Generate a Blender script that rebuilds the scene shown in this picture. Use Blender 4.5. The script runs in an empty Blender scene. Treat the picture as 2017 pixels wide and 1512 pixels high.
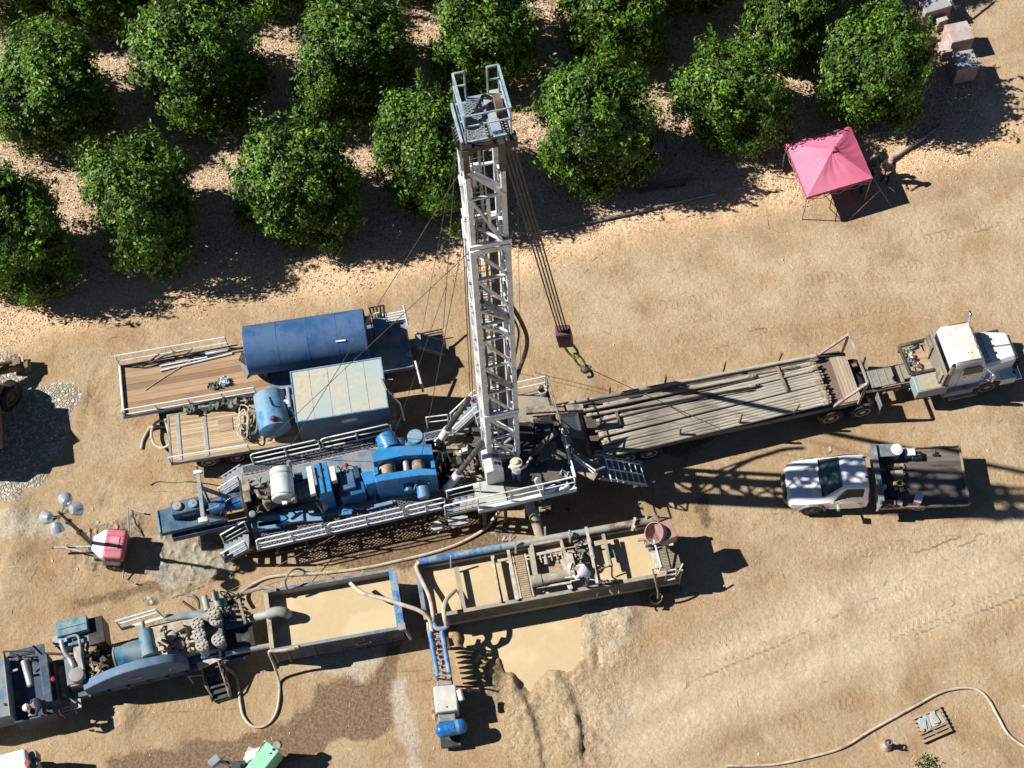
import bpy, math, random
import numpy as np
from mathutils import Vector, Matrix
# ------------------------------------------------------------------ camera, sky, sun, exposure
SC = bpy.context.scene
COL = SC.collection
W0, H0, FPX = 2017.0, 1512.0, 3200.0
THETA, ROLL, RNG = math.radians(27.0), math.radians(-2.9), 64.0
CAMM = Matrix.Rotation(THETA, 3, 'X') @ Matrix.Rotation(ROLL, 3, 'Z')
CAMP = Vector((0, -RNG*math.sin(THETA), RNG*math.cos(THETA)))
cam = bpy.data.cameras.new('camera'); camo = bpy.data.objects.new('camera', cam); COL.objects.link(camo)
cam.sensor_width = 36.0; cam.lens = 36.0*FPX/W0; cam.clip_end = 3000.0; cam.clip_start = 0.5
camo.matrix_world = Matrix.Translation(CAMP) @ CAMM.to_4x4()
SC.camera = camo
SUN_EL = math.radians(43.0)
SUN_AZ = math.radians(0.0)        # direction the shadows run, from +X, counter-clockwise (set below)
def P(x, y, z=0.0):
    """world point at height z seen at photograph pixel (x, y)"""
    d = CAMM @ Vector(((x-W0/2)/FPX, -(y-H0/2)/FPX, -1.0))
    t = (z-CAMP.z)/d.z
    return CAMP + d*t
_a = P(245, 1090); _b = P(440, 1103); _c = P(1578, 432); _d = P(1663, 435)
SUN_AZ = 0.5*(math.atan2((_b-_a).y, (_b-_a).x) + math.atan2((_d-_c).y, (_d-_c).x))
world = bpy.data.worlds.new('World'); SC.world = world; world.use_nodes = True
nt = world.node_tree
bg = nt.nodes['Background']; sky = nt.nodes.new('ShaderNodeTexSky')
sky.sky_type = 'NISHITA'; sky.sun_disc = False; sky.sun_elevation = SUN_EL
sky.altitude = 1500; sky.air_density = 0.55; sky.dust_density = 0.0
nt.links.new(sky.outputs[0], bg.inputs[0]); bg.inputs[1].default_value = 0.05
sl = bpy.data.lights.new('sun', 'SUN'); sl.energy = 5.0; sl.angle = math.radians(0.5); sl.color = (1.0, 0.95, 0.87)
slo = bpy.data.objects.new('sun', sl); COL.objects.link(slo)
sdir = Vector((math.cos(SUN_AZ)*math.cos(SUN_EL), math.sin(SUN_AZ)*math.cos(SUN_EL), -math.sin(SUN_EL)))  # light travels
slo.rotation_euler = sdir.to_track_quat('-Z', 'Y').to_euler()
_s = -sdir
sky.sun_rotation = math.atan2(_s.x, _s.y)
SC.view_settings.view_transform = 'Standard'; SC.view_settings.look = 'None'
SC.view_settings.exposure = 0.58; SC.view_settings.gamma = 1.0
SC.render.engine = 'CYCLES'
SC.cycles.max_bounces = 6; SC.cycles.diffuse_bounces = 1; SC.cycles.transparent_max_bounces = 8

# ------------------------------------------------------------------ materials
MATS = {}
def node(nt, t, **kw):
    n = nt.nodes.new(t)
    for k, v in kw.items():
        if k in n.inputs: n.inputs[k].default_value = v
        else: setattr(n, k, v)
    return n
def mat(name, col, rough=0.6, metal=0.0, dirt=None, dirt_amt=0.3, dirt_scale=1.5, var=0.15, bump=0.0, bscale=20.0, streak=False, spec=0.5, coat=0.0):
    """procedural paint / metal / cloth: base colour, mottling, patches of dirt, small bump"""
    if name in MATS: return MATS[name]
    m = bpy.data.materials.new(name); m.use_nodes = True; nt = m.node_tree; L = nt.links
    b = nt.nodes['Principled BSDF']
    b.inputs['Metallic'].default_value = metal; b.inputs['Specular IOR Level'].default_value = spec
    b.inputs['Coat Weight'].default_value = coat
    tc = node(nt, 'ShaderNodeTexCoord')
    mp = node(nt, 'ShaderNodeMapping'); L.new(tc.outputs['Object'], mp.inputs[0])
    if streak: mp.inputs['Scale'].default_value = (0.35, 3.0, 3.0)
    n1 = node(nt, 'ShaderNodeTexNoise', Scale=6.0, Detail=6.0); L.new(mp.outputs[0], n1.inputs['Vector'])
    hs = node(nt, 'ShaderNodeMixRGB', blend_type='MULTIPLY'); hs.inputs[0].default_value = 1.0
    hs.inputs[1].default_value = (*col, 1)
    mr = node(nt, 'ShaderNodeMapRange'); mr.inputs[1].default_value = 0.3; mr.inputs[2].default_value = 0.7
    mr.inputs[3].default_value = 1-var; mr.inputs[4].default_value = 1+var
    L.new(n1.outputs[0], mr.inputs[0]); L.new(mr.outputs[0], hs.inputs[2])
    out = hs.outputs[0]
    rr = node(nt, 'ShaderNodeMath', operation='ADD'); rr.inputs[0].default_value = rough; rr.inputs[1].default_value = 0
    if dirt is not None:
        n2 = node(nt, 'ShaderNodeTexNoise', Scale=dirt_scale, Detail=9.0, Roughness=0.65); L.new(mp.outputs[0], n2.inputs['Vector'])
        cr = node(nt, 'ShaderNodeMapRange'); cr.inputs[1].default_value = 0.62-dirt_amt*0.45; cr.inputs[2].default_value = 0.78-dirt_amt*0.4
        L.new(n2.outputs[0], cr.inputs[0])
        mx = node(nt, 'ShaderNodeMixRGB'); L.new(cr.outputs[0], mx.inputs[0]); L.new(out, mx.inputs[1])
        mx.inputs[2].default_value = (*dirt, 1); out = mx.outputs[0]
        ml = node(nt, 'ShaderNodeMath', operation='MULTIPLY'); L.new(cr.outputs[0], ml.inputs[0]); ml.inputs[1].default_value = max(0, 0.8-rough)
        L.new(ml.outputs[0], rr.inputs[1])
    L.new(out, b.inputs['Base Color']); L.new(rr.outputs[0], b.inputs['Roughness'])
    if bump > 0:
        n3 = node(nt, 'ShaderNodeTexNoise', Scale=bscale, Detail=4.0); L.new(tc.outputs['Object'], n3.inputs['Vector'])
        bp = node(nt, 'ShaderNodeBump', Strength=1.0, Distance=bump); L.new(n3.outputs[0], bp.inputs['Height'])
        L.new(bp.outputs[0], b.inputs['Normal'])
    MATS[name] = m
    return m
def planks(name, c1, c2, width=0.2, axis=1, gap=0.06, rough=0.85):
    """weathered boards running along local X (axis=1) or Y (axis=0)"""
    if name in MATS: return MATS[name]
    m = bpy.data.materials.new(name); m.use_nodes = True; nt = m.node_tree; L = nt.links
    b = nt.nodes['Principled BSDF']; b.inputs['Roughness'].default_value = rough
    tc = node(nt, 'ShaderNodeTexCoord'); sp = node(nt, 'ShaderNodeSeparateXYZ'); L.new(tc.outputs['Object'], sp.inputs[0])
    dv = node(nt, 'ShaderNodeMath', operation='DIVIDE'); L.new(sp.outputs[axis], dv.inputs[0]); dv.inputs[1].default_value = width
    fl = node(nt, 'ShaderNodeMath', operation='FLOOR'); L.new(dv.outputs[0], fl.inputs[0])
    fr = node(nt, 'ShaderNodeMath', operation='FRACT'); L.new(dv.outputs[0], fr.inputs[0])
    wn = node(nt, 'ShaderNodeTexWhiteNoise', noise_dimensions='1D'); L.new(fl.outputs[0], wn.inputs['W'])
    mp = node(nt, 'ShaderNodeMapping'); L.new(tc.outputs['Object'], mp.inputs[0])
    mp.inputs['Scale'].default_value = (0.6, 7, 1) if axis == 1 else (7, 0.6, 1)
    n1 = node(nt, 'ShaderNodeTexNoise', Scale=1.6, Detail=8.0, Roughness=0.7); L.new(mp.outputs[0], n1.inputs['Vector'])
    ad = node(nt, 'ShaderNodeMath', operation='MULTIPLY_ADD'); L.new(wn.outputs[0], ad.inputs[0]); ad.inputs[1].default_value = 0.55
    L.new(n1.outputs[0], ad.inputs[2])
    mr = node(nt, 'ShaderNodeMapRange'); mr.inputs[1].default_value = 0.4; mr.inputs[2].default_value = 1.1; L.new(ad.outputs[0], mr.inputs[0])
    mx = node(nt, 'ShaderNodeMixRGB'); mx.inputs[1].default_value = (*c1, 1); mx.inputs[2].default_value = (*c2, 1); L.new(mr.outputs[0], mx.inputs[0])
    gt = node(nt, 'ShaderNodeMath', operation='LESS_THAN'); L.new(fr.outputs[0], gt.inputs[0]); gt.inputs[1].default_value = gap
    m2 = node(nt, 'ShaderNodeMixRGB'); L.new(gt.outputs[0], m2.inputs[0]); L.new(mx.outputs[0], m2.inputs[1]); m2.inputs[2].default_value = (0.03, 0.025, 0.02, 1)
    L.new(m2.outputs[0], b.inputs['Base Color'])
    MATS[name] = m
    return m
def mesh_grate(name, col, cell=0.09, fill=0.45, ang=0.0):
    """expanded-metal grating: real see-through holes by transparency"""
    if name in MATS: return MATS[name]
    m = bpy.data.materials.new(name); m.use_nodes = True; nt = m.node_tree; L = nt.links
    b = nt.nodes['Principled BSDF']; b.inputs['Base Color'].default_value = (*col, 1); b.inputs['Roughness'].default_value = 0.5
    b.inputs['Metallic'].default_value = 0.4
    tc = node(nt, 'ShaderNodeTexCoord'); sp = node(nt, 'ShaderNodeSeparateXYZ'); L.new(tc.outputs['Object'], sp.inputs[0])
    def diag(sa, sb):
        a = node(nt, 'ShaderNodeMath', operation='MULTIPLY'); L.new(sp.outputs[0], a.inputs[0]); a.inputs[1].default_value = sa/cell
        c = node(nt, 'ShaderNodeMath', operation='MULTIPLY_ADD'); L.new(sp.outputs[1], c.inputs[0]); c.inputs[1].default_value = sb/cell; L.new(a.outputs[0], c.inputs[2])
        f = node(nt, 'ShaderNodeMath', operation='FRACT'); L.new(c.outputs[0], f.inputs[0])
        g = node(nt, 'ShaderNodeMath', operation='LESS_THAN'); L.new(f.outputs[0], g.inputs[0]); g.inputs[1].default_value = fill*0.55
        return g
    g1 = diag(0.6, 1.0); g2 = diag(-0.6, 1.0)
    mx = node(nt, 'ShaderNodeMath', operation='MAXIMUM'); L.new(g1.outputs[0], mx.inputs[0]); L.new(g2.outputs[0], mx.inputs[1])
    L.new(mx.outputs[0], b.inputs['Alpha'])
    MATS[name] = m
    return m
DUST = (0.42, 0.33, 0.23); MUDC = (0.40, 0.31, 0.20); RUST = (0.16, 0.07, 0.035)
def M(k):
    if k in MATS: return MATS[k]
    D = {
     'blue':      dict(col=(0.013, 0.10, 0.26), rough=0.38, dirt=(0.10, 0.15, 0.2), dirt_amt=0.35, bump=0.002),
     'blue_tank': dict(col=(0.03, 0.095, 0.235), rough=0.45, dirt=(0.06, 0.125, 0.25), dirt_amt=0.5, dirt_scale=1.4, var=0.12, bump=0.004, bscale=4),
     'blue_dusty':dict(col=(0.035, 0.12, 0.26), rough=0.55, dirt=(0.22, 0.24, 0.25), dirt_amt=0.6, dirt_scale=1.6),
     'blue_light':dict(col=(0.05, 0.22, 0.45), rough=0.4, dirt=(0.2, 0.3, 0.38), dirt_amt=0.5),
     'blue_bright':dict(col=(0.02, 0.215, 0.50), rough=0.35, dirt=(0.05, 0.16, 0.32), dirt_amt=0.35, dirt_scale=3),
     'navy':      dict(col=(0.018, 0.045, 0.10), rough=0.5, dirt=(0.12, 0.14, 0.16), dirt_amt=0.35),
     'dust_blue': dict(col=(0.16, 0.25, 0.36), rough=0.6, dirt=(0.34, 0.32, 0.28), dirt_amt=0.5),
     'roof_dust': dict(col=(0.46, 0.43, 0.34), rough=0.75, dirt=(0.34, 0.42, 0.42), dirt_amt=0.42, dirt_scale=0.55, var=0.12, bump=0.003),
     'white':     dict(col=(0.72, 0.74, 0.76), rough=0.45, dirt=(0.45, 0.42, 0.38), dirt_amt=0.3),
     'white_rig': dict(col=(0.76, 0.81, 0.86), rough=0.4, dirt=(0.52, 0.52, 0.50), dirt_amt=0.3, dirt_scale=2.5, var=0.08),
     'car_white': dict(col=(0.86, 0.87, 0.88), rough=0.22, var=0.02, coat=0.6),
     'truck_white':dict(col=(0.78, 0.81, 0.84), rough=0.35, dirt=(0.5, 0.46, 0.38), dirt_amt=0.3, dirt_scale=0.8, var=0.04),
     'roof_cream':dict(col=(0.74, 0.71, 0.63), rough=0.45, dirt=(0.55, 0.49, 0.40), dirt_amt=0.25, var=0.06),
     'grey_metal':dict(col=(0.22, 0.23, 0.24), rough=0.5, metal=0.3, dirt=DUST, dirt_amt=0.35),
     'galv':      dict(col=(0.42, 0.44, 0.46), rough=0.45, metal=0.5, dirt=(0.3, 0.28, 0.25), dirt_amt=0.4),
     'steel_dark':dict(col=(0.05, 0.055, 0.06), rough=0.5, metal=0.3, dirt=(0.2, 0.16, 0.12), dirt_amt=0.3),
     'steel_dust':dict(col=(0.13, 0.125, 0.115), rough=0.7, dirt=MUDC, dirt_amt=0.45, dirt_scale=3),
     'black':     dict(col=(0.018, 0.018, 0.02), rough=0.5, dirt=(0.12, 0.1, 0.08), dirt_amt=0.2),
     'rubber':    dict(col=(0.022, 0.022, 0.023), rough=0.85, dirt=(0.2, 0.16, 0.12), dirt_amt=0.25, dirt_scale=3),
     'rust':      dict(col=(0.17, 0.10, 0.07), rough=0.85, dirt=(0.28, 0.20, 0.15), dirt_amt=0.5, dirt_scale=4),
     'pipe':      dict(col=(0.45, 0.41, 0.34), rough=0.7, dirt=(0.22, 0.19, 0.16), dirt_amt=0.42, dirt_scale=2.2, streak=True, var=0.25),
     'pipe_end':  dict(col=(0.42, 0.37, 0.28), rough=0.6, dirt=(0.15, 0.12, 0.09), dirt_amt=0.4, dirt_scale=4),
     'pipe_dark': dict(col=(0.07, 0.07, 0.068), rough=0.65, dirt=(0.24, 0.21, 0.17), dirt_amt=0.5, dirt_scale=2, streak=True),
     'mud':       dict(col=(0.55, 0.43, 0.26), rough=0.22, dirt=(0.60, 0.47, 0.29), dirt_amt=0.3, dirt_scale=0.6, var=0.035, bump=0.003, bscale=2.2, spec=0.4),
     'mud_dry':   dict(col=(0.46, 0.37, 0.25), rough=0.9, dirt=(0.30, 0.22, 0.14), dirt_amt=0.5, dirt_scale=3, bump=0.02, bscale=9),
     'tank_mud':  dict(col=(0.30, 0.26, 0.20), rough=0.8, dirt=(0.42, 0.35, 0.25), dirt_amt=0.6, dirt_scale=3, bump=0.003),
     'wood':      dict(col=(0.46, 0.34, 0.23), rough=0.85, dirt=(0.3, 0.21, 0.14), dirt_amt=0.5, streak=True),
     'pink':      dict(col=(0.62, 0.10, 0.17), rough=0.6, var=0.05, dirt=(0.62, 0.17, 0.22), dirt_amt=0.5, dirt_scale=0.6),
     'pink_light':dict(col=(0.66, 0.20, 0.27), rough=0.55, var=0.04, dirt=(0.62, 0.30, 0.34), dirt_amt=0.5, dirt_scale=0.6),
     'pink_case': dict(col=(0.52, 0.13, 0.19), rough=0.45, var=0.06, dirt=(0.42, 0.16, 0.18), dirt_amt=0.4),
     'red':       dict(col=(0.45, 0.03, 0.03), rough=0.5, dirt=RUST, dirt_amt=0.3),
     'maroon':    dict(col=(0.13, 0.03, 0.04), rough=0.5, dirt=(0.05, 0.04, 0.05), dirt_amt=0.4),
     'rose_metal':dict(col=(0.42, 0.19, 0.17), rough=0.6, dirt=(0.3, 0.24, 0.2), dirt_amt=0.5, dirt_scale=4),
     'yellow':    dict(col=(0.42, 0.30, 0.04), rough=0.6, dirt=(0.2, 0.15, 0.08), dirt_amt=0.4),
     'hook_yel':  dict(col=(0.32, 0.30, 0.05), rough=0.5, dirt=(0.05, 0.05, 0.03), dirt_amt=0.4, dirt_scale=6),
     'green':     dict(col=(0.16, 0.52, 0.33), rough=0.5, dirt=(0.25, 0.4, 0.3), dirt_amt=0.3),
     'glass':     dict(col=(0.015, 0.025, 0.03), rough=0.12, var=0.0, spec=0.22),
     'silencer':  dict(col=(0.60, 0.65, 0.67), rough=0.45, dirt=(0.40, 0.40, 0.38), dirt_amt=0.3, dirt_scale=3),
     'navy_tail': dict(col=(0.03, 0.085, 0.16), rough=0.5, dirt=(0.10, 0.15, 0.2), dirt_amt=0.4),
     'hose':      dict(col=(0.56, 0.49, 0.39), rough=0.7, dirt=(0.32, 0.26, 0.2), dirt_amt=0.35, dirt_scale=3),
     'hose_dark': dict(col=(0.10, 0.095, 0.085), rough=0.7, dirt=(0.3, 0.25, 0.19), dirt_amt=0.5, dirt_scale=3),
     'brick':     dict(col=(0.42, 0.27, 0.23), rough=0.8, dirt=(0.5, 0.42, 0.38), dirt_amt=0.5, dirt_scale=2),
     'wrap':      dict(col=(0.52, 0.46, 0.42), rough=0.3, dirt=(0.38, 0.30, 0.28), dirt_amt=0.5, dirt_scale=2, bump=0.01, bscale=7),
     'skin':      dict(col=(0.42, 0.24, 0.16), rough=0.55, var=0.05),
     'shirt':     dict(col=(0.68, 0.74, 0.80), rough=0.9, var=0.05, bump=0.01, bscale=12),
     'jeans':     dict(col=(0.03, 0.05, 0.10), rough=0.9),
     'cloth_dark':dict(col=(0.02, 0.02, 0.025), rough=0.9),
     'straw':     dict(col=(0.60, 0.54, 0.40), rough=0.8, var=0.08),
     'pinkcap':   dict(col=(0.55, 0.25, 0.24), rough=0.8),
     'tarp':      dict(col=(0.17, 0.18, 0.16), rough=0.32, dirt=(0.36, 0.27, 0.18), dirt_amt=0.6, dirt_scale=2.0, bump=0.03, bscale=9),
     'tarp_green':dict(col=(0.07, 0.09, 0.075), rough=0.5, dirt=(0.2, 0.19, 0.15), dirt_amt=0.4),
     'slate':     dict(col=(0.42, 0.47, 0.47), rough=0.8, dirt=(0.42, 0.42, 0.38), dirt_amt=0.5),
     'bark':      dict(col=(0.09, 0.065, 0.045), rough=0.9, bump=0.01),
     'chrome':    dict(col=(0.7, 0.72, 0.75), rough=0.15, metal=0.95, var=0.02),
     'lamp_metal':dict(col=(0.62, 0.66, 0.70), rough=0.22, metal=0.6, var=0.05),
    }
    return mat(k, **D[k])

# ------------------------------------------------------------------ mesh builder
def link(o, parent=None):
    COL.objects.link(o)
    if parent is not None: o.parent = parent
    return o
def tag(o, label=None, cat=None, group=None, kind=None):
    if label: o['label'] = label
    if cat: o['category'] = cat
    if group: o['group'] = group
    if kind: o['kind'] = kind
    return o
SPLIT = {'clamps', 'fittings', 'brake_chamber', 'mast_fitting', 'bonnet_trim', 'mast_collar', 'side_rib', 'loose_steel', 'end_plate', 'leg_cap', 'valve_block', 'floor_leg', 'valve_body', 'landing_gear', 'landing_leg', 'bracket', 'skid', 'cradle', 'rack_box', 'header_tank', 'port', 'roof_bracket', 'latch', 'hand_tools', 'tongs'}
class MB:
    def __init__(s): s.v = []; s.f = []
    def add(s, vs, fs):
        n = len(s.v); s.v += [tuple(q) for q in vs]; s.f += [tuple(i+n for i in q) for q in fs]; return s
    def box(s, a0, a1, b0, b1, z0, z1):
        vs = [(a0,b0,z0),(a1,b0,z0),(a1,b1,z0),(a0,b1,z0),(a0,b0,z1),(a1,b0,z1),(a1,b1,z1),(a0,b1,z1)]
        return s.add(vs, [(0,3,2,1),(4,5,6,7),(0,1,5,4),(1,2,6,5),(2,3,7,6),(3,0,4,7)])
    def cbox(s, c, la, lb, h, rot=0.0, up=False):
        """box with the centre of its top face at c (or of its bottom face if up)"""
        z1 = c[2] + (h if up else 0); z0 = z1-h
        k = math.cos(rot); q = math.sin(rot); vs = []
        for z in (z0, z1):
            for (i, j) in ((-1,-1),(1,-1),(1,1),(-1,1)):
                a = i*la/2; b = j*lb/2; vs.append((c[0]+a*k-b*q, c[1]+a*q+b*k, z))
        return s.add(vs, [(0,3,2,1),(4,5,6,7),(0,1,5,4),(1,2,6,5),(2,3,7,6),(3,0,4,7)])
    def bar(s, p, q, w=0.06, h=None, up=Vector((0,0,1))):
        p = Vector(p); q = Vector(q); h = h or w
        d = (q-p)
        if d.length < 1e-6: return s
        d.normalize()
        if abs(d.dot(up)) > 0.98: up = Vector((1,0,0))
        x = d.cross(up).normalized(); y = x.cross(d)
        vs = []
        for c in (p, q):
            for (i, j) in ((-1,-1),(1,-1),(1,1),(-1,1)): vs.append(c + x*(i*w/2) + y*(j*h/2))
        return s.add(vs, [(0,1,2,3),(7,6,5,4),(0,4,5,1),(1,5,6,2),(2,6,7,3),(3,7,4,0)])
    def tube(s, pts, r=0.03, n=8, caps=True, r1=None):
        pts = [Vector(p) for p in pts]; m = len(pts)
        if m < 2: return s
        t0 = (pts[1]-pts[0]).normalized()
        up = Vector((0,0,1)) if abs(t0.z) < 0.9 else Vector((1,0,0))
        x = t0.cross(up).normalized(); base = len(s.v)
        for i, p in enumerate(pts):
            t = (pts[min(i+1, m-1)]-pts[max(i-1, 0)])
            t = t.normalized() if t.length > 1e-9 else t0
            x = (x - t*x.dot(t)); x = x.normalized() if x.length > 1e-6 else t.orthogonal().normalized()
            y = t.cross(x); rr = r if r1 is None else r+(r1-r)*i/(m-1)
            for k in range(n):
                a = 2*math.pi*k/n; s.v.append(tuple(p + x*(rr*math.cos(a)) + y*(rr*math.sin(a))))
        for i in range(m-1):
            for k in range(n):
                a = base+i*n+k; b = base+i*n+(k+1) % n; s.f.append((a, b, b+n, a+n))
        if caps:
            s.f.append(tuple(base+k for k in range(n-1, -1, -1))); s.f.append(tuple(base+(m-1)*n+k for k in range(n)))
        return s
    def cyl(s, p, q, r, n=20, r1=None): return s.tube([p, q], r, n, True, r1)
    def lathe(s, o, ax, prof, n=24):
        """prof: (distance along axis, radius)"""
        o = Vector(o); ax = Vector(ax).normalized(); x = ax.orthogonal().normalized(); y = ax.cross(x); base = len(s.v)
        for (d, r) in prof:
            for k in range(n):
                a = 2*math.pi*k/n; s.v.append(tuple(o + ax*d + x*(r*math.cos(a)) + y*(r*math.sin(a))))
        for i in range(len(prof)-1):
            for k in range(n):
                a = base+i*n+k; b = base+i*n+(k+1) % n; s.f.append((a, b, b+n, a+n))
        s.f.append(tuple(base+k for k in range(n-1, -1, -1))); s.f.append(tuple(base+(len(prof)-1)*n+k for k in range(n)))
        return s
    def prism(s, pts, z0, z1):
        """outline in (a, b), counter-clockwise, extruded in z"""
        n = len(pts); base = len(s.v)
        s.v += [(p[0], p[1], z0) for p in pts] + [(p[0], p[1], z1) for p in pts]
        s.f.append(tuple(base+i for i in range(n-1, -1, -1))); s.f.append(tuple(base+n+i for i in range(n)))
        for i in range(n):
            j = (i+1) % n; s.f.append((base+i, base+j, base+n+j, base+n+i))
        return s
    def side(s, pts, b0, b1):
        """outline in (a, z) extruded across b"""
        n = len(pts); base = len(s.v)
        s.v += [(p[0], b0, p[1]) for p in pts] + [(p[0], b1, p[1]) for p in pts]
        s.f.append(tuple(base+i for i in range(n))); s.f.append(tuple(base+n+i for i in range(n-1, -1, -1)))
        for i in range(n):
            j = (i+1) % n; s.f.append((base+j, base+i, base+n+i, base+n+j))
        return s
    def loft(s, secs, closed=True):
        """list of rings with equal point counts"""
        n = len(secs[0]); base = len(s.v)
        for r in secs: s.v += [tuple(p) for p in r]
        for i in range(len(secs)-1):
            for k in range(n if closed else n-1):
                a = base+i*n+k; b = base+i*n+(k+1) % n; s.f.append((a, b, b+n, a+n))
        if closed:
            s.f.append(tuple(base+k for k in range(n-1, -1, -1))); s.f.append(tuple(base+(len(secs)-1)*n+k for k in range(n)))
        return s
    def ball(s, c, r, n=12, sq=(1,1,1)):
        base = len(s.v); m = n//2
        for i in range(m+1):
            ph = math.pi*i/m
            for k in range(n):
                a = 2*math.pi*k/n
                s.v.append((c[0]+r*sq[0]*math.sin(ph)*math.cos(a), c[1]+r*sq[1]*math.sin(ph)*math.sin(a), c[2]+r*sq[2]*math.cos(ph)))
        for i in range(m):
            for k in range(n):
                a = base+i*n+k; b = base+i*n+(k+1) % n; s.f.append((a, a+n, b+n, b))
        return s
    def quad(s, p, q, r, t): return s.add([p, q, r, t], [(0,1,2,3)])
    def build(s, name, m, parent=None, smooth=False, bevel=0.0, label=None, seg=2):
        if name in SPLIT:
            par = list(range(len(s.v)))
            def fd(i):
                while par[i] != i: par[i] = par[par[i]]; i = par[i]
                return i
            for f in s.f:
                for k in f[1:]: par[fd(k)] = fd(f[0])
            gr = {}
            for f in s.f: gr.setdefault(fd(f[0]), []).append(f)
            if len(gr) > 1:
                for fs in gr.values():
                    ix = sorted({i for f in fs for i in f}); mp_ = {j: k for k, j in enumerate(ix)}; q = MB(); q.v = [s.v[i] for i in ix]; q.f = [tuple(mp_[i] for i in f) for f in fs]
                    o = q._build(name, m, parent, smooth, bevel, label, seg)
                return o
        return s._build(name, m, parent, smooth, bevel, label, seg)
    def _build(s, name, m, parent=None, smooth=False, bevel=0.0, label=None, seg=2):
        me = bpy.data.meshes.new(name); me.from_pydata([tuple(map(float, q)) for q in s.v], [], s.f)
        me.validate(); me.update()
        mm = M(m) if isinstance(m, str) else m
        me.materials.append(mm)
        if smooth:
            me.polygons.foreach_set('use_smooth', [True]*len(me.polygons))
            try: me.set_sharp_from_angle(angle=math.radians(40))
            except Exception: pass
        o = bpy.data.objects.new(name, me); link(o, parent)
        if bevel > 0:
            bm = o.modifiers.new('bevel', 'BEVEL'); bm.width = bevel; bm.segments = seg; bm.limit_method = 'ANGLE'; bm.angle_limit = math.radians(35)
            try: me.polygons.foreach_set('use_smooth', [True]*len(me.polygons)); me.set_sharp_from_angle(angle=math.radians(30))
            except Exception: pass
        if label: o['label'] = label
        return o
class Thing:
    """an Empty at the thing's base; local X runs from photograph point p1 to p2 (both at height z)"""
    def __init__(s, name, label, cat, p1, p2=None, z=0.0, group=None, zo=0.0, ang=None):
        o = P(*p1, z); s.z0 = zo
        if p2 is not None:
            d = P(*p2, z)-o; s.len = d.length; s.ang = math.atan2(d.y, d.x)
        else: s.ang = ang or 0.0; s.len = 0
        s.o = Vector((o.x, o.y, zo)); s.e = bpy.data.objects.new(name, None); link(s.e)
        s.e.empty_display_size = 0.3
        s.e.location = s.o; s.e.rotation_euler = (0, 0, s.ang); tag(s.e, label, cat, group)
        s.R = Matrix.Rotation(-s.ang, 3, 'Z')
    def w(s, v): return s.R @ (Vector(v)-s.o)          # world -> local
    def l(s, x, y, z=0.0): return s.w(P(x, y, z))      # pixel at world height z -> local
    def pb(s, x, y, z): return s.l(x, y, z)
def spline(pts, k=8):
    pts = [Vector(p) for p in pts]; out = []
    n = len(pts)
    for i in range(n-1):
        p0 = pts[max(i-1, 0)]; p1 = pts[i]; p2 = pts[i+1]; p3 = pts[min(i+2, n-1)]
        for j in range(k):
            t = j/k
            out.append(0.5*((2*p1)+(-p0+p2)*t+(2*p0-5*p1+4*p2-p3)*t*t+(-p0+3*p1-3*p2+p3)*t**3))
    out.append(pts[-1]); return out
def line_thing(name, label, cat, pts, r, m, n=8, group=None, smooth=True, k=8):
    """a hose, cable or loose pipe along photograph points (x, y, height)"""
    w = [P(*p) for p in pts]
    if k: w = spline(w, k)
    o0 = Vector((w[0].x, w[0].y, min(q.z for q in w))) 
    ob = MB().tube([q-o0 for q in w], r, n).build(name, m, None, smooth)
    ob.location = o0; tag(ob, label, cat, group); return ob
def railing(mb, pts, h=1.0, n=None, r=0.025, mids=(0.5,), post=True):
    """pts: floor points (local Vectors)"""
    for i in range(len(pts)-1):
        p, q = Vector(pts[i]), Vector(pts[i+1]); L = (q-p).length
        m = max(1, round(L/(n or 1.6)))
        up = Vector((0,0,h))
        mb.tube([p+up, q+up], r, 6)
        for t in mids: mb.tube([p+up*t, q+up*t], r*0.8, 6)
        if post:
            for j in range(m+1):
                c = p.lerp(q, j/m); mb.tube([c, c+up], r, 6)
    return mb
# ------------------------------------------------------------------ ground sheet
rng = np.random.default_rng(7)
def vnoise(x, y, seed=0):
    xi = np.floor(x).astype(np.int64); yi = np.floor(y).astype(np.int64); fx = x-xi; fy = y-yi
    fx = fx*fx*(3-2*fx); fy = fy*fy*(3-2*fy)
    def h(a, b):
        n = (a*374761393 + b*668265263 + seed*982451653) & 0x7fffffff
        n = ((n ^ (n >> 13))*1274126177) & 0x7fffffff
        return ((n ^ (n >> 16)) & 0xffff)/65535.0
    return (h(xi, yi)*(1-fx)+h(xi+1, yi)*fx)*(1-fy) + (h(xi, yi+1)*(1-fx)+h(xi+1, yi+1)*fx)*fy
def fbm(x, y, seed=0, o=4):
    a = 0; s = 0; w = 1.0
    for i in range(o):
        a = a + w*vnoise(x*2**i, y*2**i, seed+i*17); s += w; w *= 0.5
    return a/s
def polyd(X, Y, px, z=0.0):
    """signed distance (m), positive inside the polygon given in photograph pixels"""
    pts = [P(x, y, z) for x, y in px]; n = len(pts)
    d = np.full(X.shape, 1e9); ins = np.zeros(X.shape, bool)
    for i in range(n):
        a = pts[i]; b = pts[(i+1) % n]; ex = b.x-a.x; ey = b.y-a.y
        t = np.clip(((X-a.x)*ex+(Y-a.y)*ey)/(ex*ex+ey*ey+1e-12), 0, 1)
        d = np.minimum(d, np.hypot(X-a.x-t*ex, Y-a.y-t*ey))
        c = ((a.y > Y) != (b.y > Y)) & (X < (b.x-a.x)*(Y-a.y)/((b.y-a.y)+1e-12)+a.x)
        ins ^= c
    return np.where(ins, d, -d)
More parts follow.
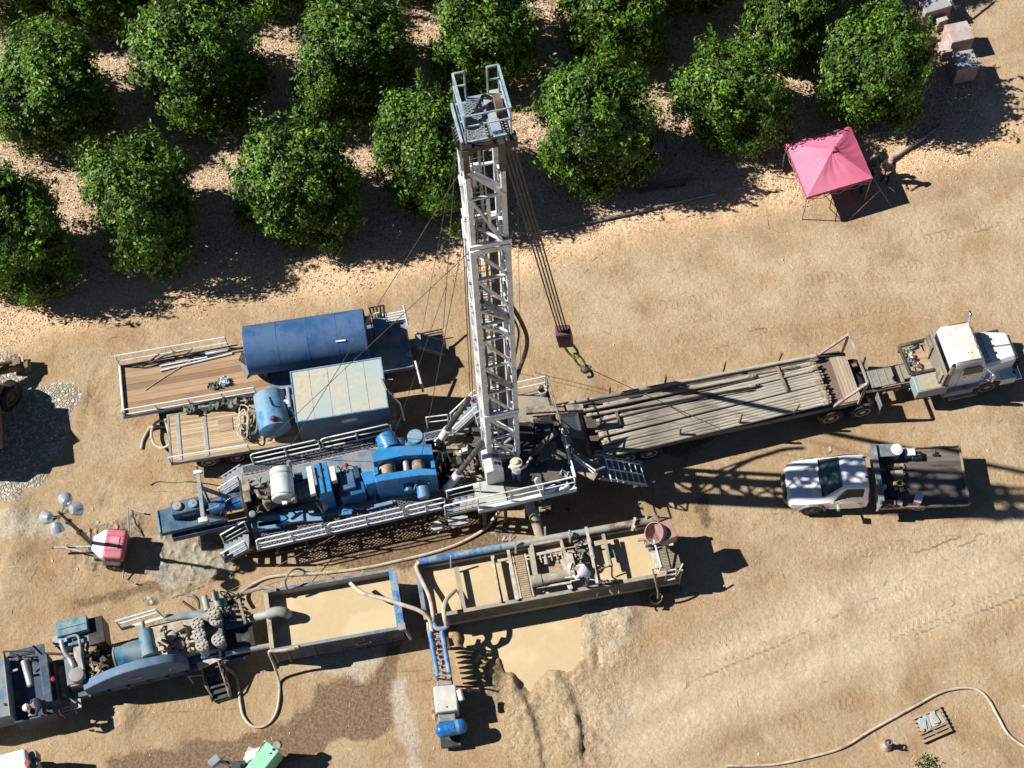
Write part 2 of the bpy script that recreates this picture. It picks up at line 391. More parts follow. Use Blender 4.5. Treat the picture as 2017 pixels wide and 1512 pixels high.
def pathd(X, Y, px):
    """distance to a polyline and length along it"""
    pts = [P(x, y) for x, y in px]; d = np.full(X.shape, 1e9); al = np.zeros(X.shape); acc = 0; sd = np.zeros(X.shape)
    for a, b in zip(pts[:-1], pts[1:]):
        ex = b.x-a.x; ey = b.y-a.y; L = math.hypot(ex, ey)
        t = np.clip(((X-a.x)*ex+(Y-a.y)*ey)/(L*L), 0, 1)
        dd = np.hypot(X-a.x-t*ex, Y-a.y-t*ey); m = dd < d
        d = np.where(m, dd, d); al = np.where(m, acc+t*L, al)
        sd = np.where(m, ((X-a.x)*ey-(Y-a.y)*ex)/L, sd); acc += L
    return d, al, sd
def sst(x, a, b):
    t = np.clip((x-a)/(b-a), 0, 1); return t*t*(3-2*t)
LITTER = [(-300,-400),(-300,680),(0,655),(150,615),(300,585),(480,555),(700,545),(860,500),(1030,500),(1120,470),(1280,425),(1440,400),(1545,375),
          (1640,335),(1760,330),(1900,285),(1975,255),(1960,215),(1940,140),(1900,40),(1880,-60),(1840,-400)]
LITTER_EDGE = LITTER[1:17]
PIT = [(900,1212),(985,1205),(1060,1185),(1142,1170),(1146,1240),(1148,1300),(1120,1325),(1080,1322),(1058,1340),(1046,1372),(1030,1350),(1008,1325),(992,1330),(980,1300),(960,1312),(940,1290),(925,1300),(905,1270)]
WET_SHADE = [  # darker damp soil; under the walkway the leg shadows are coloured in too
 [(620,1340),(690,1330),(720,1350),(745,1310),(760,1270),(790,1265),(782,1320),(775,1400),(770,1440),(700,1460),(600,1480),(520,1500),(440,1520),(300,1560),(180,1540),(230,1495),(330,1470),(430,1455),(500,1440),(560,1420),(610,1395)],
 [(575,1085),(600,1060),(760,1030),(900,1000),(985,1000),(990,1040),(900,1050),(800,1062),(700,1082),(600,1098)],
 [(640,1080),(700,1068),(760,1060),(850,1050),(960,1040),(1010,1060),(1000,1085),(900,1092),(820,1105),(790,1120),(740,1130),(660,1112)],
 [(150,1185),(230,1165),(270,1150),(330,1140),(370,1138),(330,1155),(250,1172),(190,1185)],
 [(500,1075),(560,1065),(900,1000),(980,1010),(920,1040),(740,1068),(600,1092),(520,1100)],
 [(1380,990),(1395,988),(1400,1015),(1390,1030),(1375,1005)],
 [(1270,830),(1400,800),(1420,860),(1330,900),(1250,900)]]
PALE = [
 [(640,1330),(560,1290),(600,1260),(680,1250),(760,1245),(760,1275),(740,1320),(715,1348),(690,1335)],
 [(770,1340),(800,1330),(815,1390),(830,1450),(840,1530),(800,1530),(785,1460),(772,1400)],
 [(1140,1190),(1230,1160),(1260,1200),(1240,1260),(1200,1330),(1180,1290),(1150,1280)],
 [(60,760),(150,750),(162,775),(140,830),(115,900),(85,955),(50,965),(30,990),(-40,990),(-40,700),(30,690),(60,735)],
 [(280,1080),(400,1060),(440,1090),(450,1130),(330,1150),(280,1130)],
 [(0,1010),(60,1000),(150,1040),(100,1060),(0,1060)],
]
GRAVEL = PALE[3]
TRACKS = [  # long wheel paths lower right and round the yard (pixels), half width m, depth
 ([(1180,1420),(1330,1345),(1480,1265),(1620,1200),(1800,1130),(2060,1040)], 1.1),
 ([(1230,1480),(1400,1400),(1560,1330),(1700,1270),(1860,1200),(2080,1100)], 0.8),
 ([(1700,1195),(1900,1120),(2080,1050)], 0.6), ([(1150,1290),(1300,1200),(1500,1120),(1760,1060),(2080,960)], 0.3), ([(1380,1440),(1560,1370),(1750,1290),(2080,1150)], 0.28),
 ([(1050,600),(1300,570),(1600,500),(1850,470),(2080,400)], 0.35), ([(1060,660),(1300,640),(1560,580),(1800,570),(2080,540)], 0.3), ([(820,520),(1100,540),(1400,470),(1700,450),(2080,330)], 0.3), ([(60,1300),(120,1180),(190,1080)], .3), ([(150,960),(230,800),(250,650)], .3)]
TREADS = [  # tyre prints: path, width
 ([(1500,1400),(1620,1345),(1760,1290),(2060,1160)], 0.32), ([(1440,1370),(1560,1320),(1720,1240),(2060,1120)], 0.30),
 ([(1040,620),(1250,590),(1450,560),(1700,520),(2050,470)], 0.28), ([(1060,640),(1300,640),(1500,600),(1800,560),(2050,520)], 0.28),
 ([(120,1250),(200,1180),(330,1180)], 0.25), ([(0,1180),(60,1080),(100,1020),(150,900),(215,790),(240,730)], 0.22),
 ([(240,640),(230,760),(210,850),(180,950)], 0.3), ([(1400,660),(1520,620),(1700,620),(1860,600)], 0.3),
 ([(1200,700),(1330,690),(1430,640)], 0.25), ([(130,1400),(260,1440),(420,1430)], 0.3),
 ([(1250,1440),(1420,1360),(1600,1290),(2060,1090)], .26), ([(1300,1250),(1500,1180),(1700,1090),(2050,960)], .25), ([(1100,520),(1300,480),(1560,450),(1800,440),(2050,380)], .26), ([(1900,-20),(1960,120),(2020,260)], .3), ([(1980,-20),(2040,150)], .3), ([(20,640),(60,700),(150,800),(170,930),(120,1080)], .25),
 ([(1180,1150),(1400,1080),(1700,1040),(2050,1010)], 0.3), ([(560,1330),(660,1300),(780,1290)], .25)]
def make_ground():
    def axis(c0, c1, st):
        core = np.arange(c0, c1+st/2, st); ext = []; d = st; x = 0
        while x < 900:
            d = min(d*1.35, 120); x += d; ext.append(x)
        ext = np.array(ext); return np.concatenate([(c0-ext)[::-1], core, c1+ext])
    xs = axis(-22.5, 22.5, 0.085); ys = axis(-17.5, 21.5, 0.085)
    X, Y = np.meshgrid(xs, ys); nx = len(xs); ny = len(ys)
    core = sst(X, -24, -21)*sst(-X, -24, -21)*sst(Y, -19, -17)*sst(-Y, -23, -20)
    Z = 0.05*(fbm(X*0.25, Y*0.25, 3, 3)-0.5) + 0.045*(fbm(X*1.1, Y*1.1, 9, 4)-0.5)*core
    # wheel paths: shallow, smooth grooves with a low shoulder
    track = np.zeros_like(Z)
    for px, hw in TRACKS:
        d, al, sd = pathd(X, Y, px); g = np.exp(-(d/hw)**2); k = 0.3 if hw < .5 else 1.0; g = g*(1 if k == 1 else sst(fbm(X*.5, Y*.5, 88, 3), .35, .6)); track = np.maximum(track, k*g)
        Z += -0.04*k*g + 0.018*k*k*np.exp(-((d-hw*1.3)/0.25)**2)
    tread = np.zeros_like(Z); tph = np.zeros_like(Z)
    for i, (px, w) in enumerate(TREADS):
        for off in (-0.85, 0.85):
            d, al, sd = pathd(X, Y, px); dd = np.abs(sd-off)
            near = (d < 1.6)
            g = sst(-dd, -w, -w*0.6)*near*sst(fbm(al*0.35, al*0+i*3+off, 31, 2), 0.38, 0.55)
            rip = np.sin(al*2*math.pi/0.30 + 5*np.abs(sd-off))
            g = g*sst(fbm(X*1.1, Y*1.1, 77, 2), .3, .5); Z += core*g*-0.012; m_ = g > tread; tph = np.where(m_, al/0.24+np.abs(sd-off)/0.5, tph); tread = np.maximum(tread, g)
    # litter edge: raised, lumpy strip
    lit = polyd(X, Y, LITTER)
    Z += core*sst(lit, -0.3, 0.8)*(0.03+0.10*(fbm(X*1.4, Y*1.4, 5, 3)-0.4))
    # sump pit, its banks and the two tongues of earth at its lower side
    pit = polyd(X, Y, PIT) + 0.16*(fbm(X*2.6, Y*2.6, 8, 3)-0.5)
    rim = np.exp(-((pit+0.22)/0.2)**2)*(0.05+0.22*(fbm(X*4.5, Y*4.5, 21, 4)-0.5))
    pen = polyd(X, Y, [(1150,1180),(1230,1170),(1260,1300),(1200,1420),(1230,1512),(1000,1512),(960,1400),(980,1330),(1050,1330),(1150,1300)])
    Z += core*rim + core*sst(pen, -0.5, 0.6)*(0.16*(fbm(X*1.5, Y*1.5, 44, 5)-0.46)+0.09*(fbm(X*5, Y*5, 45, 4)-0.5))
    Z = np.where(pit > 0, -0.02-0.3*sst(pit, 0, 0.3)+Z*(1-sst(pit, 0, .1)), Z)
    for px, h in (([(1003,1330),(1022,1370),(1045,1420),(1060,1475)], 0.24), ([(1085,1325),(1110,1350),(1130,1400),(1140,1460)], 0.20)):
        d, al, sd = pathd(X, Y, px)
        prof = np.where(sd < 0, np.exp(-(d/0.14)**2), np.exp(-(d/0.85)**2))     # steep on the right side
        Z += h*prof*(0.8+0.8*(fbm(X*2, Y*2, 61, 3)-0.5))*sst(al, -0.1, 0.3)*sst(-al, -4.2, -2.2)
    # lumps of dug soil by the manifold
    for (x, y, r, h) in ((900,1250,0.4,0.16),(935,1245,0.4,0.18),(968,1262,0.5,0.16),(985,1240,0.3,0.14),(960,1290,.5,.15),(925,1290,0.4,0.2),(940,1330,0.5,0.25),(965,1350,0.5,0.25),(1190,1400,.6,.12),(1100,1475,.6,.1),
                         (25,1085,.8,.2),(20,1010,.7,.25),(10,1180,.5,.1),(230,1430,.6,.15),(250,1400,.4,.15),(1230,1220,.5,.2)):
        c = P(x, y); Z += h*np.exp(-(((X-c.x)**2+(Y-c.y)**2)/r**2))*(0.6+0.8*fbm(X*3, Y*3, 71, 3))
    wet = np.full_like(Z, -9.0)
    for q in WET_SHADE: wet = np.maximum(wet, polyd(X, Y, q))
    pale = np.full_like(Z, -9.0)
    for q in PALE: pale = np.maximum(pale, polyd(X, Y, q))
    grav = polyd(X, Y, GRAVEL)
    Z += core*0.03*sst(grav, 0, 0.3)*(fbm(X*6, Y*6, 91, 2))
    rough = sst(pen, -0.8, 0.8)
    edge = np.exp(-((lit-0.15+0.8*(fbm(X*1.2, Y*1.2, 66, 3)-.5))/1.0)**2)*sst(pathd(X, Y, LITTER_EDGE)[0]*-1, -2.2, -1.2)
    dusty = sst(-pathd(X, Y, [(1040,560),(1200,600),(1500,540),(2100,470)])[0], -3.4, -0.8)
    dusty = np.maximum(dusty, 0.8*sst(polyd(X, Y, [(1850,-200),(2400,-200),(2400,1100),(1900,600),(2000,300),(1900,60)]), -1, 1))
    v = np.stack([X.ravel(), Y.ravel(), Z.ravel()], 1)
    idx = np.arange(nx*ny).reshape(ny, nx)
    f = np.stack([idx[:-1, :-1].ravel(), idx[:-1, 1:].ravel(), idx[1:, 1:].ravel(), idx[1:, :-1].ravel()], 1)
    me = bpy.data.meshes.new('ground'); me.vertices.add(len(v)); me.vertices.foreach_set('co', v.ravel().astype(np.float32))
    me.loops.add(f.size); me.loops.foreach_set('vertex_index', f.ravel().astype(np.int32))
    me.polygons.add(len(f)); me.polygons.foreach_set('loop_start', np.arange(0, f.size, 4, dtype=np.int32))
    me.update(calc_edges=True); me.polygons.foreach_set('use_smooth', np.ones(len(f), bool))
    for nm, arr in (('litter', lit), ('wet', wet), ('pale', pale), ('track', track), ('tread', tread), ('gravel', grav), ('rough', rough), ('dusty', dusty), ('edge', edge), ('tph', tph)):
        a = me.attributes.new(nm, 'FLOAT', 'POINT'); a.data.foreach_set('value', np.clip(arr, -9, 999).ravel().astype(np.float32))
    o = bpy.data.objects.new('ground', me); link(o); tag(o, kind='structure')
    from functools import partial
    def hz(x, y):
        i = np.clip(np.searchsorted(xs, x), 1, nx-1); j = np.clip(np.searchsorted(ys, y), 1, ny-1); return float(Z[j, i])
    # material
    m = bpy.data.materials.new('ground_soil'); m.use_nodes = True; nt = m.node_tree; L = nt.links
    b = nt.nodes['Principled BSDF']; b.inputs['Roughness'].default_value = 0.92; b.inputs['Specular IOR Level'].default_value = 0.2
    geo = node(nt, 'ShaderNodeTexCoord')
    def noise(sc, det=6.0, ro=0.6, vec=None, dist=0.0):
        n = node(nt, 'ShaderNodeTexNoise', Scale=sc, Detail=det, Roughness=ro, Distortion=dist); L.new(vec or geo.outputs['Object'], n.inputs['Vector']); return n.outputs[0]
    def attr(nm):
        a = node(nt, 'ShaderNodeAttribute'); a.attribute_name = nm; return a.outputs['Fac']
    def math_(op, a, b_=None, c=None):
        n = node(nt, 'ShaderNodeMath', operation=op)
        for i, q in enumerate((a, b_, c)):
            if q is None: continue
            if isinstance(q, (int, float)): n.inputs[i].default_value = q
            else: L.new(q, n.inputs[i])
        return n.outputs[0]
    def ramp(x, a, c, lo=0.0, hi=1.0):
        n = node(nt, 'ShaderNodeMapRange', interpolation_type='SMOOTHSTEP'); L.new(x, n.inputs[0])
        for i, q in ((1, a), (2, c), (3, lo), (4, hi)): n.inputs[i].default_value = q
        return n.outputs[0]
    def mix(f, a, c):
        n = node(nt, 'ShaderNodeMixRGB')
        if isinstance(f, (int, float)): n.inputs[0].default_value = f
        else: L.new(f, n.inputs[0])
        for i, q in ((1, a), (2, c)):
            if isinstance(q, tuple): n.inputs[i].default_value = (*q, 1)
            else: L.new(q, n.inputs[i])
        return n.outputs[0]
    def mul(a, f):
        n = node(nt, 'ShaderNodeMixRGB', blend_type='MULTIPLY'); n.inputs[0].default_value = 1
        L.new(a, n.inputs[1]); L.new(f, n.inputs[2]); return n.outputs[0]
    mp = node(nt, 'ShaderNodeMapping'); L.new(geo.outputs['Object'], mp.inputs[0]); mp.inputs['Rotation'].default_value = (0, 0, -0.33); mp.inputs['Scale'].default_value = (0.16, 1.5, 1)
    st = noise(1.3, 8, 0.62, mp.outputs[0], 0.2)
    big = noise(0.16, 5, 0.55); med = noise(0.8, 8, 0.62, None, 0.15); fine = noise(9, 8, 0.7); vfine = noise(45, 3, 0.7)
    c = mix(ramp(big, 0.35, 0.65), (0.375, 0.27, 0.162), (0.435, 0.332, 0.213))
    c = mix(ramp(med, 0.38, 0.72, 0, 0.75), c, (0.34, 0.215, 0.11))
    c = mix(ramp(st, 0.52, 0.72, 0, 0.16), c, (0.53, 0.43, 0.30))
    c = mix(ramp(st, 0.44, 0.28, 0, 0.15), c, (0.29, 0.20, 0.125))
    c = mix(ramp(noise(0.45, 6, 0.6, None, 0.3), 0.50, 0.68, 0, 0.7), c, (0.28, 0.185, 0.108))
    c = mix(ramp(noise(0.3, 7, 0.62, None, 0.1), 0.56, 0.72, 0, 0.5), c, (0.54, 0.44, 0.31))
    c = mix(math_('MULTIPLY', attr('dusty'), ramp(noise(0.5, 6, 0.6), 0.35, 0.65, 0.05, 0.7)), c, (0.52, 0.405, 0.275))
    c = mix(math_('MULTIPLY', attr('track'), ramp(med, 0.3, 0.65, 0.45, 0.95)), c, (0.56, 0.46, 0.325))
    lug = ramp(math_('SINE', math_('MULTIPLY', attr('tph'), 2*math.pi)), -.2, .5)
    c = mix(math_('MULTIPLY', attr('tread'), math_('MULTIPLY_ADD', lug, -0.10, 0.16)), c, (0.27, 0.18, 0.10))
    # dark wet patches, with painted leg shade under the walkway
    wn_ = math_('MULTIPLY_ADD', math_('SUBTRACT', med, 0.5), 1.5, attr('wet'))
    wet_shade_f = ramp(wn_, -0.15, 0.1, 0, .9); c = mix(wet_shade_f, c, mix(ramp(fine, 0.4, 0.62), (0.135, 0.085, 0.05), (0.22, 0.145, 0.088)))
    pn = math_('MULTIPLY_ADD', math_('SUBTRACT', med, 0.5), 1.6, attr('pale'))
    c = mix(ramp(pn, -0.15, 0.25, 0, 0.8), c, mix(ramp(fine, 0.35, 0.7), (0.43, 0.375, 0.29), (0.52, 0.46, 0.37)))
    # rough dug clay near the pit
    c = mix(math_('MULTIPLY', attr('rough'), ramp(med, 0.4, 0.6, 0.2, 0.85)), c, mix(ramp(fine, 0.4, 0.62), (0.37, 0.27, 0.16), (0.47, 0.37, 0.245)))
    # gravel: pale broken stone
    def mul_(col, v):
        sc_ = node(nt, 'ShaderNodeSeparateColor'); L.new(v.outputs['Color'], sc_.inputs[0]); r_ = ramp(sc_.outputs[0], 0, 1, 0.7, 1.25)
        n = node(nt, 'ShaderNodeMixRGB', blend_type='MULTIPLY'); n.inputs[0].default_value = 1; n.inputs[1].default_value = (*col, 1); L.new(r_, n.inputs[2]); return n.outputs[0]
    vo = node(nt, 'ShaderNodeTexVoronoi', Scale=7.0, feature='DISTANCE_TO_EDGE'); L.new(geo.outputs['Object'], vo.inputs['Vector'])
    voc = node(nt, 'ShaderNodeTexVoronoi', Scale=7.0); L.new(geo.outputs['Object'], voc.inputs['Vector'])
    gn = math_('MULTIPLY_ADD', math_('SUBTRACT', med, 0.5), 1.3, attr('gravel')); gf = ramp(gn, -0.05, 0.15)
    gcol = mix(ramp(vo.outputs['Distance'], 0.0, 0.09), (0.30, 0.24, 0.17), mul(mul_((0.50, 0.46, 0.39), voc), ramp(fine, 0.2, 0.8, 0.8, 1.15)))
    c = mix(gf, c, gcol)
    # litter floor
    ln = math_('MULTIPLY_ADD', math_('SUBTRACT', med, 0.5), 2.6, attr('litter')); lf = ramp(ln, -0.35, 0.55)
    vl = node(nt, 'ShaderNodeTexVoronoi', Scale=13.0, Randomness=1.0); L.new(geo.outputs['Object'], vl.inputs['Vector'])
    sp = node(nt, 'ShaderNodeSeparateColor'); L.new(vl.outputs['Color'], sp.inputs[0])
    lc = mix(sp.outputs[0], (0.42, 0.29, 0.21), (0.72, 0.57, 0.44)); lc = mix(ramp(sp.outputs[1], 0.75, 0.8), lc, (0.58, 0.40, 0.22))
    lc = mix(ramp(sp.outputs[2], 0.85, 0.9, 0, .8), lc, (0.2, 0.12, 0.07))
    c = mix(math_('MULTIPLY', lf, 0.9), c, lc)
    c = mix(math_('MULTIPLY', attr('edge'), ramp(fine, .3, .7, .55, 1.0)), c, (0.80, 0.56, 0.35))
    c = mul(c, ramp(fine, 0.25, 0.75, 0.82, 1.16)); c = mul(c, ramp(vfine, 0.3, 0.7, 0.88, 1.1))
    # scattered pale twigs and dark crumbs
    peb = node(nt, 'ShaderNodeTexVoronoi', Scale=5.5); L.new(geo.outputs['Object'], peb.inputs['Vector'])
    pf = ramp(peb.outputs['Distance'], 0.05, 0.085, 1, 0)
    ps = node(nt, 'ShaderNodeSeparateColor'); L.new(peb.outputs['Color'], ps.inputs[0])
    c = mix(math_('MULTIPLY', pf, ramp(ps.outputs[0], 0.82, 0.86, 0, 0.7)), c, (0.62, 0.54, 0.42))
    c = mix(math_('MULTIPLY', pf, ramp(ps.outputs[1], 0.86, 0.9, 0, 0.7)), c, (0.16, 0.11, 0.07))
    L.new(c, b.inputs['Base Color'])
    rr = ramp(wet_shade_f, 0, 1, 0.93, 0.55); L.new(rr, b.inputs['Roughness'])
    # bump
    crk = noise(2.6, 9, 0.66, None, 0.0)
    h = math_('MULTIPLY_ADD', crk, 0.075, math_('MULTIPLY', fine, 0.026)); h = math_('MULTIPLY_ADD', st, 0.012, h)
    h = math_('MULTIPLY_ADD', math_('MULTIPLY', attr('rough'), noise(6, 6, 0.6)), 0.09, h)
    h = math_('MULTIPLY_ADD', vfine, 0.006, h)
    h = math_('MULTIPLY_ADD', math_('MULTIPLY', lf, sp.outputs[0]), 0.03, h)
    h = math_('MULTIPLY_ADD', math_('MULTIPLY', gf, ramp(vo.outputs['Distance'], 0, 0.2)), 0.04, h)
    h = math_('MULTIPLY_ADD', math_('MULTIPLY', math_('MULTIPLY', attr('tread'), ramp(med, .35, .6, .1, 1)), lug), 0.010, h)
    bp = node(nt, 'ShaderNodeBump', Strength=1.0, Distance=1.0); L.new(h, bp.inputs['Height']); L.new(bp.outputs[0], b.inputs['Normal'])
    me.materials.append(m)
    return o, hz
ground, GZ = make_ground()
# mud water in the sump
_pw = [P(x, y, -0.03) for x, y in [(880,1190),(1180,1150),(1190,1320),(1120,1370),(1060,1400),(960,1370),(880,1290)]]
_w = MB(); _w.add([(p.x, p.y, -0.035) for p in _pw], [tuple(range(len(_pw)-1, -1, -1))])
pond = _w.build('water', 'mud'); tag(pond, kind='structure')
# loose leaves lying under and along the orchard: one mass
def litter():
    r = np.random.default_rng(3); n = 120000
    pts = [P(x, y) for x, y in LITTER]
    X = r.uniform(-23, 21, n); Y = r.uniform(-2, 21, n)
    d = polyd(X, Y, LITTER) + 2.2*(fbm(X*0.8, Y*0.8, 12, 3)-0.5)
    k = r.uniform(0, 1, n) < sst(d, -1.3, 0.4)
    X = X[k]; Y = Y[k]; n = len(X); a = r.uniform(0, 2*math.pi, n); ln = r.uniform(0.03, 0.062, n); wd = ln*r.uniform(0.35, 0.6, n)
    Z = np.array([GZ(x, y) for x, y in zip(X, Y)]) + r.uniform(0.008, 0.03, n)
    t1 = r.normal(0, 0.35, n); t2 = r.normal(0, 0.35, n)
    ux, uy = np.cos(a), np.sin(a)
    c = np.stack([X, Y, Z], 1); u = np.stack([ux*ln, uy*ln, t1*ln], 1); w = np.stack([-uy*wd, ux*wd, t2*wd], 1)
    v = np.stack([c-u, c+w, c+u, c-w], 1).reshape(-1, 3); f = np.arange(4*n).reshape(n, 4)
    me = bpy.data.meshes.new('leaf_litter'); me.from_pydata(v.tolist(), [], f.tolist()); me.update()
    m = bpy.data.materials.new('dead_leaf'); m.use_nodes = True; nt = m.node_tree
    b = nt.nodes['Principled BSDF']; b.inputs['Roughness'].default_value = 0.7
    g = node(nt, 'ShaderNodeNewGeometry'); cr = node(nt, 'ShaderNodeValToRGB'); nt.links.new(g.outputs['Random Per Island'], cr.inputs[0])
    e = cr.color_ramp.elements; e[0].color = (0.32, 0.20, 0.13, 1); e[1].color = (0.80, 0.64, 0.46, 1)
    for p_, c_ in ((0.25, (0.58, 0.38, 0.23, 1)), (0.5, (0.68, 0.49, 0.33, 1)), (0.75, (0.68, 0.52, 0.32, 1))):
        q = e.new(p_); q.color = c_
    nt.links.new(cr.outputs[0], b.inputs['Base Color']); me.materials.append(m)
    o = bpy.data.objects.new('leaf_litter', me); link(o); tag(o, kind='stuff')
litter()

def debris():
    """stones, clods and bits of straw scattered over the yard: one mass"""
    r = np.random.default_rng(5); V = []; F = []; n = 6500
    X = r.uniform(-22, 22, n); Y = r.uniform(-16, 14, n); cl = fbm(X*0.5, Y*0.5, 55, 3); keep = r.uniform(0, 1, n) < sst(cl, .3, .7)*.9+.1
    for x, y in zip(X[keep], Y[keep]):
        z = GZ(x, y); b = len(V)
        if r.uniform() < .35:
            a = r.uniform(0, 6.28); l = r.uniform(.04, .16); w = .006+.006*r.uniform(); u = (math.cos(a)*l, math.sin(a)*l); v = (-math.sin(a)*w, math.cos(a)*w)
            V += [(x-u[0]-v[0], y-u[1]-v[1], z+.008), (x+u[0]-v[0], y+u[1]-v[1], z+.02), (x+u[0]+v[0], y+u[1]+v[1], z+.02), (x-u[0]+v[0], y-u[1]+v[1], z+.008)]; F.append((b, b+1, b+2, b+3))
        else:
            s = r.uniform(.010, .032)*(2.2 if r.uniform() < .04 else 1); q = r.uniform(.6, 1.4, 6)*s
            V += [(x+q[0], y, z), (x, y+q[1], z), (x-q[2], y, z), (x, y-q[3], z), (x+.3*s, y, z+q[4]*.9), (x, y, z-.03)]
            F += [(b, b+1, b+4), (b+1, b+2, b+4), (b+2, b+3, b+4), (b+3, b, b+4)]
    me = bpy.data.meshes.new('loose_stones'); me.from_pydata(V, [], F); me.update()
    m = bpy.data.materials.new('stone'); m.use_nodes = True; nt = m.node_tree; b = nt.nodes['Principled BSDF']; b.inputs['Roughness'].default_value = .9
    g = node(nt, 'ShaderNodeNewGeometry'); cr = node(nt, 'ShaderNodeValToRGB'); nt.links.new(g.outputs['Random Per Island'], cr.inputs[0]); e = cr.color_ramp.elements
    e[0].color = (0.20, 0.14, 0.09, 1); e[1].color = (0.66, 0.58, 0.44, 1); q = e.new(.6); q.color = (0.42, 0.32, 0.22, 1)
    nt.links.new(cr.outputs[0], b.inputs['Base Color']); me.materials.append(m)
    o = bpy.data.objects.new('loose_stones', me); link(o); tag(o, kind='stuff')
debris()
# ------------------------------------------------------------------ citrus trees
def leaf_mat():
    m = bpy.data.materials.new('citrus_leaf'); m.use_nodes = True; nt = m.node_tree; L = nt.links
    b = nt.nodes['Principled BSDF']; b.inputs['Roughness'].default_value = 0.46; b.inputs['Specular IOR Level'].default_value = 0.35
    g = node(nt, 'ShaderNodeNewGeometry'); cr = node(nt, 'ShaderNodeValToRGB'); L.new(g.outputs['Random Per Island'], cr.inputs[0])
    e = cr.color_ramp.elements; e[0].color = (0.022, 0.06, 0.008, 1); e[1].color = (0.30, 0.36, 0.06, 1)
    for p_, c_ in ((0.4, (0.065, 0.15, 0.014, 1)), (0.75, (0.12, 0.24, 0.02, 1)), (0.93, (0.18, 0.30, 0.03, 1))):
        q = e.new(p_); q.color = c_
    oi = node(nt, 'ShaderNodeObjectInfo'); tc = node(nt, 'ShaderNodeTexCoord')
    n = node(nt, 'ShaderNodeTexNoise', Scale=1.0, Detail=5.0); L.new(tc.outputs['Object'], n.inputs['Vector'])
    mr = node(nt, 'ShaderNodeMapRange'); mr.inputs[1].default_value = 0.35; mr.inputs[2].default_value = 0.65; mr.inputs[3].default_value = 0.28; mr.inputs[4].default_value = 1.35
    L.new(n.outputs[0], mr.inputs[0])
    mx = node(nt, 'ShaderNodeMixRGB', blend_type='MULTIPLY'); mx.inputs[0].default_value = 1; L.new(cr.outputs[0], mx.inputs[1]); L.new(mr.outputs[0], mx.inputs[2])
    L.new(mx.outputs[0], b.inputs['Base Color'])
    tr = node(nt, 'ShaderNodeBsdfTranslucent'); tr.inputs[0].default_value = (0.16, 0.30, 0.02, 1)
    ms = node(nt, 'ShaderNodeMixShader'); ms.inputs[0].default_value = 0.13
    L.new(b.outputs[0], ms.inputs[1]); L.new(tr.outputs[0], ms.inputs[2]); L.new(ms.outputs[0], nt.nodes['Material Output'].inputs[0])
    return m
LEAF = leaf_mat()
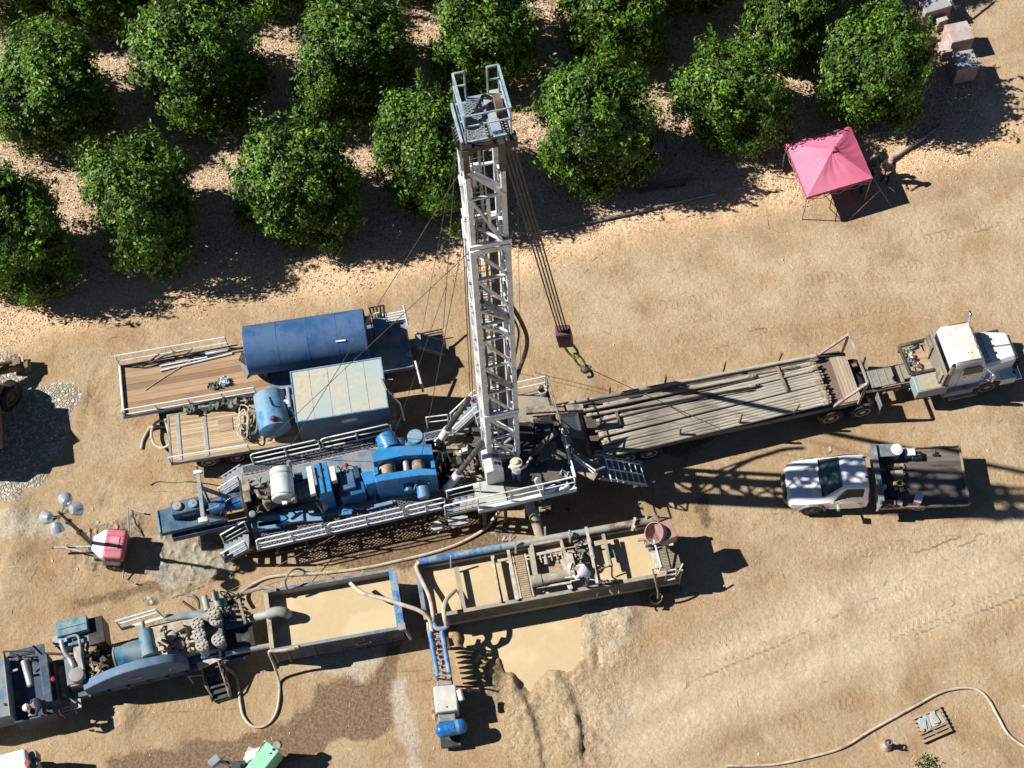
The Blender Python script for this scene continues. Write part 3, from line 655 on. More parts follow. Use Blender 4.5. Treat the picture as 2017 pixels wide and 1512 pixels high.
def crown_mesh(seed, nl=32000):
    """leafy crown ~2.6 m radius: leaf faces on clumps spread through an uneven volume, a centre near z=2.4"""
    r = np.random.default_rng(seed); C = []; Nn = []
    nc = 150; cl = []
    R0 = 2.15
    # clump centres over an uneven, nearly straight-sided crown that almost reaches the ground
    for i in range(nc):
        az = r.uniform(0, 2*math.pi); lob = 1+0.12*math.sin(az*2+seed)+0.10*math.sin(az*3+seed*2.3)+0.06*math.sin(az*7+seed)+r.normal(0, 0.05)
        top = 4.75+0.35*math.sin(az+seed*1.7)+0.25*math.sin(az*3+seed)
        if i < 105:
            z = r.uniform(0.55, top-0.35); t_ = abs((z-2.1)/(2.9)); rad = R0*lob*max(0.1, 1-t_**2.6)**0.5
            rad *= (0.95 if r.random() < 0.8 else 0.7)
        else:
            rad = R0*lob*0.78*math.sqrt(r.random()); z = top-0.35-0.9*(rad/R0)**2+r.normal(0, 0.16)
        cl.append((np.array([math.cos(az)*rad, math.sin(az)*rad, z]), r.uniform(0.26, 0.66)))
    per = nl//nc; V = []
    for c, cr in cl:
        n = int(per*(cr/0.6)**2)
        d = r.normal(size=(n, 3)); d /= np.linalg.norm(d, axis=1)[:, None]
        rr = cr*(r.uniform(0, 1, n)**0.35)*(1+0.32*np.sin(d[:, 0]*6+d[:, 1]*5+c[0]*7+d[:, 2]*4))
        p = c + d*rr[:, None]
        out = c-np.array([0, 0, 2.2]); out = out/(np.linalg.norm(out)+1e-6)
        nrm = d*0.6 + out*0.65 + np.array([0, 0, 0.2]) + r.normal(0, 0.33, (n, 3))
        V.append((p, nrm))
    # dense inner foliage that closes the crown
    n = 9000; az = r.uniform(0, 2*math.pi, n); z = r.uniform(0.35, 4.0, n); rad = 1.75*np.clip(1-np.abs((z-1.9)/2.5)**3, .05, 1)**.5*r.uniform(.6, 1, n)**.5
    V.append((np.stack([np.cos(az)*rad, np.sin(az)*rad, z], 1), r.normal(0, 1, (n, 3))+np.stack([np.cos(az), np.sin(az), np.zeros(n)], 1)))
    # upright shoots breaking the outline
    for i in range(110):
        c, cr = cl[r.integers(nc)]
        if c[2] < 2.2: continue
        b = c+np.array([r.normal(0, .3), r.normal(0, .3), cr*0.7]); dr = np.array([r.normal(0, .45), r.normal(0, .45), 1.0]); dr /= np.linalg.norm(dr)
        n = 22; t = r.uniform(0, 1, n); p = b+dr*(t*0.85)[:, None]+r.normal(0, 0.06, (n, 3))
        V.append((p, r.normal(0, .7, (n, 3))+np.array([0, 0, 0.8])))
    p = np.concatenate([a for a, _ in V]); nr = np.concatenate([b for _, b in V])
    k = p[:, 2] > 0.15; p = p[k]; nr = nr[k]; n = len(p)
    nr /= np.linalg.norm(nr, axis=1)[:, None]
    t = r.normal(size=(n, 3)); t -= nr*(t*nr).sum(1)[:, None]; t /= np.linalg.norm(t, axis=1)[:, None]; s = np.cross(nr, t)
    ln = r.uniform(0.065, 0.115, n)[:, None]; wd = ln*r.uniform(0.42, 0.6, n)[:, None]
    v = np.stack([p-t*ln, p+s*wd+nr*ln*0.12, p+t*ln, p-s*wd+nr*ln*0.12], 1).reshape(-1, 3)
    f = np.arange(4*n).reshape(n, 4)
    me = bpy.data.meshes.new('crown'); me.from_pydata(v.tolist(), [], f.tolist()); me.update(); me.materials.append(LEAF)
    return me
def trunk_mesh(seed):
    r = random.Random(seed); mb = MB()
    mb.tube([(0,0,-0.2),(0.02,0.01,0.4),(0.0,0.03,0.9)], 0.16, 10, True, 0.12)
    for i in range(7):
        a = i*0.9+r.random(); b = Vector((0,0,0.75)); e = Vector((math.cos(a)*1.3, math.sin(a)*1.3, 2.2+r.random()*1.2))
        mb.tube(spline([b, b.lerp(e, .4)+Vector((0,0,.15)), e], 4), 0.075, 6, True, 0.02)
    me = mb.build('trunk', 'bark'); d = me.data; bpy.data.objects.remove(me); return d
CROWNS = [crown_mesh(11), crown_mesh(23), crown_mesh(37), crown_mesh(51)]
TRUNKS = [trunk_mesh(1), trunk_mesh(2)]
# crown centre pixel (seen), diameter m in x, in y, height scale
TREES = [
 (25,470,5.0,5.0,1.0,'front-row citrus tree cut by the left edge of the photo, above the yellow loader'),
 (278,405,5.0,5.1,1.05,'bright front-row citrus tree, second from the left edge'),
 (592,372,5.1,5.0,1.0,'olive-tinged front-row citrus tree above the blue cylindrical tank'),
 (850,318,4.6,5.2,1.05,'front-row citrus tree half hidden behind the white mast'),
 (1175,262,4.9,5.2,1.05,'front-row citrus tree just right of the crown platform of the mast'),
 (1442,192,4.7,4.8,1.0,'front-row citrus tree left of the pink canopy, beside the shaded grey chair'),
 (1722,128,5.6,4.7,0.95,'widest front-row citrus tree, above the pink canopy'),
 (100,182,5.5,5.7,1.0,'second-row citrus tree at the left edge of the photo'),
 (388,135,5.9,5.7,1.05,'widest second-row citrus tree, right of a small sunlit gap of leaf litter'),
 (692,118,5.3,5.5,1.0,'bright second-row citrus tree behind the olive-tinged one'),
 (950,62,4.9,5.2,1.0,'second-row citrus tree directly behind the crown platform of the mast'),
 (1210,30,5.0,5.2,1.0,'second-row citrus tree cut by the top edge, right of the mast'),
 (1570,12,6.6,4.0,0.95,'dark second-row citrus tree cut by the top edge, left of the brick pallets'),
 (30,-45,5.4,5.4,1.0,'third-row citrus tree at the top left corner of the photo'),
 (205,-42,5.2,5.0,1.0,'third-row citrus tree cut by the top edge, left of the wide crown'),
 (510,-85,5.4,5.4,1.05,'third-row citrus tree barely showing at the top edge between two second-row crowns'),
 (820,-125,5.2,5.0,0.95,'third-row citrus tree above the dark gap left of the mast top'),
 (1080,-150,5.2,5.0,0.95,'third-row citrus tree beyond the top edge right of the mast'),
 (1370,-80,4.6,4.6,0.95,'third-row citrus tree at the top edge right of centre'),
 (1700,-110,4.6,4.4,0.95,'third-row citrus tree at the top edge near the dirt road'),
]
for i, (x, y, dx, dy, hs, lb) in enumerate(TREES):
    c = P(x, y-8, 2.6*hs)
    e = bpy.data.objects.new('citrus_tree', None); link(e); e.location = (c.x, c.y, 0)
    e.rotation_euler = (0, 0, 0); tag(e, lb, 'tree', 'citrus trees in the orchard rows')
    k = i*7 % 4; ra = random.Random(i*3+1)
    cr = bpy.data.objects.new('crown', CROWNS[k]); link(cr, e)
    cr.rotation_euler = (0, 0, ra.uniform(0, 6.28)); cr.scale = (dx/4.85, dy/5.25, hs*ra.uniform(1.02, 1.10)*(.93 if x in (1442, 1722) else 1))
    tr = bpy.data.objects.new('trunk', TRUNKS[i % 2]); link(tr, e); tr.rotation_euler = (0, 0, ra.uniform(0, 6))
# ------------------------------------------------------------------ drilling rig
def proj(v):
    d = CAMM.transposed() @ (Vector(v)-CAMP)
    return (W0/2+FPX*d.x/-d.z, H0/2-FPX*d.y/-d.z)
def view(t, ox, oy, s): return lambda x, y, z: t.l(ox+x/s, oy+y/s, z)
def off(v, da=0, db=0, dz=0): return Vector((v[0]+da, v[1]+db, v[2]+dz))
def wheel(parent, c, r=0.5, w=0.28, ax=(0,1,0), hub='white', side=-1, name='wheel'):
    """tyre with a dished rim; side = which way along ax faces out"""
    c = Vector(c); ax = Vector(ax)*side
    o = MB().lathe(c-ax*w/2, ax, [(0, r*0.55), (0.0, r*0.9), (0.03, r*0.98), (0.06, r), (w-0.06, r), (w-0.03, r*0.98), (w, r*0.9), (w, r*0.6), (w-0.03, r*0.56)], 28).build(name, 'rubber', parent, True)
    rim = MB().lathe(c-ax*w/2, ax, [(0, r*0.54), (w-0.01, r*0.58), (w-0.01, r*0.53), (w-0.07, r*0.48), (w-0.09, r*0.25), (w-0.02, r*0.22), (w-0.02, r*0.12)], 24)
    for k in range(8):
        a = k*math.pi/4; x = ax.orthogonal().normalized(); y = ax.cross(x)
        rim.ball(c+ax*(w/2-0.075)+(x*math.cos(a)+y*math.sin(a))*r*0.36, r*0.045, 6)
    rim.build('rim', hub, o, True)
    return o
def bolts(mb, p, q, n, r=0.02):
    for i in range(n): mb.ball(Vector(p).lerp(Vector(q), (i+0.5)/n), r, 6)
def stair(parent, a, b, w, n, m='galv', rails=(1, 1), rh=0.9, railm='white_rig', name='stair', side=None):
    """stair from top point a to bottom point b (local, centre line)"""
    a = Vector(a); b = Vector(b); d = Vector((b.x-a.x, b.y-a.y, 0)).normalized(); s = Vector((-d.y, d.x, 0))*w/2
    mb = MB()
    for k in (-1, 1): mb.bar(a+s*k, b+s*k, 0.05, 0.16)
    for i in range(n):
        c = a.lerp(b, (i+0.5)/n); mb.cbox(c, 0.22, w-0.06, 0.035, math.atan2(d.y, d.x))
    o = mb.build(name, m, parent)
    for k, on in zip((-1, 1), rails):
        if not on: continue
        r = MB(); up = Vector((0, 0, rh))
        r.tube([a+s*k+up, b+s*k+up], 0.028, 6); r.tube([a+s*k+up*0.5, b+s*k+up*0.5], 0.022, 6)
        r.tube([a+s*k, a+s*k+up], 0.028, 6); r.tube([b+s*k, b+s*k+up], 0.028, 6)
        r.build('handrail', railm, o)
    return o
def make_rig():
    DK = 1.3; FL = 2.4
    t = Thing('drilling_rig', 'blue trailer-mounted drilling rig with a tall white lattice mast standing over the yard', 'drilling rig', (509, 1084), (879, 1001), DK)
    e = t.e; L = t.l
    A = view(t, 300, 900, 6.72); B = view(t, 580, 840, 6.72); C = view(t, 820, 740, 6.72); D = view(t, 1000, 800, 6.72); G = view(t, 280, 780, 3.253); H = view(t, 780, 740, 3.478)
    # local extents
    near = 0.0
    n_in = L(507, 1044, DK).y; f_in = L(600, 914, DK).y; f_out = L(640, 881, DK).y
    aL = 0.0; aR = L(879, 1001, DK).x; tail = L(318, 1045, 1.5).x
    # chassis
    mb = MB(); mid = (n_in+f_in)/2
    for sgn in (-1, 1): mb.box(tail+0.3, aR+1.3, mid+sgn*0.55-0.09, mid+sgn*0.55+0.09, 0.85, 1.18)
    for i in range(9): mb.box(tail+1+i*1.25, tail+1.12+i*1.25, mid-0.5, mid+0.5, 0.9, 1.15)
    mb.build('chassis', 'navy', e, bevel=0.01)
    # main deck between the walkways
    dk = MB(); dk.box(aL-0.1, aR+0.55, n_in+0.004, f_in-0.004, 1.18, DK); dk.build('deck', 'deck_plate' if 0 else 'blue_dusty', e, bevel=0.008)
    # walkways
    def walkway(a0, a1, b0, b1, z, name='walkway'):
        g = MB(); g.box(a0+0.03, a1-0.03, b0+0.03, b1-0.03, z-0.012, z-0.004); o = g.build(name, GRATE, e)
        f = MB(); f.box(a0, a1, b0, b0+0.05, z-0.10, z); f.box(a0, a1, b1-0.05, b1, z-0.10, z)
        n = max(1, int((a1-a0)/1.15))
        for i in range(n+1):
            x = a0+(a1-a0-0.05)*i/n; f.box(x, x+0.05, b0+0.05, b1-0.05, z-0.10, z-0.014)
        f.build('walkway_frame', 'dust_blue', o); return o
    walkway(aL-0.05, aR+0.2, near, n_in, DK); walkway(aL-0.1, aR-1.4, f_in, f_out, DK)
    # near guard rails: four panels
    xs = [0.0, L(647, 1047, DK).x, L(800, 1019, DK).x, aR+0.05]
    def panel(a0, a1, b, z0, h=0.95, m='white_rig', rad=0.03, posts=3, name='guard_rail'):
        g = MB(); c = 0.10
        top = [(a0, b, z0), (a0, b, z0+h-c), (a0+c, b, z0+h), (a1-c, b, z0+h), (a1, b, z0+h-c), (a1, b, z0)]
        g.tube(top, rad, 7); g.tube([(a0, b, z0+h*0.55), (a1, b, z0+h*0.55)], rad*0.9, 7); g.tube([(a0, b, z0+0.08), (a1, b, z0+0.08)], rad*0.9, 7)
        for i in range(1, posts-1):
            x = a0+(a1-a0)*i/(posts-1); g.tube([(x, b, z0-0.05), (x, b, z0+h)], rad, 7)
        return g.build(name, m, e, True)
    for i in range(3): panel(xs[i]+0.06, xs[i+1]-0.06, near+0.03, DK)
    fx = [L(499, 907, DK).x, L(631, 882, DK).x, L(634, 881, DK).x, L(772, 855, DK).x]
    panel(fx[0], fx[1], f_out-0.03, DK, 0.85); panel(fx[2]+0.05, fx[3], f_out-0.03, DK, 0.85)
    # legs (outriggers) under the near walkway and the placards hung on it
    lg = MB()
    for i in range(7):
        x = 0.6+i*1.12; lg.box(x, x+0.06, near+0.1, near+0.16, 0.35, DK-0.1)
    lg.tube([(0.3, near+0.12, 0.38), (aR+0.3, near+0.12, 0.38)], 0.03, 6); lg.build('skirt_frame', 'steel_dark', e)
    for (x0, x1, kind) in ((846, 874, 1), (884, 904, 0), (905, 924, 0)):
        p = L(x0, 1034, 0.75); q = L(x1, 1030, 0.75); c = (p+q)/2; w = (q-p).length
        s = MB(); s.side([(c.x-w/2, c.z), (c.x, c.z-w/2), (c.x+w/2, c.z), (c.x, c.z+w/2)] if kind else [(c.x-w/2, c.z-w/2), (c.x+w/2, c.z-w/2), (c.x+w/2, c.z+w/2), (c.x-w/2, c.z+w/2)], near-0.02, near)
        o = s.build('placard', 'white', e, label='white diamond placard' if kind else None)
        o.rotation_euler = (-1.0, 0, 0)
        piv = Vector((0, near, c.z)); o.location = piv+Vector((0, -.34, -.1)) - Matrix.Rotation(-1.0, 3, 'X') @ piv
        k = MB()
        if kind:
            k.side([(c.x-w*0.36, c.z+0.015), (c.x+w*0.36, c.z-0.02), (c.x+w*0.30, c.z-0.06), (c.x-w*0.33, c.z-0.025)], near-0.026, near-0.021)
        else:
            k.side([(c.x-w*0.3, c.z-0.05), (c.x+w*0.3, c.z-0.05), (c.x+w*0.3, c.z-0.03), (c.x-w*0.3, c.z-0.03)], near-0.026, near-0.021)
            k.side([(c.x-w*0.3, c.z+0.05), (c.x+w*0.2, c.z+0.05), (c.x+w*0.2, c.z+0.07), (c.x-w*0.3, c.z+0.07)], near-0.026, near-0.021)
        k.build('placard_mark', 'steel_dark', o)
    # wheels under the deck
    for x in (500, 535, 572): 
        c = L(x, 1100, 0.0)
        wheel(e, (c.x, near+0.55, 0.48), 0.48, 0.26, side=-1, hub='dust_blue'); wheel(e, (c.x, f_in-0.2, 0.48), 0.48, 0.26, side=1, hub='dust_blue')
    # tail deck and box
    p = A(100, 860, 1.55); ta = A(80, 700, 1.55); te = A(640, 620, 1.55)
    tl = MB(); b0 = A(120, 1010, 1.55).y; b1 = ta.y; tl.box(p.x, A(640, 880, 1.55).x+0.9, b0, b1, 1.25, 1.55); tl.build('tail_deck', 'navy_tail', e, bevel=0.02)
    bx = MB(); x0 = A(245, 690, 2.1).x; x1 = A(650, 640, 2.1).x; y0 = A(245, 770, 2.1).y; y1 = A(235, 600, 2.1).y
    bx.box(x0, x1, y0, y1, 1.55, 2.1); o = bx.build('tank_box', 'navy_tail', e, bevel=0.02)
    for (x, y) in ((325, 640), (535, 605)):
        c = A(x, y, 2.22); MB().lathe((c.x, c.y, 2.1), (0,0,1), [(0, 0.17), (0.10, 0.17), (0.12, 0.15), (0.12, 0.04), (0.15, 0.03)], 20).build('cap', 'dust_blue', o, True)
    k = MB(); k.box(x0+0.35, x1-0.3, y0-0.012, y0-0.002, 1.78, 1.90); k.build('name_plate', 'dust_blue', o)
    MB().box(p.x-0.07, p.x-0.003, b0+0.02, b1-0.02, 1.2, 1.6).build('bumper', 'blue_light', e, bevel=0.015)
    # mast rest: cross bar with white end pads
    q0 = A(610, 220, 2.9); q1 = A(675, 830, 2.9)
    r = MB(); r.bar(q0, q1, 0.14, 0.14); r.bar(q1.lerp(q0, .2), off(q1.lerp(q0, .2), 0, 0, -1.3), 0.1); r.bar(q1.lerp(q0, .6), off(q1.lerp(q0, .6), 0, 0, -1.3), 0.1)
    r.bar(q0.lerp(q1, .30), A(1030, 540, 1.7), 0.12); r.bar(q0.lerp(q1, .9), A(1000, 820, 1.6), 0.09); r.bar(q0.lerp(q1, .12), A(760, 600, 1.6), 0.08)
    o = r.build('mast_rest', 'dust_blue', e, bevel=0.01)
    MB().cbox(off(q0, 0, .05, .1), 0.34, 0.14, 0.12).build('rest_pad', 'white', o, bevel=0.01); MB().cbox(off(q1, 0, -.02, .1), 0.34, 0.18, 0.12).build('rest_pad', 'white', o, bevel=0.01)
    MB().cyl(off(q0, 0, .18, .05), off(q0, 0, .18, .35), 0.05, 8).build('pin', 'grey_metal', o)
    # blue cylinder under the rest, chain, hose loops
    c0 = A(760, 680, 1.85); c1 = A(1200, 600, 1.85)
    MB().cyl(c0, c1, 0.24, 20).build('air_tank', 'blue', e, True)
    ch = MB(); a0 = A(735, 700, 2.3); a1 = A(1030, 545, 2.35)
    for i in range(14): ch.ball(a0.lerp(a1, i/13)+Vector((0,0,-0.10*math.sin(math.pi*i/13))), 0.035, 6, (1.3, .8, .8))
    ch.build('chain', 'galv', e)
    rr = random.Random(5)
    hz = MB()
    for i in range(9):
        s = A(780+rr.random()*200, 640+rr.random()*160, 1.8); d2 = off(s, rr.uniform(.1,.45), rr.uniform(-.25,.25), rr.uniform(-.1,.2))
        hz.tube(spline([s, off(s.lerp(d2, .5), 0, 0, .2), d2], 5), 0.025, 6)
    hz.build('hose_bundle', 'maroon', e, True)
    # ladder frame at far end of deck
    # engine: block, radiator, pipes
    ex0 = A(1200, 600, 2.2).x; ex1 = A(1560, 500, 2.2).x
    eb = MB(); yb0 = A(1300, 760, 2.2).y; yb1 = A(1250, 330, 2.2).y
    eb.box(ex0+0.3, ex1+1.0, yb0+0.3, yb1-0.2, 1.3, 2.15); eb.box(ex0+0.5, ex1+0.4, yb0+0.45, yb1-0.35, 2.15, 2.45)
    for i in range(6): eb.cbox((ex0+0.6+i*0.26, yb0+0.42, 2.3), 0.18, 0.2, 0.25); eb.cbox((ex0+0.6+i*0.26, yb1-0.32, 2.3), 0.18, 0.2, 0.25)
    eo = eb.build('engine', 'steel_dark', e, bevel=0.02)
    rd = MB(); rd.box(ex0, ex0+0.16, yb0+0.05, yb1-0.05, 1.35, 2.6); rd.build('radiator', 'black', eo, bevel=0.02)
    rd = MB(); rd.cbox(A(1235, 370, 2.75), 0.28, 0.5, 0.18); rd.cbox(A(1250, 520, 2.72), 0.26, 0.4, 0.15); rd.build('header_tank', 'steel_dust', eo, bevel=0.02)
    pp = MB(); rr = random.Random(9)
    pp.tube(spline([A(1290, 480, 2.5), A(1380, 450, 2.6), A(1420, 520, 2.6), A(1520, 540, 2.5)], 6), 0.07, 8)
    pp.tube(spline([A(1300, 340, 2.5), A(1370, 290, 2.65), A(1430, 380, 2.6), A(1300, 400, 2.5)], 6), 0.045, 8)
    pp.tube(spline([A(1560, 590, 2.5), A(1480, 600, 2.6), A(1540, 700, 2.3)], 6), 0.06, 8)
    for i in range(16):
        s = A(1220+rr.random()*360, 300+rr.random()*460, 2.35); d2 = off(s, rr.uniform(-.4,.4), rr.uniform(-.4,.4), rr.uniform(-.1,.15))
        pp.tube(spline([s, off(s.lerp(d2, .5), 0, 0, .12), d2], 5), rr.uniform(0.015, 0.035), 6)
    pp.build('engine_pipes', 'steel_dust', eo, True)
    MB().lathe(A(1325, 760, 2.35), (0.15, -0.3, 1), [(0, .1), (0.0, .12), (0.22, .12), (.25, .09)], 14).build('filter', 'galv', eo, True)
    MB().cbox(A(1750, 590, 2.75), 0.18, 0.18, 0.1).build('filter_cap', 'white', eo, bevel=0.01)
    # big pale silencer drum across the engine
    m0 = A(1700, 165, 2.75); m1 = A(1735, 560, 2.75); ax = (m1-m0).normalized(); ln = (m1-m0).length
    dr = MB(); dr.lathe(m0, ax, [(0, .30), (0.0, .38), (.04, .42), (ln-.04, .42), (ln, .38), (ln, .30)], 32); o = dr.build('silencer', 'silencer', e, True)
    bd = MB()
    for f_ in (0.2, 0.9): bd.lathe(m0+ax*ln*f_, ax, [(0, .405), (0, .432), (.04, .432), (.04, .405)], 32)
    bd.build('band', 'grey_metal', o, True)
    MB().cyl(off(m0, .35, .0, .0), off(m0, .35, .15, .25), 0.08, 12).build('exhaust_stub', 'galv', o, True); MB().cyl(off(m1, .38, .05, 0), off(m1, .38, -.22, .1), 0.10, 14).build('exhaust_stub', 'rust', o, True)
    # drive line and cabinets
    dv = MB(); dv.box(ex1+0.8, B(205, 600, 2.0).x, yb0+0.35, yb1-0.3, 1.3, 2.05); dv.cbox(B(50, 660, 2.25), 0.3, 0.3, 0.3); dv.cyl((ex1+0.7, (yb0+yb1)/2, 1.9), (B(230, 600, 2).x, (yb0+yb1)/2, 1.9), 0.36, 20); dv.build('gear_case', 'navy', e, True)
    c = MB(); w0 = B(250, 500, 2.8); w1 = B(500, 850, 2.8); c.box(w0.x, w1.x, w1.y, w0.y, 1.3, 2.8); o = c.build('cabinet', 'blue_bright', e, bevel=0.015)
    MB().box(w0.x+0.20, w0.x+0.24, w1.y-.01, w0.y+.01, 2.802, 2.86).build('cabinet_rib', 'steel_dark', o)
    hc = MB(); hc.cbox(off(B(365, 570, 2.83)), 0.08, 0.1, 0.03); hc.cbox(off(B(385, 670, 2.82)), 0.1, 0.04, 0.02); hc.cbox(B(300, 660, 2.83), .1, .1, .03); hc.build('latch', 'black', o)
    c = MB(); s0 = B(195, 540, 2.85); s1 = B(255, 905, 2.85); c.bar(s0, s1, 0.2, 0.24); c.build('white_header', 'white', e, bevel=0.02)
    c = MB(); s0 = B(500, 545, 2.6); s1 = B(535, 735, 2.6); c.bar(s0, s1, 0.2, 0.3); c.build('white_header', 'white', e, bevel=0.02)
    c = MB(); z0 = B(560, 700, 2.2); z1 = B(900, 640, 2.2); c.box(z0.x, z1.x, z0.y-0.75, z0.y+0.3, 1.3, 2.2); c.box(z0.x+.1, z1.x-.3, z0.y-0.55, z0.y+0.2, 2.2, 2.4); o = c.build('gearbox', 'blue', e, bevel=0.04)
    MB().box(z1.x-.28, z1.x-.1, z0.y-.25, z0.y+.25, 2.2, 2.5).build('valve_block', 'navy', o, bevel=.01)
    v = MB(); rr = random.Random(2)
    for i in range(12):
        s = B(560+rr.random()*130, 540+rr.random()*110, 2.3); d2 = off(s, rr.uniform(-.1,.35), rr.uniform(-.2,.2), -.1); v.tube(spline([s, off(s.lerp(d2,.5),0,0,.2), d2], 5), .018, 5)
    v.build('hose_bundle', 'black', e, True)
    MB().lathe(B(685, 520, 2.5), (0,0,1), [(0, .07), (.1, .09), (.16, .03)], 10).build('red_valve', 'red', e, True)
    v = MB(); rr = random.Random(12)
    for i in range(10):
        s = B(290+rr.random()*80, 900+rr.random()*150, 1.9); d2 = off(s, rr.uniform(.0,.3), rr.uniform(-.3,.1), -.2); v.tube(spline([s, off(s.lerp(d2,.5),0,0,.2), d2], 5), .03, 6)
    v.build('hose_bundle', 'hose', e, True)
    # drawworks: two bent guard housings with drums between
    def poly(F, pts, z): return [(q.x, q.y) for q in (F(x, y, z) for x, y in pts)]
    def ccw(ps):
        a = sum(ps[i][0]*ps[(i+1) % len(ps)][1]-ps[(i+1) % len(ps)][0]*ps[i][1] for i in range(len(ps))); return ps if a > 0 else ps[::-1]
    ZT = 2.9
    f1 = ccw(poly(B, [(1010,360),(1080,310),(1290,262),(1620,235),(1815,228),(1835,370),(1620,372),(1420,388),(1080,462),(1040,472)], ZT))
    f2 = ccw(poly(B, [(1060,660),(1130,630),(1640,550),(1872,558),(1885,638),(1640,645),(1140,720),(1078,738)], ZT))
    dw = MB(); dw.prism(f1, 1.3, ZT); dw.prism(f2, 1.3, ZT); o = dw.build('drawworks', 'blue_bright', e, bevel=0.02)
    dd = MB(); dd.prism(ccw(poly(B, [(1800,455),(1850,445),(1868,540),(1812,545)], 2.7)), 1.3, 2.7); dd.prism(ccw(poly(B, [(1045,540),(1100,530),(1112,620),(1060,650)], 2.7)), 1.3, 2.7)
    dd.prism(ccw(poly(B, [(875,610),(1010,585),(1060,590),(1085,735),(940,768)], 2.55)), 1.3, 2.55); dd.build('end_plate', 'blue_bright', o, bevel=0.01)
    fl = MB(); fl.box(B(1040, 500, 1.4).x, B(1870, 500, 1.4).x, B(1500, 640, 2.9).y, B(1500, 380, 2.9).y, 1.3, 1.5); fl.build('sump', 'black', o)
    for (xa, r_) in ((1245, .30), (1655, .24)):
        g0 = B(xa-12, 430, 2.35); g1 = B(xa, 640, 2.35); MB().lathe(off(g0, 0, .2), (g1-g0).normalized(), [(0, r_*1.5), (.06, r_*1.5), (.06, r_), ((g1-g0).length+.3, r_), ((g1-g0).length+.3, r_*1.4)], 24).build('drum', 'steel_dust', o, True)
    g0 = B(1465, 410, 2.5); g1 = B(1485, 590, 2.5); MB().cyl(g0, g1, .11, 14).build('shaft', 'galv', o, True)
    MB().lathe(B(1195, 120, 2.5), (0.2, -1, 0), [(0, .34), (.04, .38), (.62, .38)], 28).build('brake_cover', 'blue_bright', o, True)
    c = B(1600, 130, 2.7); MB().lathe(off(c, -.0, 0, -.15), (0, 0, 1), [(0, .30), (.16, .30), (.2, .27)], 24).build('fan_cover', 'blue_light', o, True)
    c = B(1400, 190, 2.5); mm = MB(); mm.lathe(off(c, 0, .1), (0, -1, -.2), [(0, .1), (.0, .16), (.3, .16), (.34, .1)], 14)
    for k in range(5): mm.cyl(off(c, -.25+.1*k, .1, -.1), off(c, -.2+.1*k, -.15, .1), .03, 7)
    mm.build('motor', 'blue', o, True)
    for (x, y, r_) in ((1530, 760, .2), (1720, 850, .22)):
        c = B(x, y, 2.2); MB().lathe(off(c, -.05, .2), (-.05, -1, -.25), [(0, r_*.7), (0, r_), (.42, r_), (.46, r_*.7)], 20).build('motor', 'blue' if x < 1600 else 'blue_light', o, True)
    mm = MB(); rr = random.Random(4)
    for i in range(12):
        s = B(1560+rr.random()*230, 670+rr.random()*100, 2.35); d2 = off(s, rr.uniform(-.2,.2), rr.uniform(-.2,.2), rr.uniform(-.2,0)); mm.tube(spline([s, off(s.lerp(d2,.5),0,0,.1), d2], 4), .022, 5)
    mm.build('fittings', 'steel_dust', o, True)
    # dusty loose gear along the deck
    mm = MB()
    for (xa, ya, xb, yb, r_) in ((960,1085,1300,1000,.07),(640,1100,790,1085,.10),(0,1215,380,1190,.16),(575,1150,760,1130,.09),(600,1060,910,1090,.03),(1130,820,1140,910,.04),(1050,850,1070,1000,.04)):
        mm.bar(B(xa, ya, 1.42), B(xb, yb, 1.42), r_*2, .1)
    for (xa, ya, xb, yb, r_) in ((1400,870,2000,780,.2),(1400,920,1700,890,.15)): mm.bar(A(xa, ya, 1.5), A(xb, yb, 1.5), r_*2, .15)
    mm.build('loose_steel', 'blue_light', e, bevel=.01)
    # main pad under the mast (rear frame)
    bx = MB(); q = C(0, 1050, 1.5); q2 = C(930, 900, 1.5)
    for (xa, ya, xb, yb, w, z) in ((260,900,900,860,.35,1.75),(400,960,700,960,.12,1.9),(520,1000,740,1290,.14,1.9),(700,960,760,1290,.14,1.9),(520,1060,760,1040,.16,1.95),(350,900,830,650,.16,1.9),(930,880,1330,800,.2,2.0)):
        bx.bar(C(xa, ya, z), C(xb, yb, z), w, .2)
    bx.build('subframe', 'steel_dust', e, bevel=.01)
    bx = MB(); bx.box(aR-0.2, L(960, 930, 1.3).x+1.4, n_in, f_in, 1.1, 1.3); bx.build('rear_deck', 'steel_dust', e)
    st = MB(); rr = random.Random(8)
    for i in range(34):
        s = C(250+rr.random()*700, 900+rr.random()*430, 1.7+rr.random()*.4); d2 = off(s, rr.uniform(-.5,.5), rr.uniform(-.4,.4), rr.uniform(-.2,.2)); st.tube(spline([s, off(s.lerp(d2,.5),0,0,.15), d2], 5), rr.uniform(.02,.045), 6)
    st.build('hydraulic_lines', 'hose_dark', e, True)
    bb = MB()
    for (x, y, z, a_, b_, h_) in ((330,1060,2.1,.3,.3,.5),(530,1120,2.1,.4,.35,.6),(640,1000,2.2,.3,.2,.4),(600,930,2.1,.3,.2,.3),(1060,1040,2.9,.7,.3,.5),(420,980,1.9,.5,.3,.4),(100,1000,2.0,.3,.5,.4)):
        bb.cbox(C(x, y, z), a_, b_, h_)
    bb.build('valve_block', 'steel_dark', e, bevel=.02)
    bb = MB(); bb.cbox(C(640, 970, 2.3), .22, .16, .2); bb.cbox(C(590, 1000, 2.2), .14, .12, .2); bb.cbox(C(1070, 900, 2.6), .18, .14, .2); bb.cbox(C(345, 1080, 2.2), .06, .3, .08); bb.build('valve_body', 'white', e, bevel=.02)
    # far-side landing, stair rails and blue step left of the mast
    wz = 1.9; w = MB(); y1 = C(500, 660, wz).y; x0 = C(100, 740, wz).x
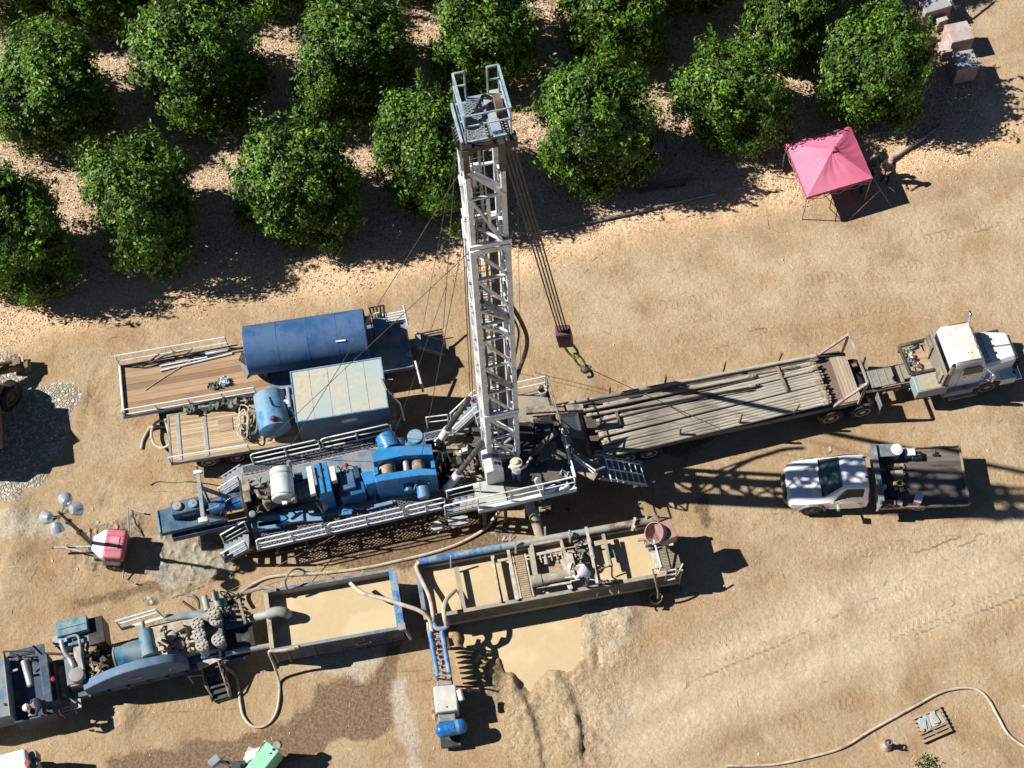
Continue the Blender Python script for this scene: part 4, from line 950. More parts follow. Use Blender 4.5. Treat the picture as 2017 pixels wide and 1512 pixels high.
    walkway(C(95, 760, 1.6).x, C(760, 640, 1.6).x, C(400, 800, 1.6).y, C(400, 690, 1.6).y, 1.6)
    g = MB(); z = 1.6
    q = [C(150, 685, z), C(430, 650, z)]; railing(g, q, .9, 3, .025)
    g.build('guard_rail', 'white_rig', e, True)
    o = stair(e, C(800, 400, 3.2), C(480, 700, 1.65), .62, 6, 'dust_blue', (1, 1), .7)
    # ladder-like grey-white frame left of the mast foot
    g = MB()
    g.tube([C(700, 260, 4.6), C(750, 420, 3.7), C(860, 790, 2.4)], .03, 6); g.tube([C(820, 240, 4.6), C(860, 400, 3.7), C(890, 700, 2.6)], .03, 6)
    for i in range(7): g.tube([C(705+22*i, 290+70*i, 4.4-.3*i), C(820+8*i, 240+70*i, 4.5-.3*i)], .022, 6)
    g.build('ladder', 'white_rig', e, True)
    # rams
    for (a_, b_, c_, za, zb, zc) in (((300,885),(412,705),(695,300),1.6,2.7,5.3), ((415,1490),(560,1285),(875,885),1.5,2.6,4.5)):
        o = MB().cyl(C(*a_, za), C(*b_, zb), .155, 18).build('ram', 'white', e, True); MB().cyl(C(*b_, zb), C(*c_, zc), .105, 14).build('ram_rod', 'steel_dark', o, True)
        MB().lathe(C(*a_, za)+Vector((0,.12,0)), (0,-1,0), [(0,.12),(0,.17),(.24,.17),(.24,.12)], 14).build('ram_eye', 'white', o, True)
    # drill floor
    fa0 = H(560, 885, FL).x; fa1 = H(1230, 775, FL).x; fb0 = H(900, 830, FL).y; fb1 = L(1060, 768, FL).y
    fm = L(1000, 870, FL).y
    fsp = L(960, 945, FL).y; fxl = L(962, 930, FL).x-.2
    fd = MB(); fd.prism([(fa0, fb0), (fa1, fb0), (fa1, fb1), (fxl, fb1), (fxl, fsp), (fa0, fsp)], FL-.16, FL); o = fd.build('drill_floor', 'floor_dark', e, bevel=.01)
    fx0 = L(1015, 800, FL).x
    hl = MB()
    for i in range(5): 
        x = fa0+.2+(fa1-fa0-.4)*i/4
        for y in (fb0+.15, fb1-.15):
          if y < fsp or x > fxl: hl.box(x-.06, x+.06, y-.06, y+.06, .0, FL-.16)
    hl.box(fa0, fa1, fb0+.05, fb0+.15, 1.6, 1.75); hl.build('floor_leg', 'steel_dark', o)
    MB().box(fa0+.002, L(990, 950, FL).x, fb0+.02, L(960, 947, FL).y, FL+.002, FL+.05).build('step_plate', 'slate', o, bevel=.01)
    MB().box(fx0, fa1-.1, L(1050, 838, FL).y, fb1-.05, FL+.004, FL+.03).build('floor_plate', 'plate_dusty', o, bevel=.005)
    pl = MB(); pl.box(L(1060, 900, FL).x, fa1-.25, L(1080, 905, FL).y, L(1080, 858, FL).y, FL+.004, FL+.02); pl.build('floor_plate', 'plate_dusty', o)
    # near toe board, light girder and rails
    g = MB(); g.box(fa0-.02, fa1+.05, fb0-.14, fb0-.004, FL-.20, FL+.10); g.build('edge_girder', 'white_rig', o, bevel=.015)
    g = MB(); railing(g, [(fa0, fb0-.05, FL), (fa1, fb0-.05, FL), (fa1, fb0+1.9, FL)], 1.0, 1.3, .032); g.build('guard_rail', 'white_rig', o, True)
    g = MB(); railing(g, [(fa1, fb0+1.95, FL), (fa1, fb1, FL)], .95, 1.3, .03); g.build('guard_rail', 'steel_dust', o, True)
    g = MB(); railing(g, [(L(1015, 775, FL).x, fb1, FL), (fa1-.1, fb1, FL)], 1.0, 1.0, .03); g.build('guard_rail', 'white_rig', o, True)
    MB().bar(D(380, 950, 3.4), D(500, 1200, 2.3), .24, .06).build('gate_plate', 'white', o)
    # grey plates stepping down on the near side
    s = MB(); s.cbox(D(510, 1230, 1.9), .75, .35, .06, 1.3); s.cbox(D(330, 1160, 2.1), .5, .4, .3); s.cbox(D(350, 1320, 1.7), .3, .35, .5); s.build('step_box', 'grey_metal', o, bevel=.01)
    # flow line to the mud tank
    fl = MB(); fl.tube(spline([D(250, 1180, 2.0), D(280, 1280, 1.8), D(330, 1420, 1.5), L(1058, 1035, 1.2), L(1066, 1062, .95)], 6), .19, 18); fo = fl.build('flow_pipe', 'tank_mud', e, True)
    MB().tube([L(1053, 1018, 1.35), L(1057, 1030, 1.25)], .215, 18).build('pipe_collar', 'grey_metal', fo, True); MB().tube([L(1066, 1056, 1.0), L(1070, 1076, .8)], .215, 18).build('pipe_collar', 'grey_metal', fo, True)
    # doghouse items on the floor: dark cabinet, sloped panel, beam, tongs
    q0 = D(330, 150, 3.4); q1 = D(650, 370, 3.4)
    c = MB(); c.box(q0.x, q1.x, D(420, 370, 3.3).y, q0.y, FL+.03, 3.3); co = c.build('tool_cabinet', 'black', e, bevel=.02)
    c = MB(); c.box(L(1022, 900, FL).x, L(1048, 850, FL).x, L(1030, 895, 3.0).y, L(1030, 832, 3.0).y, FL+.03, 3.0); c.build('panel_box', 'black', e, bevel=.02)
    c = MB(); vs = [D(690,110,3.5), D(925,80,3.4), D(1000,440,2.6), D(745,380,2.7)]; lo = [off(v_, 0, 0, -.05) for v_ in vs]
    c.add(vs+lo, [(3,2,1,0),(4,5,6,7),(0,1,5,4),(1,2,6,5),(2,3,7,6),(3,0,4,7)]); c.build('slide_plate', 'steel_blue', e)
    MB().bar(D(300, 640, 3.2), D(640, 340, 3.9), .16, .12).build('tong_arm', 'steel_dark', e)
    c = MB(); c.bar(D(240, 60, 2.9), D(1000, 20, 2.9), .25, .2); c.bar(D(330,120,2.8), D(1000,60,2.8), .12, .15); c.bar(D(700,220,2.9), D(860,620,2.9), .1, .1); c.bar(D(780,300,3.2), D(900,700,3.2), .08, .1); c.build('catwalk_beam', 'steel_dust', e, bevel=.01)
    # drawworks-side junk: slips, tongs, chains on the floor
    j = MB(); rr = random.Random(21)
    for i in range(16):
        s = D(370+rr.random()*220, 580+rr.random()*150, FL+.1); d2 = off(s, rr.uniform(-.25,.25), rr.uniform(-.25,.25), rr.uniform(0,.12)); j.bar(s, d2, .05, .04)
    j.build('tongs', 'steel_dust', e)
    j = MB()
    for i in range(18):
        s = D(680+rr.random()*130, 860+rr.random()*130, FL+.08); d2 = off(s, rr.uniform(-.2,.2), rr.uniform(-.2,.2), .08); j.tube([s, d2], .03, 6)
    j.build('hand_tools', 'galv', e, True)
    j = MB(); j.cbox(D(740, 1050, FL+.25), .45, .25, .25, .3); j.cbox(D(560, 1080, FL+.3), .5, .2, .3, .2); j.build('sack', 'shirt', e, bevel=.06)
    # console
    cx0 = C(930, 1250, 3.6); c = MB()
    pts = [C(925,1190,3.55), C(1000,1125,3.6), C(1150,1180,3.4), C(1160,1370,3.3), C(960,1400,3.3)]
    px = C(960, 1300, 3.3); a0_ = px.x-.1; 
    c.side([(a0_, FL+.05), (a0_+.65, FL+.05), (a0_+.65, 3.35), (a0_+.28, 3.65), (a0_, 3.55)], px.y-.05, px.y+.85)
    co = c.build('console', 'white', e, bevel=.02)
    k = MB()
    for i in range(2):
        for jx in range(2):
            k.lathe((a0_+.42+.13*i, px.y+.25+.3*jx, 3.57-.105*i), (.62, 0, .78), [(0,.07),(.02,.07),(.02,.05)], 12)
    k.build('gauge', 'black', co, True)
    # stair to the right
    o = stair(e, D(1180, 800, 2.35), D(1810, 900, .75), .95, 8, 'grey_metal', (0, 0), .1, 'galv'); 
    g = MB(); zt = 2.35
    a_ = D(1330, 830, 2.35); b_ = D(1790, 900, 1.2)
    for k_ in (-1, 0, 1):
        g.tube([off(a_, 0, .42*k_), off(b_, 0, .42*k_)], .03, 6)
    for i in range(7): 
        c = a_.lerp(b_, i/6); g.tube([off(c, 0, -.5), off(c, 0, .5)], .025, 6)
    g.build('stair_cage', 'white_rig', o, True)
    g = MB(); g.tube([D(870, 640, 3.35), D(1160, 850, 3.3), D(1290, 800, 3.0)], .032, 6); g.tube([D(870, 680, 2.95), D(1140, 880, 2.8)], .028, 6); g.tube([D(1160, 850, 3.3), D(1165, 930, 2.4)], .03, 6); g.build('handrail', 'white_rig', o, True)
    MB().bar(D(880, 720, FL), D(1200, 880, FL), .7, .06).build('landing', 'steel_dust', o)
    # end stairs at the left
    q = A(1300, 1170, DK); stair(e, off(A(1180, 1120, DK), .25, 0), A(960, 1270, .25), .75, 5, 'dust_blue', (1, 1), .9)
    stair(e, A(1180, 240, DK), A(930, 400, .3), .85, 4, 'dust_blue', (0, 1), .9)
    # stair up from near walkway to drill floor
    stair(e, L(945, 985, FL), L(880, 1000, DK+.05), .6, 5, 'dust_blue', (1, 1), .9)
    # ------------- mast
    bl = L(967, 918, FL); br = L(1020, 903, FL); w = br.x-bl.x; dp = 1.05; by = (bl.y+br.y)/2
    legs = {'fl': (bl.x, by), 'fr': (bl.x+w, by), 'rl': (bl.x, by+dp), 'rr': (bl.x+w, by+dp)}
    def wl(v): return t.o + Matrix.Rotation(t.ang, 3, 'Z') @ Vector(v)
    def height_at(xy, ypx):
        z0, z1 = 2.0, 40.0
        for _ in range(40):
            zm = (z0+z1)/2
            if proj(wl((xy[0], xy[1], zm)))[1] > ypx: z0 = zm
            else: z1 = zm
        return z0
    ZTOP = height_at(legs['fr'], 280.0); ZS = height_at(legs['fr'], 478.0); ZB = height_at(legs['fr'], 812.0)
    m_ = MB()
    for k_, (x, y) in legs.items():
        wd = 0.18 if k_[1] == 'l' else 0.16
        m_.box(x-wd/2, x+wd/2, y-.075, y+.075, FL-.1, ZS); 
    mo = m_.build('mast', 'white_rig', e, bevel=.012)
    m_ = MB(); ins = .035
    for k_, (x, y) in legs.items():
        xx = x+(ins if k_[1] == 'l' else -ins); yy = y+(ins if k_[0] == 'f' else -ins); m_.box(xx-.07, xx+.07, yy-.06, yy+.06, ZS-.6, ZTOP-1.25)
    m_.build('upper_leg', 'white_rig', mo, bevel=.01)
    m_ = MB()
    for k_, (x, y) in legs.items():
        xx = x+(ins if k_[1] == 'l' else -ins); yy = y+(ins if k_[0] == 'f' else -ins); m_.box(xx-.08, xx+.08, yy-.08, yy+.08, ZTOP-1.25, ZTOP)
    m_.build('leg_cap', 'steel_dark', mo)
    # wide channel plates making the left face nearly solid, with cable runs
    m_ = MB(); m_.box(bl.x-.075, bl.x-.035, by+.1, by+.24, FL+1.2, ZS); m_.box(bl.x-.075, bl.x-.035, by+dp-.2, by+dp-.1, FL+1.2, ZS)
    m_.box(bl.x-.045, bl.x-.02, by+.16, by+.34, ZS, ZTOP-1.4); m_.box(bl.x-.045, bl.x-.02, by+dp-.36, by+dp-.14, ZS, ZTOP-1.4)
    n = 10
    for i in range(n):
        z = FL+1.3+(ZTOP-FL-2.9)*i/n; q_ = (ZTOP-FL-2.9)/n; m_.bar((bl.x-.05, by+.1, z), (bl.x-.05, by+dp-.1, z+q_*.5), .09, .06); m_.bar((bl.x-.05, by+.1, z+q_), (bl.x-.05, by+dp-.1, z+q_*.5), .09, .06)
    m_.build('side_channel', 'white_rig', mo, bevel=.008)
    lv = [height_at(legs['fr'], y) for y in (895, 853, 812, 764, 712, 659, 628, 599, 539, 480, 379)]
    fr_, fl_, rl_, rr_ = legs['fr'], legs['fl'], legs['rl'], legs['rr']
    for i, z in enumerate(lv):
        big = i in (2, 9); r_ = .11 if big else .046
        m_ = MB()
        m_.bar((fl_[0], fl_[1], z), (fr_[0], fr_[1], z), r_*1.8, r_*(2.2 if big else 1.5)); m_.bar((rl_[0], rl_[1], z), (rr_[0], rr_[1], z), r_*1.6, r_*1.6)
        m_.bar((fl_[0], fl_[1], z), (rl_[0], rl_[1], z), r_*1.6, r_*1.6); m_.bar((fr_[0], fr_[1], z), (rr_[0], rr_[1], z), r_*1.3, r_*1.6)
        m_.bar((fr_[0], fr_[1], z+.02), (rl_[0], rl_[1], z+.02), .08, .07)
        if big: m_.bar((fl_[0]-.1, fl_[1]-.1, z+.32), (fr_[0]+.1, fr_[1]-.1, z+.32), .06, .2)
        m_.build('cross_frame', 'white_rig', mo, bevel=.006)
    m_ = MB()
    for z0, z1 in zip(lv[:-1], lv[1:]):
        m_.bar((fl_[0]+.05, fl_[1], z1), (fr_[0]-.05, fr_[1], z0), .08, .08)
        m_.bar((fr_[0], fr_[1], z0), (rr_[0], rr_[1], z1), .07, .07)
    z0 = lv[-1]; m_.bar((fl_[0]+.05, fl_[1], ZTOP-1.0), (fr_[0]-.05, fr_[1], z0), .12, .10); m_.bar((fl_[0]+.25, fl_[1]+.3, ZTOP-1.6), (fr_[0]-.05, fr_[1]+.1, z0+.1), .16, .1)
    m_.build('bracing', 'white_rig', mo, bevel=.005)
    m_ = MB(); m_.bar((bl.x+.52*w, by, lv[-1]), (bl.x+.52*w, by, (lv[-1]*.45+ZS*.55)), .18, .09); m_.bar((bl.x+.52*w, by, (lv[-1]*.45+ZS*.55)), (fr_[0]-.1, by, ZS+.15), .18, .09); m_.build('stiffener', 'white_rig', mo, bevel=.01)
    for zc in (lv[6]+1.0, lv[3]+1.0):
        m_ = MB(); m_.bar((fl_[0]+.15, by-.03, zc+.5), (fr_[0]-.1, by-.03, zc-.75), .2, .12); m_.build('gusset_brace', 'dust_blue', mo, bevel=.01)
    # inside: ladder, standpipe, service lines
    m_ = MB(); lx = bl.x+.25*w; ly = by+dp-.2
    for d_ in (0, .38): m_.tube([(lx+d_, ly, FL+1), (lx+d_, ly, ZTOP-.2)], .02, 6)
    z = FL+1.1
    while z < ZTOP-.3: m_.tube([(lx, ly, z), (lx+.38, ly, z)], .014, 5); z += .33
    m_.build('ladder', 'white_rig', mo, True)
    MB().tube([(fr_[0]-.3, by+dp-.35, FL+.2), (fr_[0]-.3, by+dp-.35, ZS-.2)], .13, 14).build('standpipe', 'black', mo, True)
    MB().tube([(fr_[0]-.52, by+dp-.25, FL+.2), (fr_[0]-.52, by+dp-.25, ZTOP-.9)], .045, 10).build('service_line', 'galv', mo, True)
    m_ = MB()
    for (dx, dy, zz) in ((.16, .12, ZTOP-1.5), (.2, .2, lv[8]), (.24, .3, ZTOP-.5)): m_.tube([(bl.x+dx, by+dy, FL+.6), (bl.x+dx, by+dy, zz)], .016, 5)
    m_.build('drill_line', 'steel_dark', mo)
    m_ = MB(); rr = random.Random(33)
    for i in range(26):
        z = FL+1+rr.random()*(ZS-FL-1); x = bl.x+.1+rr.random()*.35; y = by+.1+rr.random()*.7; m_.cbox((x, y, z), rr.uniform(.08,.2), rr.uniform(.08,.2), rr.uniform(.1,.35))
    m_.build('clamps', 'galv', mo, bevel=.01)
    m_ = MB(); m_.cbox((bl.x+.3, by+.5, lv[10]+.9), .3, .12, .5); m_.cbox((bl.x+.22, by+.3, lv[10]+.7), .16, .16, .5); m_.cbox((bl.x+.45, by+.6, lv[9]+.8), .5, .06, .12); m_.build('mast_fitting', 'white', mo, bevel=.02)
    # crown
    zc = ZTOP; cx0 = L(905, 288, zc); 
    fL = L(921, 284, zc); fR = L(1008, 268, zc); bkL = L(893, 203, zc); wdt = (fR.x-fL.x); dpt = (L(950, 196, zc).y-fL.y)
    ca0 = fL.x-.03; ca1 = fR.x; cb0 = fL.y; cb1 = cb0+dpt
    g = MB(); g.box(ca0+.05, ca1-.05, cb0+.05, cb1-.05, zc+.09, zc+.10); co = g.build('crown_platform', GRATE2, mo)
    g = MB()
    for y in (cb0, cb0+dpt*.5, cb1-.07): g.box(ca0, ca1, y, y+.07, zc-.02, zc+.085)
    for x in (ca0-.07, ca0+(ca1-ca0)*.55, ca1): g.box(x, x+.07, cb0, cb1, zc-.02, zc+.085)
    g.box(ca0-.14, ca0-.075, cb0, cb1, zc-.15, zc+.14); g.box(ca1-.25, ca1+.1, cb1+.005, cb1+.22, zc-.05, zc+.05); g.box(ca0+.3, ca1, cb1+.005, cb1+.14, zc-.02, zc+.06)
    g.box(ca0+(ca1-ca0)*.6, ca0+(ca1-ca0)*.82, cb0+.1, cb1-.1, zc+.105, zc+.2); g.build('crown_frame', 'crown_blue', mo, bevel=.01)
    g = MB()
    for x in (ca0-.02, ca1-.02): g.cbox((x, cb0-.03, zc+.05), .3, .3, .35)
    g.bar((ca0, cb0-.06, zc-.12), (ca1, cb0-.06, zc-.12), .14, .2); g.build('crown_beam', 'black', mo, bevel=.02)
    rh = 1.1; g = MB()
    z = zc+.09; rt = z+rh
    F0 = Vector((ca0, cb0, 0)); F1 = Vector((ca1, cb0, 0)); B0 = Vector((ca0, cb1+.1, 0)); B1 = Vector((ca1, cb1+.1, 0)); U = lambda v, h: Vector((v.x, v.y, z+h))
    for h in (rh, rh*.6): g.tube([U(F0, h), U(F1, h)], .028, 6)
    for v in (F0, F1, B0, B1): g.tube([U(v, -.1), U(v, rh)], .028, 6)
    for (a_, b_, s_) in ((F0, B0, 1), (F1, B1, -1)):
        g.bar(U(a_, rh), U(b_, rh), .06, .04); g.tube([U(a_, rh*.55), U(b_, rh*.55)], .03, 6)
        c_ = b_+Vector((s_*.30, 0, 0)); g.tube([U(b_, rh), U(c_, rh)], .03, 6); g.tube([U(c_, rh), U(c_, 0)], .03, 6); g.tube([U(b_, rh*.5), U(c_, rh*.5)], .028, 6)
    g.build('crown_rail', 'crown_blue', mo, True)
    # sheaves
    for i, (x, y) in enumerate(((ca0+.78*(ca1-ca0), cb0+.62*dpt), (ca0+.84*(ca1-ca0), cb0+.62*dpt), (ca0+.90*(ca1-ca0), cb0+.62*dpt))):
        MB().lathe((x, y, zc+.25), (1, 0, 0), [(0, .32), (.02, .32), (.03, .27), (.04, .32), (.055, .32)], 20).build('sheave', 'rust', mo, True)
    MB().lathe((ca0+.05, cb0+.45*dpt, zc+.25), (1, 0, 0), [(0, .2), (.02, .2), (.04, .15), (.06, .2), (.08, .2)], 18).build('sheave', 'black', mo, True)
    g = MB(); g.tube([(ca0+.12, cb0+.45*dpt, zc+.3), (ca0+.8*(ca1-ca0), cb0+.7*dpt, zc+.35)], .05, 8); g.tube(spline([(ca0+.4, cb0+.6*dpt, zc+.3), (ca0+.7, cb0+.8*dpt, zc+.5), (ca0+.9, cb0+.75*dpt, zc+.4)], 5), .05, 8); g.build('crown_hose', 'black', mo, True)
    g = MB()
    for i in range(5): g.tube(spline([(ca0-.08, cb0+.25+.1*i, zc+.0), (ca0-.24, cb0+.2+.1*i, zc-.15), (ca0-.1, cb0+.1+.1*i, zc-.5)], 4), .03, 6)
    g.build('crown_hose', 'black', mo, True)
    # black hose hanging beside the mast
    g = MB(); g.tube(spline([L(1000, 590, ZB+4.0), L(1022, 625, ZB+3), L(1037, 660, ZB+2.2), L(1036, 690, ZB+1.6), L(1020, 735, ZB+1.0), L(1008, 770, ZB+.5)], 8), .075, 10); g.build('mud_hose', 'black', mo, True)
    MB().tube(spline([L(1000, 610, ZB+3.5), L(1021, 650, ZB+2.5), L(1015, 700, ZB+1.5), L(1005, 750, ZB+.6)], 8), .04, 8).build('mud_hose', 'black', mo, True)
    # lower cross-beams and yellow-white hose at the foot
    g = MB(); g.tube(spline([C(980, 930, 3.2), C(1120, 920, 3.4), C(1260, 930, 3.3), C(1290, 980, 3.1), C(1200, 1040, 2.9)], 6), .08, 10); g.build('kelly_hose', 'hose', e, True)
    g = MB(); g.bar(C(1110, 930, 3.3), C(1290, 800, 3.8), .1, .1); g.bar(C(1000, 1010, 3.0), C(1280, 950, 3.0), .1, .1); g.cbox(C(1070, 1060, 3.0), .6, .25, .4); g.build('rotary_guide', 'galv', e, bevel=.02)
    return t, dict(ZTOP=ZTOP, ZS=ZS, ZB=ZB, legs=legs, wl=wl, crown=(ca0, ca1, cb0, cb1), FL=FL)
GRATE = mesh_grate('grating', (0.16, 0.17, 0.20), 0.11, 0.62); GRATE2 = mesh_grate('crown_grating', (0.24, 0.30, 0.34), 0.09, 0.75)
mat('floor_dark', (0.05, 0.053, 0.055), 0.55, dirt=(0.12, 0.11, 0.09), dirt_amt=0.4)
mat('plate_dusty', (0.24, 0.23, 0.18), 0.7, dirt=(0.33, 0.27, 0.2), dirt_amt=0.5)
mat('steel_blue', (0.09, 0.11, 0.13), 0.5, dirt=(0.14, 0.14, 0.13), dirt_amt=0.4)
mat('crown_blue', (0.22, 0.32, 0.40), 0.5, dirt=(0.4, 0.44, 0.46), dirt_amt=0.4, dirt_scale=4)
rig, RG = make_rig()
# hook block and its lines, drawn aside by a tag line
def hook():
    w = RG['wl']; ca0, ca1, cb0, cb1 = RG['crown']; top = w((ca1-.2, cb0+.5*(cb1-cb0), RG['ZTOP']+.2))
    zb = 5.6
    t = Thing('hook_block', 'dark maroon hook block with yellow links, pulled aside on four lines', 'hook block', (1115, 665), None, zb)
    h = P(1113, 662, zb); lo = P(1140, 700, zb-.75); d = (lo-h).normalized()
    tl = t.w(top); hl = t.w(P(1108, 650, zb+.3)); ax = (hl-tl).normalized()
    hl2 = hl-ax*-0.75
    side = ax.cross(Vector((0, 1, 0.3))).normalized(); nrm = side.cross(ax).normalized()
    mb = MB(); c0 = hl; c1 = hl+ax*1.35; vs = []
    for c in (c0, c1):
        for (i, j) in ((-1,-1),(1,-1),(1,1),(-1,1)): vs.append(c+side*(.27*i)+nrm*(.2*j))
    mb.add(vs, [(0,1,2,3),(7,6,5,4),(0,4,5,1),(1,5,6,2),(2,6,7,3),(3,7,4,0)]); mb.build('block_body', 'maroon', t.e, bevel=.03)
    s = MB()
    for k in (-1, 0, 1): s.bar(hl+ax*.2+side*(.12*k)+nrm*.205, hl+ax*1.1+side*(.12*k)+nrm*.205, .04, .02)
    for k in (-1, 0, 1): s.bar(hl+ax*.2+side*(.12*k)-nrm*.205, hl+ax*1.1+side*(.12*k)-nrm*.205, .04, .02)
    s.build('slot', 'black', t.e)
    ax = (t.w(P(1150, 722, zb-2.0))-c1).normalized(); side = (side-ax*side.dot(ax)).normalized()
    r = MB()
    c = c1+ax*.38; ring = [c+side*(.17*math.cos(a))+ax*(.42*math.sin(a)) for a in [i*math.pi/8 for i in range(17)]]
    r.tube(ring, .05, 8); c = c1+ax*.95; r.tube([c+side*(.13*math.cos(a))+ax*(.36*math.sin(a)) for a in [i*math.pi/8 for i in range(17)]], .045, 8); r.build('link', 'hook_yel', t.e, True)
    r = MB(); c = c1+ax*1.4; r.ball(c, .19, 12, (1, 1, .8)); r.tube(spline([c, c+ax*.22+side*.12, c+ax*.42+side*.05, c+ax*.36-side*.14], 6), .055, 8); r.tube([c-side*.2, c+side*.25], .05, 8); r.build('hook', 'black', t.e, True)
    end = t.e.matrix_basis @ (c+ax*.1)
    ws = t.w
    for k in range(4):
        a_ = tl+side*(.09*(k-1.5)*1.3); b_ = hl+side*(.11*(k-1.5)); MB().tube([a_, b_], .028, 6).build('line', 'black', t.e)
    endw = Matrix.Rotation(t.ang, 3, 'Z') @ (c+ax*.1) + t.o
    return endw
hook_end = hook()
# ------------------------------------------------------------------ water tank trailer
PLK = planks('deck_boards', (0.21, 0.125, 0.07), (0.42, 0.28, 0.17), 0.27, 1, 0.04)
PLK2 = planks('deck_boards_pale', (0.30, 0.20, 0.11), (0.56, 0.43, 0.28), 0.085, 1, 0.08)
PLK3 = planks('board_planks', (0.26, 0.17, 0.11), (0.46, 0.35, 0.25), 0.13, 1, 0.06)
PLK4 = planks('stair_boards', (0.30, 0.24, 0.16), (0.48, 0.40, 0.29), 0.16, 0, 0.22)
def tank_trailer():
    Z = 1.3
    t = Thing('tank_trailer', 'long flatbed trailer carrying a big blue cylindrical tank, nearest to the orchard', 'trailer', (245, 820), (812, 722), Z); e = t.e; L = t.l
    V = view(t, 200, 560, 3.36); F = view(t, 780, 480, 3.877)
    w = L(358, 700, Z).y; x1 = t.len; xm = L(478, 740, Z).x
    mb = MB(); mb.box(0, xm+1.0, .06, w-.06, Z-.06, Z); mb.build('board_deck', PLK, e)
    mb = MB(); mb.box(xm+1.003, x1, .06, w-.06, Z-.06, Z); mb.build('steel_deck', 'blue_dusty', e, bevel=.01)
    mb = MB()
    for y in (0, w-.06): mb.box(-.06, x1+.06, y, y+.057, Z-.22, Z+.02)
    mb.box(-.06, -.003, .06, w-.063, Z-.22, Z+.02); mb.box(x1+.003, x1+.06, .06, w-.063, Z-.22, Z+.02)
    for y in (w*.3, w*.7): mb.box(.3, x1-.2, y-.06, y+.06, Z-.4, Z-.07)
    mb.build('frame', 'dust_blue', e, bevel=.01)
    for x in (2.2, 3.3):
        for y, s in ((.25, -1), (w-.25, 1)): wheel(e, (x, y, .48), .48, .25, side=s)
    mb = MB(); mb.box(x1-1.2, x1-1.08, .3, .45, .0, Z-.3); mb.box(x1-1.2, x1-1.08, w-.45, w-.3, .0, Z-.3); mb.build('landing_leg', 'steel_dark', e)
    # rails
    g = MB(); p0 = V(130, 545, Z); railing(g, [(0, w-.03, Z), (V(850, 470, Z).x, w-.03, Z)], .9, 2.0, .028); g.build('guard_rail', 'white_rig', e, True)
    g = MB(); g.tube([(0, w, Z+.1), (0, 0, Z+.1)], .05, 8); g.tube([(0, .0, Z+.1), (.0, .0, Z+.45)], .03, 6); g.build('end_rail', 'white', e, True)
    g = MB(); railing(g, [(0, .05, Z), (V(1020, 720, Z).x, .05, Z)], .45, 1.4, .03, ()); g.tube([(0,.05,Z+.05),(V(1020,720,Z).x,.05,Z+.05)], .03, 6); g.build('guard_rail', 'white_rig', e, True)
    g = MB(); q0 = F(-175, 480, Z); railing(g, [(L(740, 630, Z).x, w-.05, Z), (x1-.9, w-.05, Z)], .8, 1, .028); g.build('guard_rail', 'white_rig', e, True)
    g = MB(); g.tube([L(795, 600, Z+.9), L(803, 640, Z+.3)], .045, 7); g.tube([L(818, 710, Z+.1), L(834, 772, .8)], .05, 7); g.build('white_bar', 'white', e, True)
    sp = MB()
    for i in range(5): sp.bar(L(748+3*i, 622+4*i, Z+.05), L(795+1*i, 612+5*i, Z+.05), .05, .04)
    sp.build('rack_slats', 'white_rig', e)
    # tank
    a = V(958, 440, 2.28); b = V(1757, 322, 2.28); ax = (b-a).normalized(); ln = (b-a).length; R_ = .96
    tk = MB().lathe(a, ax, [(0, .3), (0.02, R_-.08), (.0, R_-.03), (.03, R_), (ln-.03, R_), (ln, R_-.04), (ln-.05, R_-.08), (ln-.03, .3)], 48).build('tank', 'blue_tank', e, True)
    s = MB()
    for f in (.27, .52, .76): s.lathe(a+ax*ln*f, ax, [(0, R_-.01), (0, R_+.006), (.02, R_+.006), (.02, R_-.01)], 48)
    s.build('weld_seam', 'blue', tk, True)
    s = MB(); c = V(1590, 375, 3.05); s.bar(V(1470, 385, 3.0), V(1550, 395, 2.95), .03, .03); s.bar(V(1550, 378, 3.05), V(1615, 370, 3.05), .06, .05); s.build('tank_handle', 'white', tk)
    s = MB()
    for k in range(4): s.tube([b+ax*(.04+.05*k)+Vector((0,-.15,R_*.95)), b+ax*(.04+.05*k)+Vector((0,.3,R_*.8)), b+ax*(.04+.05*k)+Vector((0,.6,R_*.2))], .03, 6)
    s.build('tank_ladder', 'black', tk, True)
    cr = MB()
    for f in (.12, .5, .88): c = a+ax*ln*f; cr.box(c.x-.08, c.x+.08, c.y-.8, c.y+.8, Z, Z+.5)
    cr.build('cradle', 'navy', e, bevel=.02)
    fl = MB(); vs = [V(930, 440, Z+1.0), V(985, 560, Z+.2), V(960, 625, Z+.02), V(905, 500, Z+.1)]; fl.add(vs, [(0,1,2,3)]); fl.add([off(v,.02,0,-.02) for v in vs], [(3,2,1,0)]); fl.build('end_shade', 'steel_dark', e)  # added dark sheet that gives the tank's left end its shading
    # stair off the right end
    stair(e, F(155, 735, Z), F(360, 800, .35), .62, 7, 'dust_blue', (0, 0))
    c = F(95, 850, Z); MB().lathe((c.x, c.y, Z), (0,0,1), [(0,.13),(.1,.13),(.12,.1)], 16).build('filler_cap', 'blue_light', e, True)
    # cargo strewn along the far edge
    def lay(name, label, cat, pts, r, m, n=6, grp=None):
        return line_thing(name, label, cat, [(200+x/3.36, 560+y/3.36, z) for x, y, z in pts], r, m, n, grp, True, 0)
    G_ = 'tubes and rods lying on the tank trailer deck'
    lay('metal_rod', 'long dark rod crossing the far edge of the tank trailer deck', 'rod', [(130,540,1.38),(900,400,1.5)], .035, 'black', grp=G_)
    lay('metal_rod', 'bent dark rod above the long one on the tank trailer deck', 'rod', [(270,545,1.4),(420,470,1.6),(620,420,1.6)], .03, 'steel_dark', grp=G_)
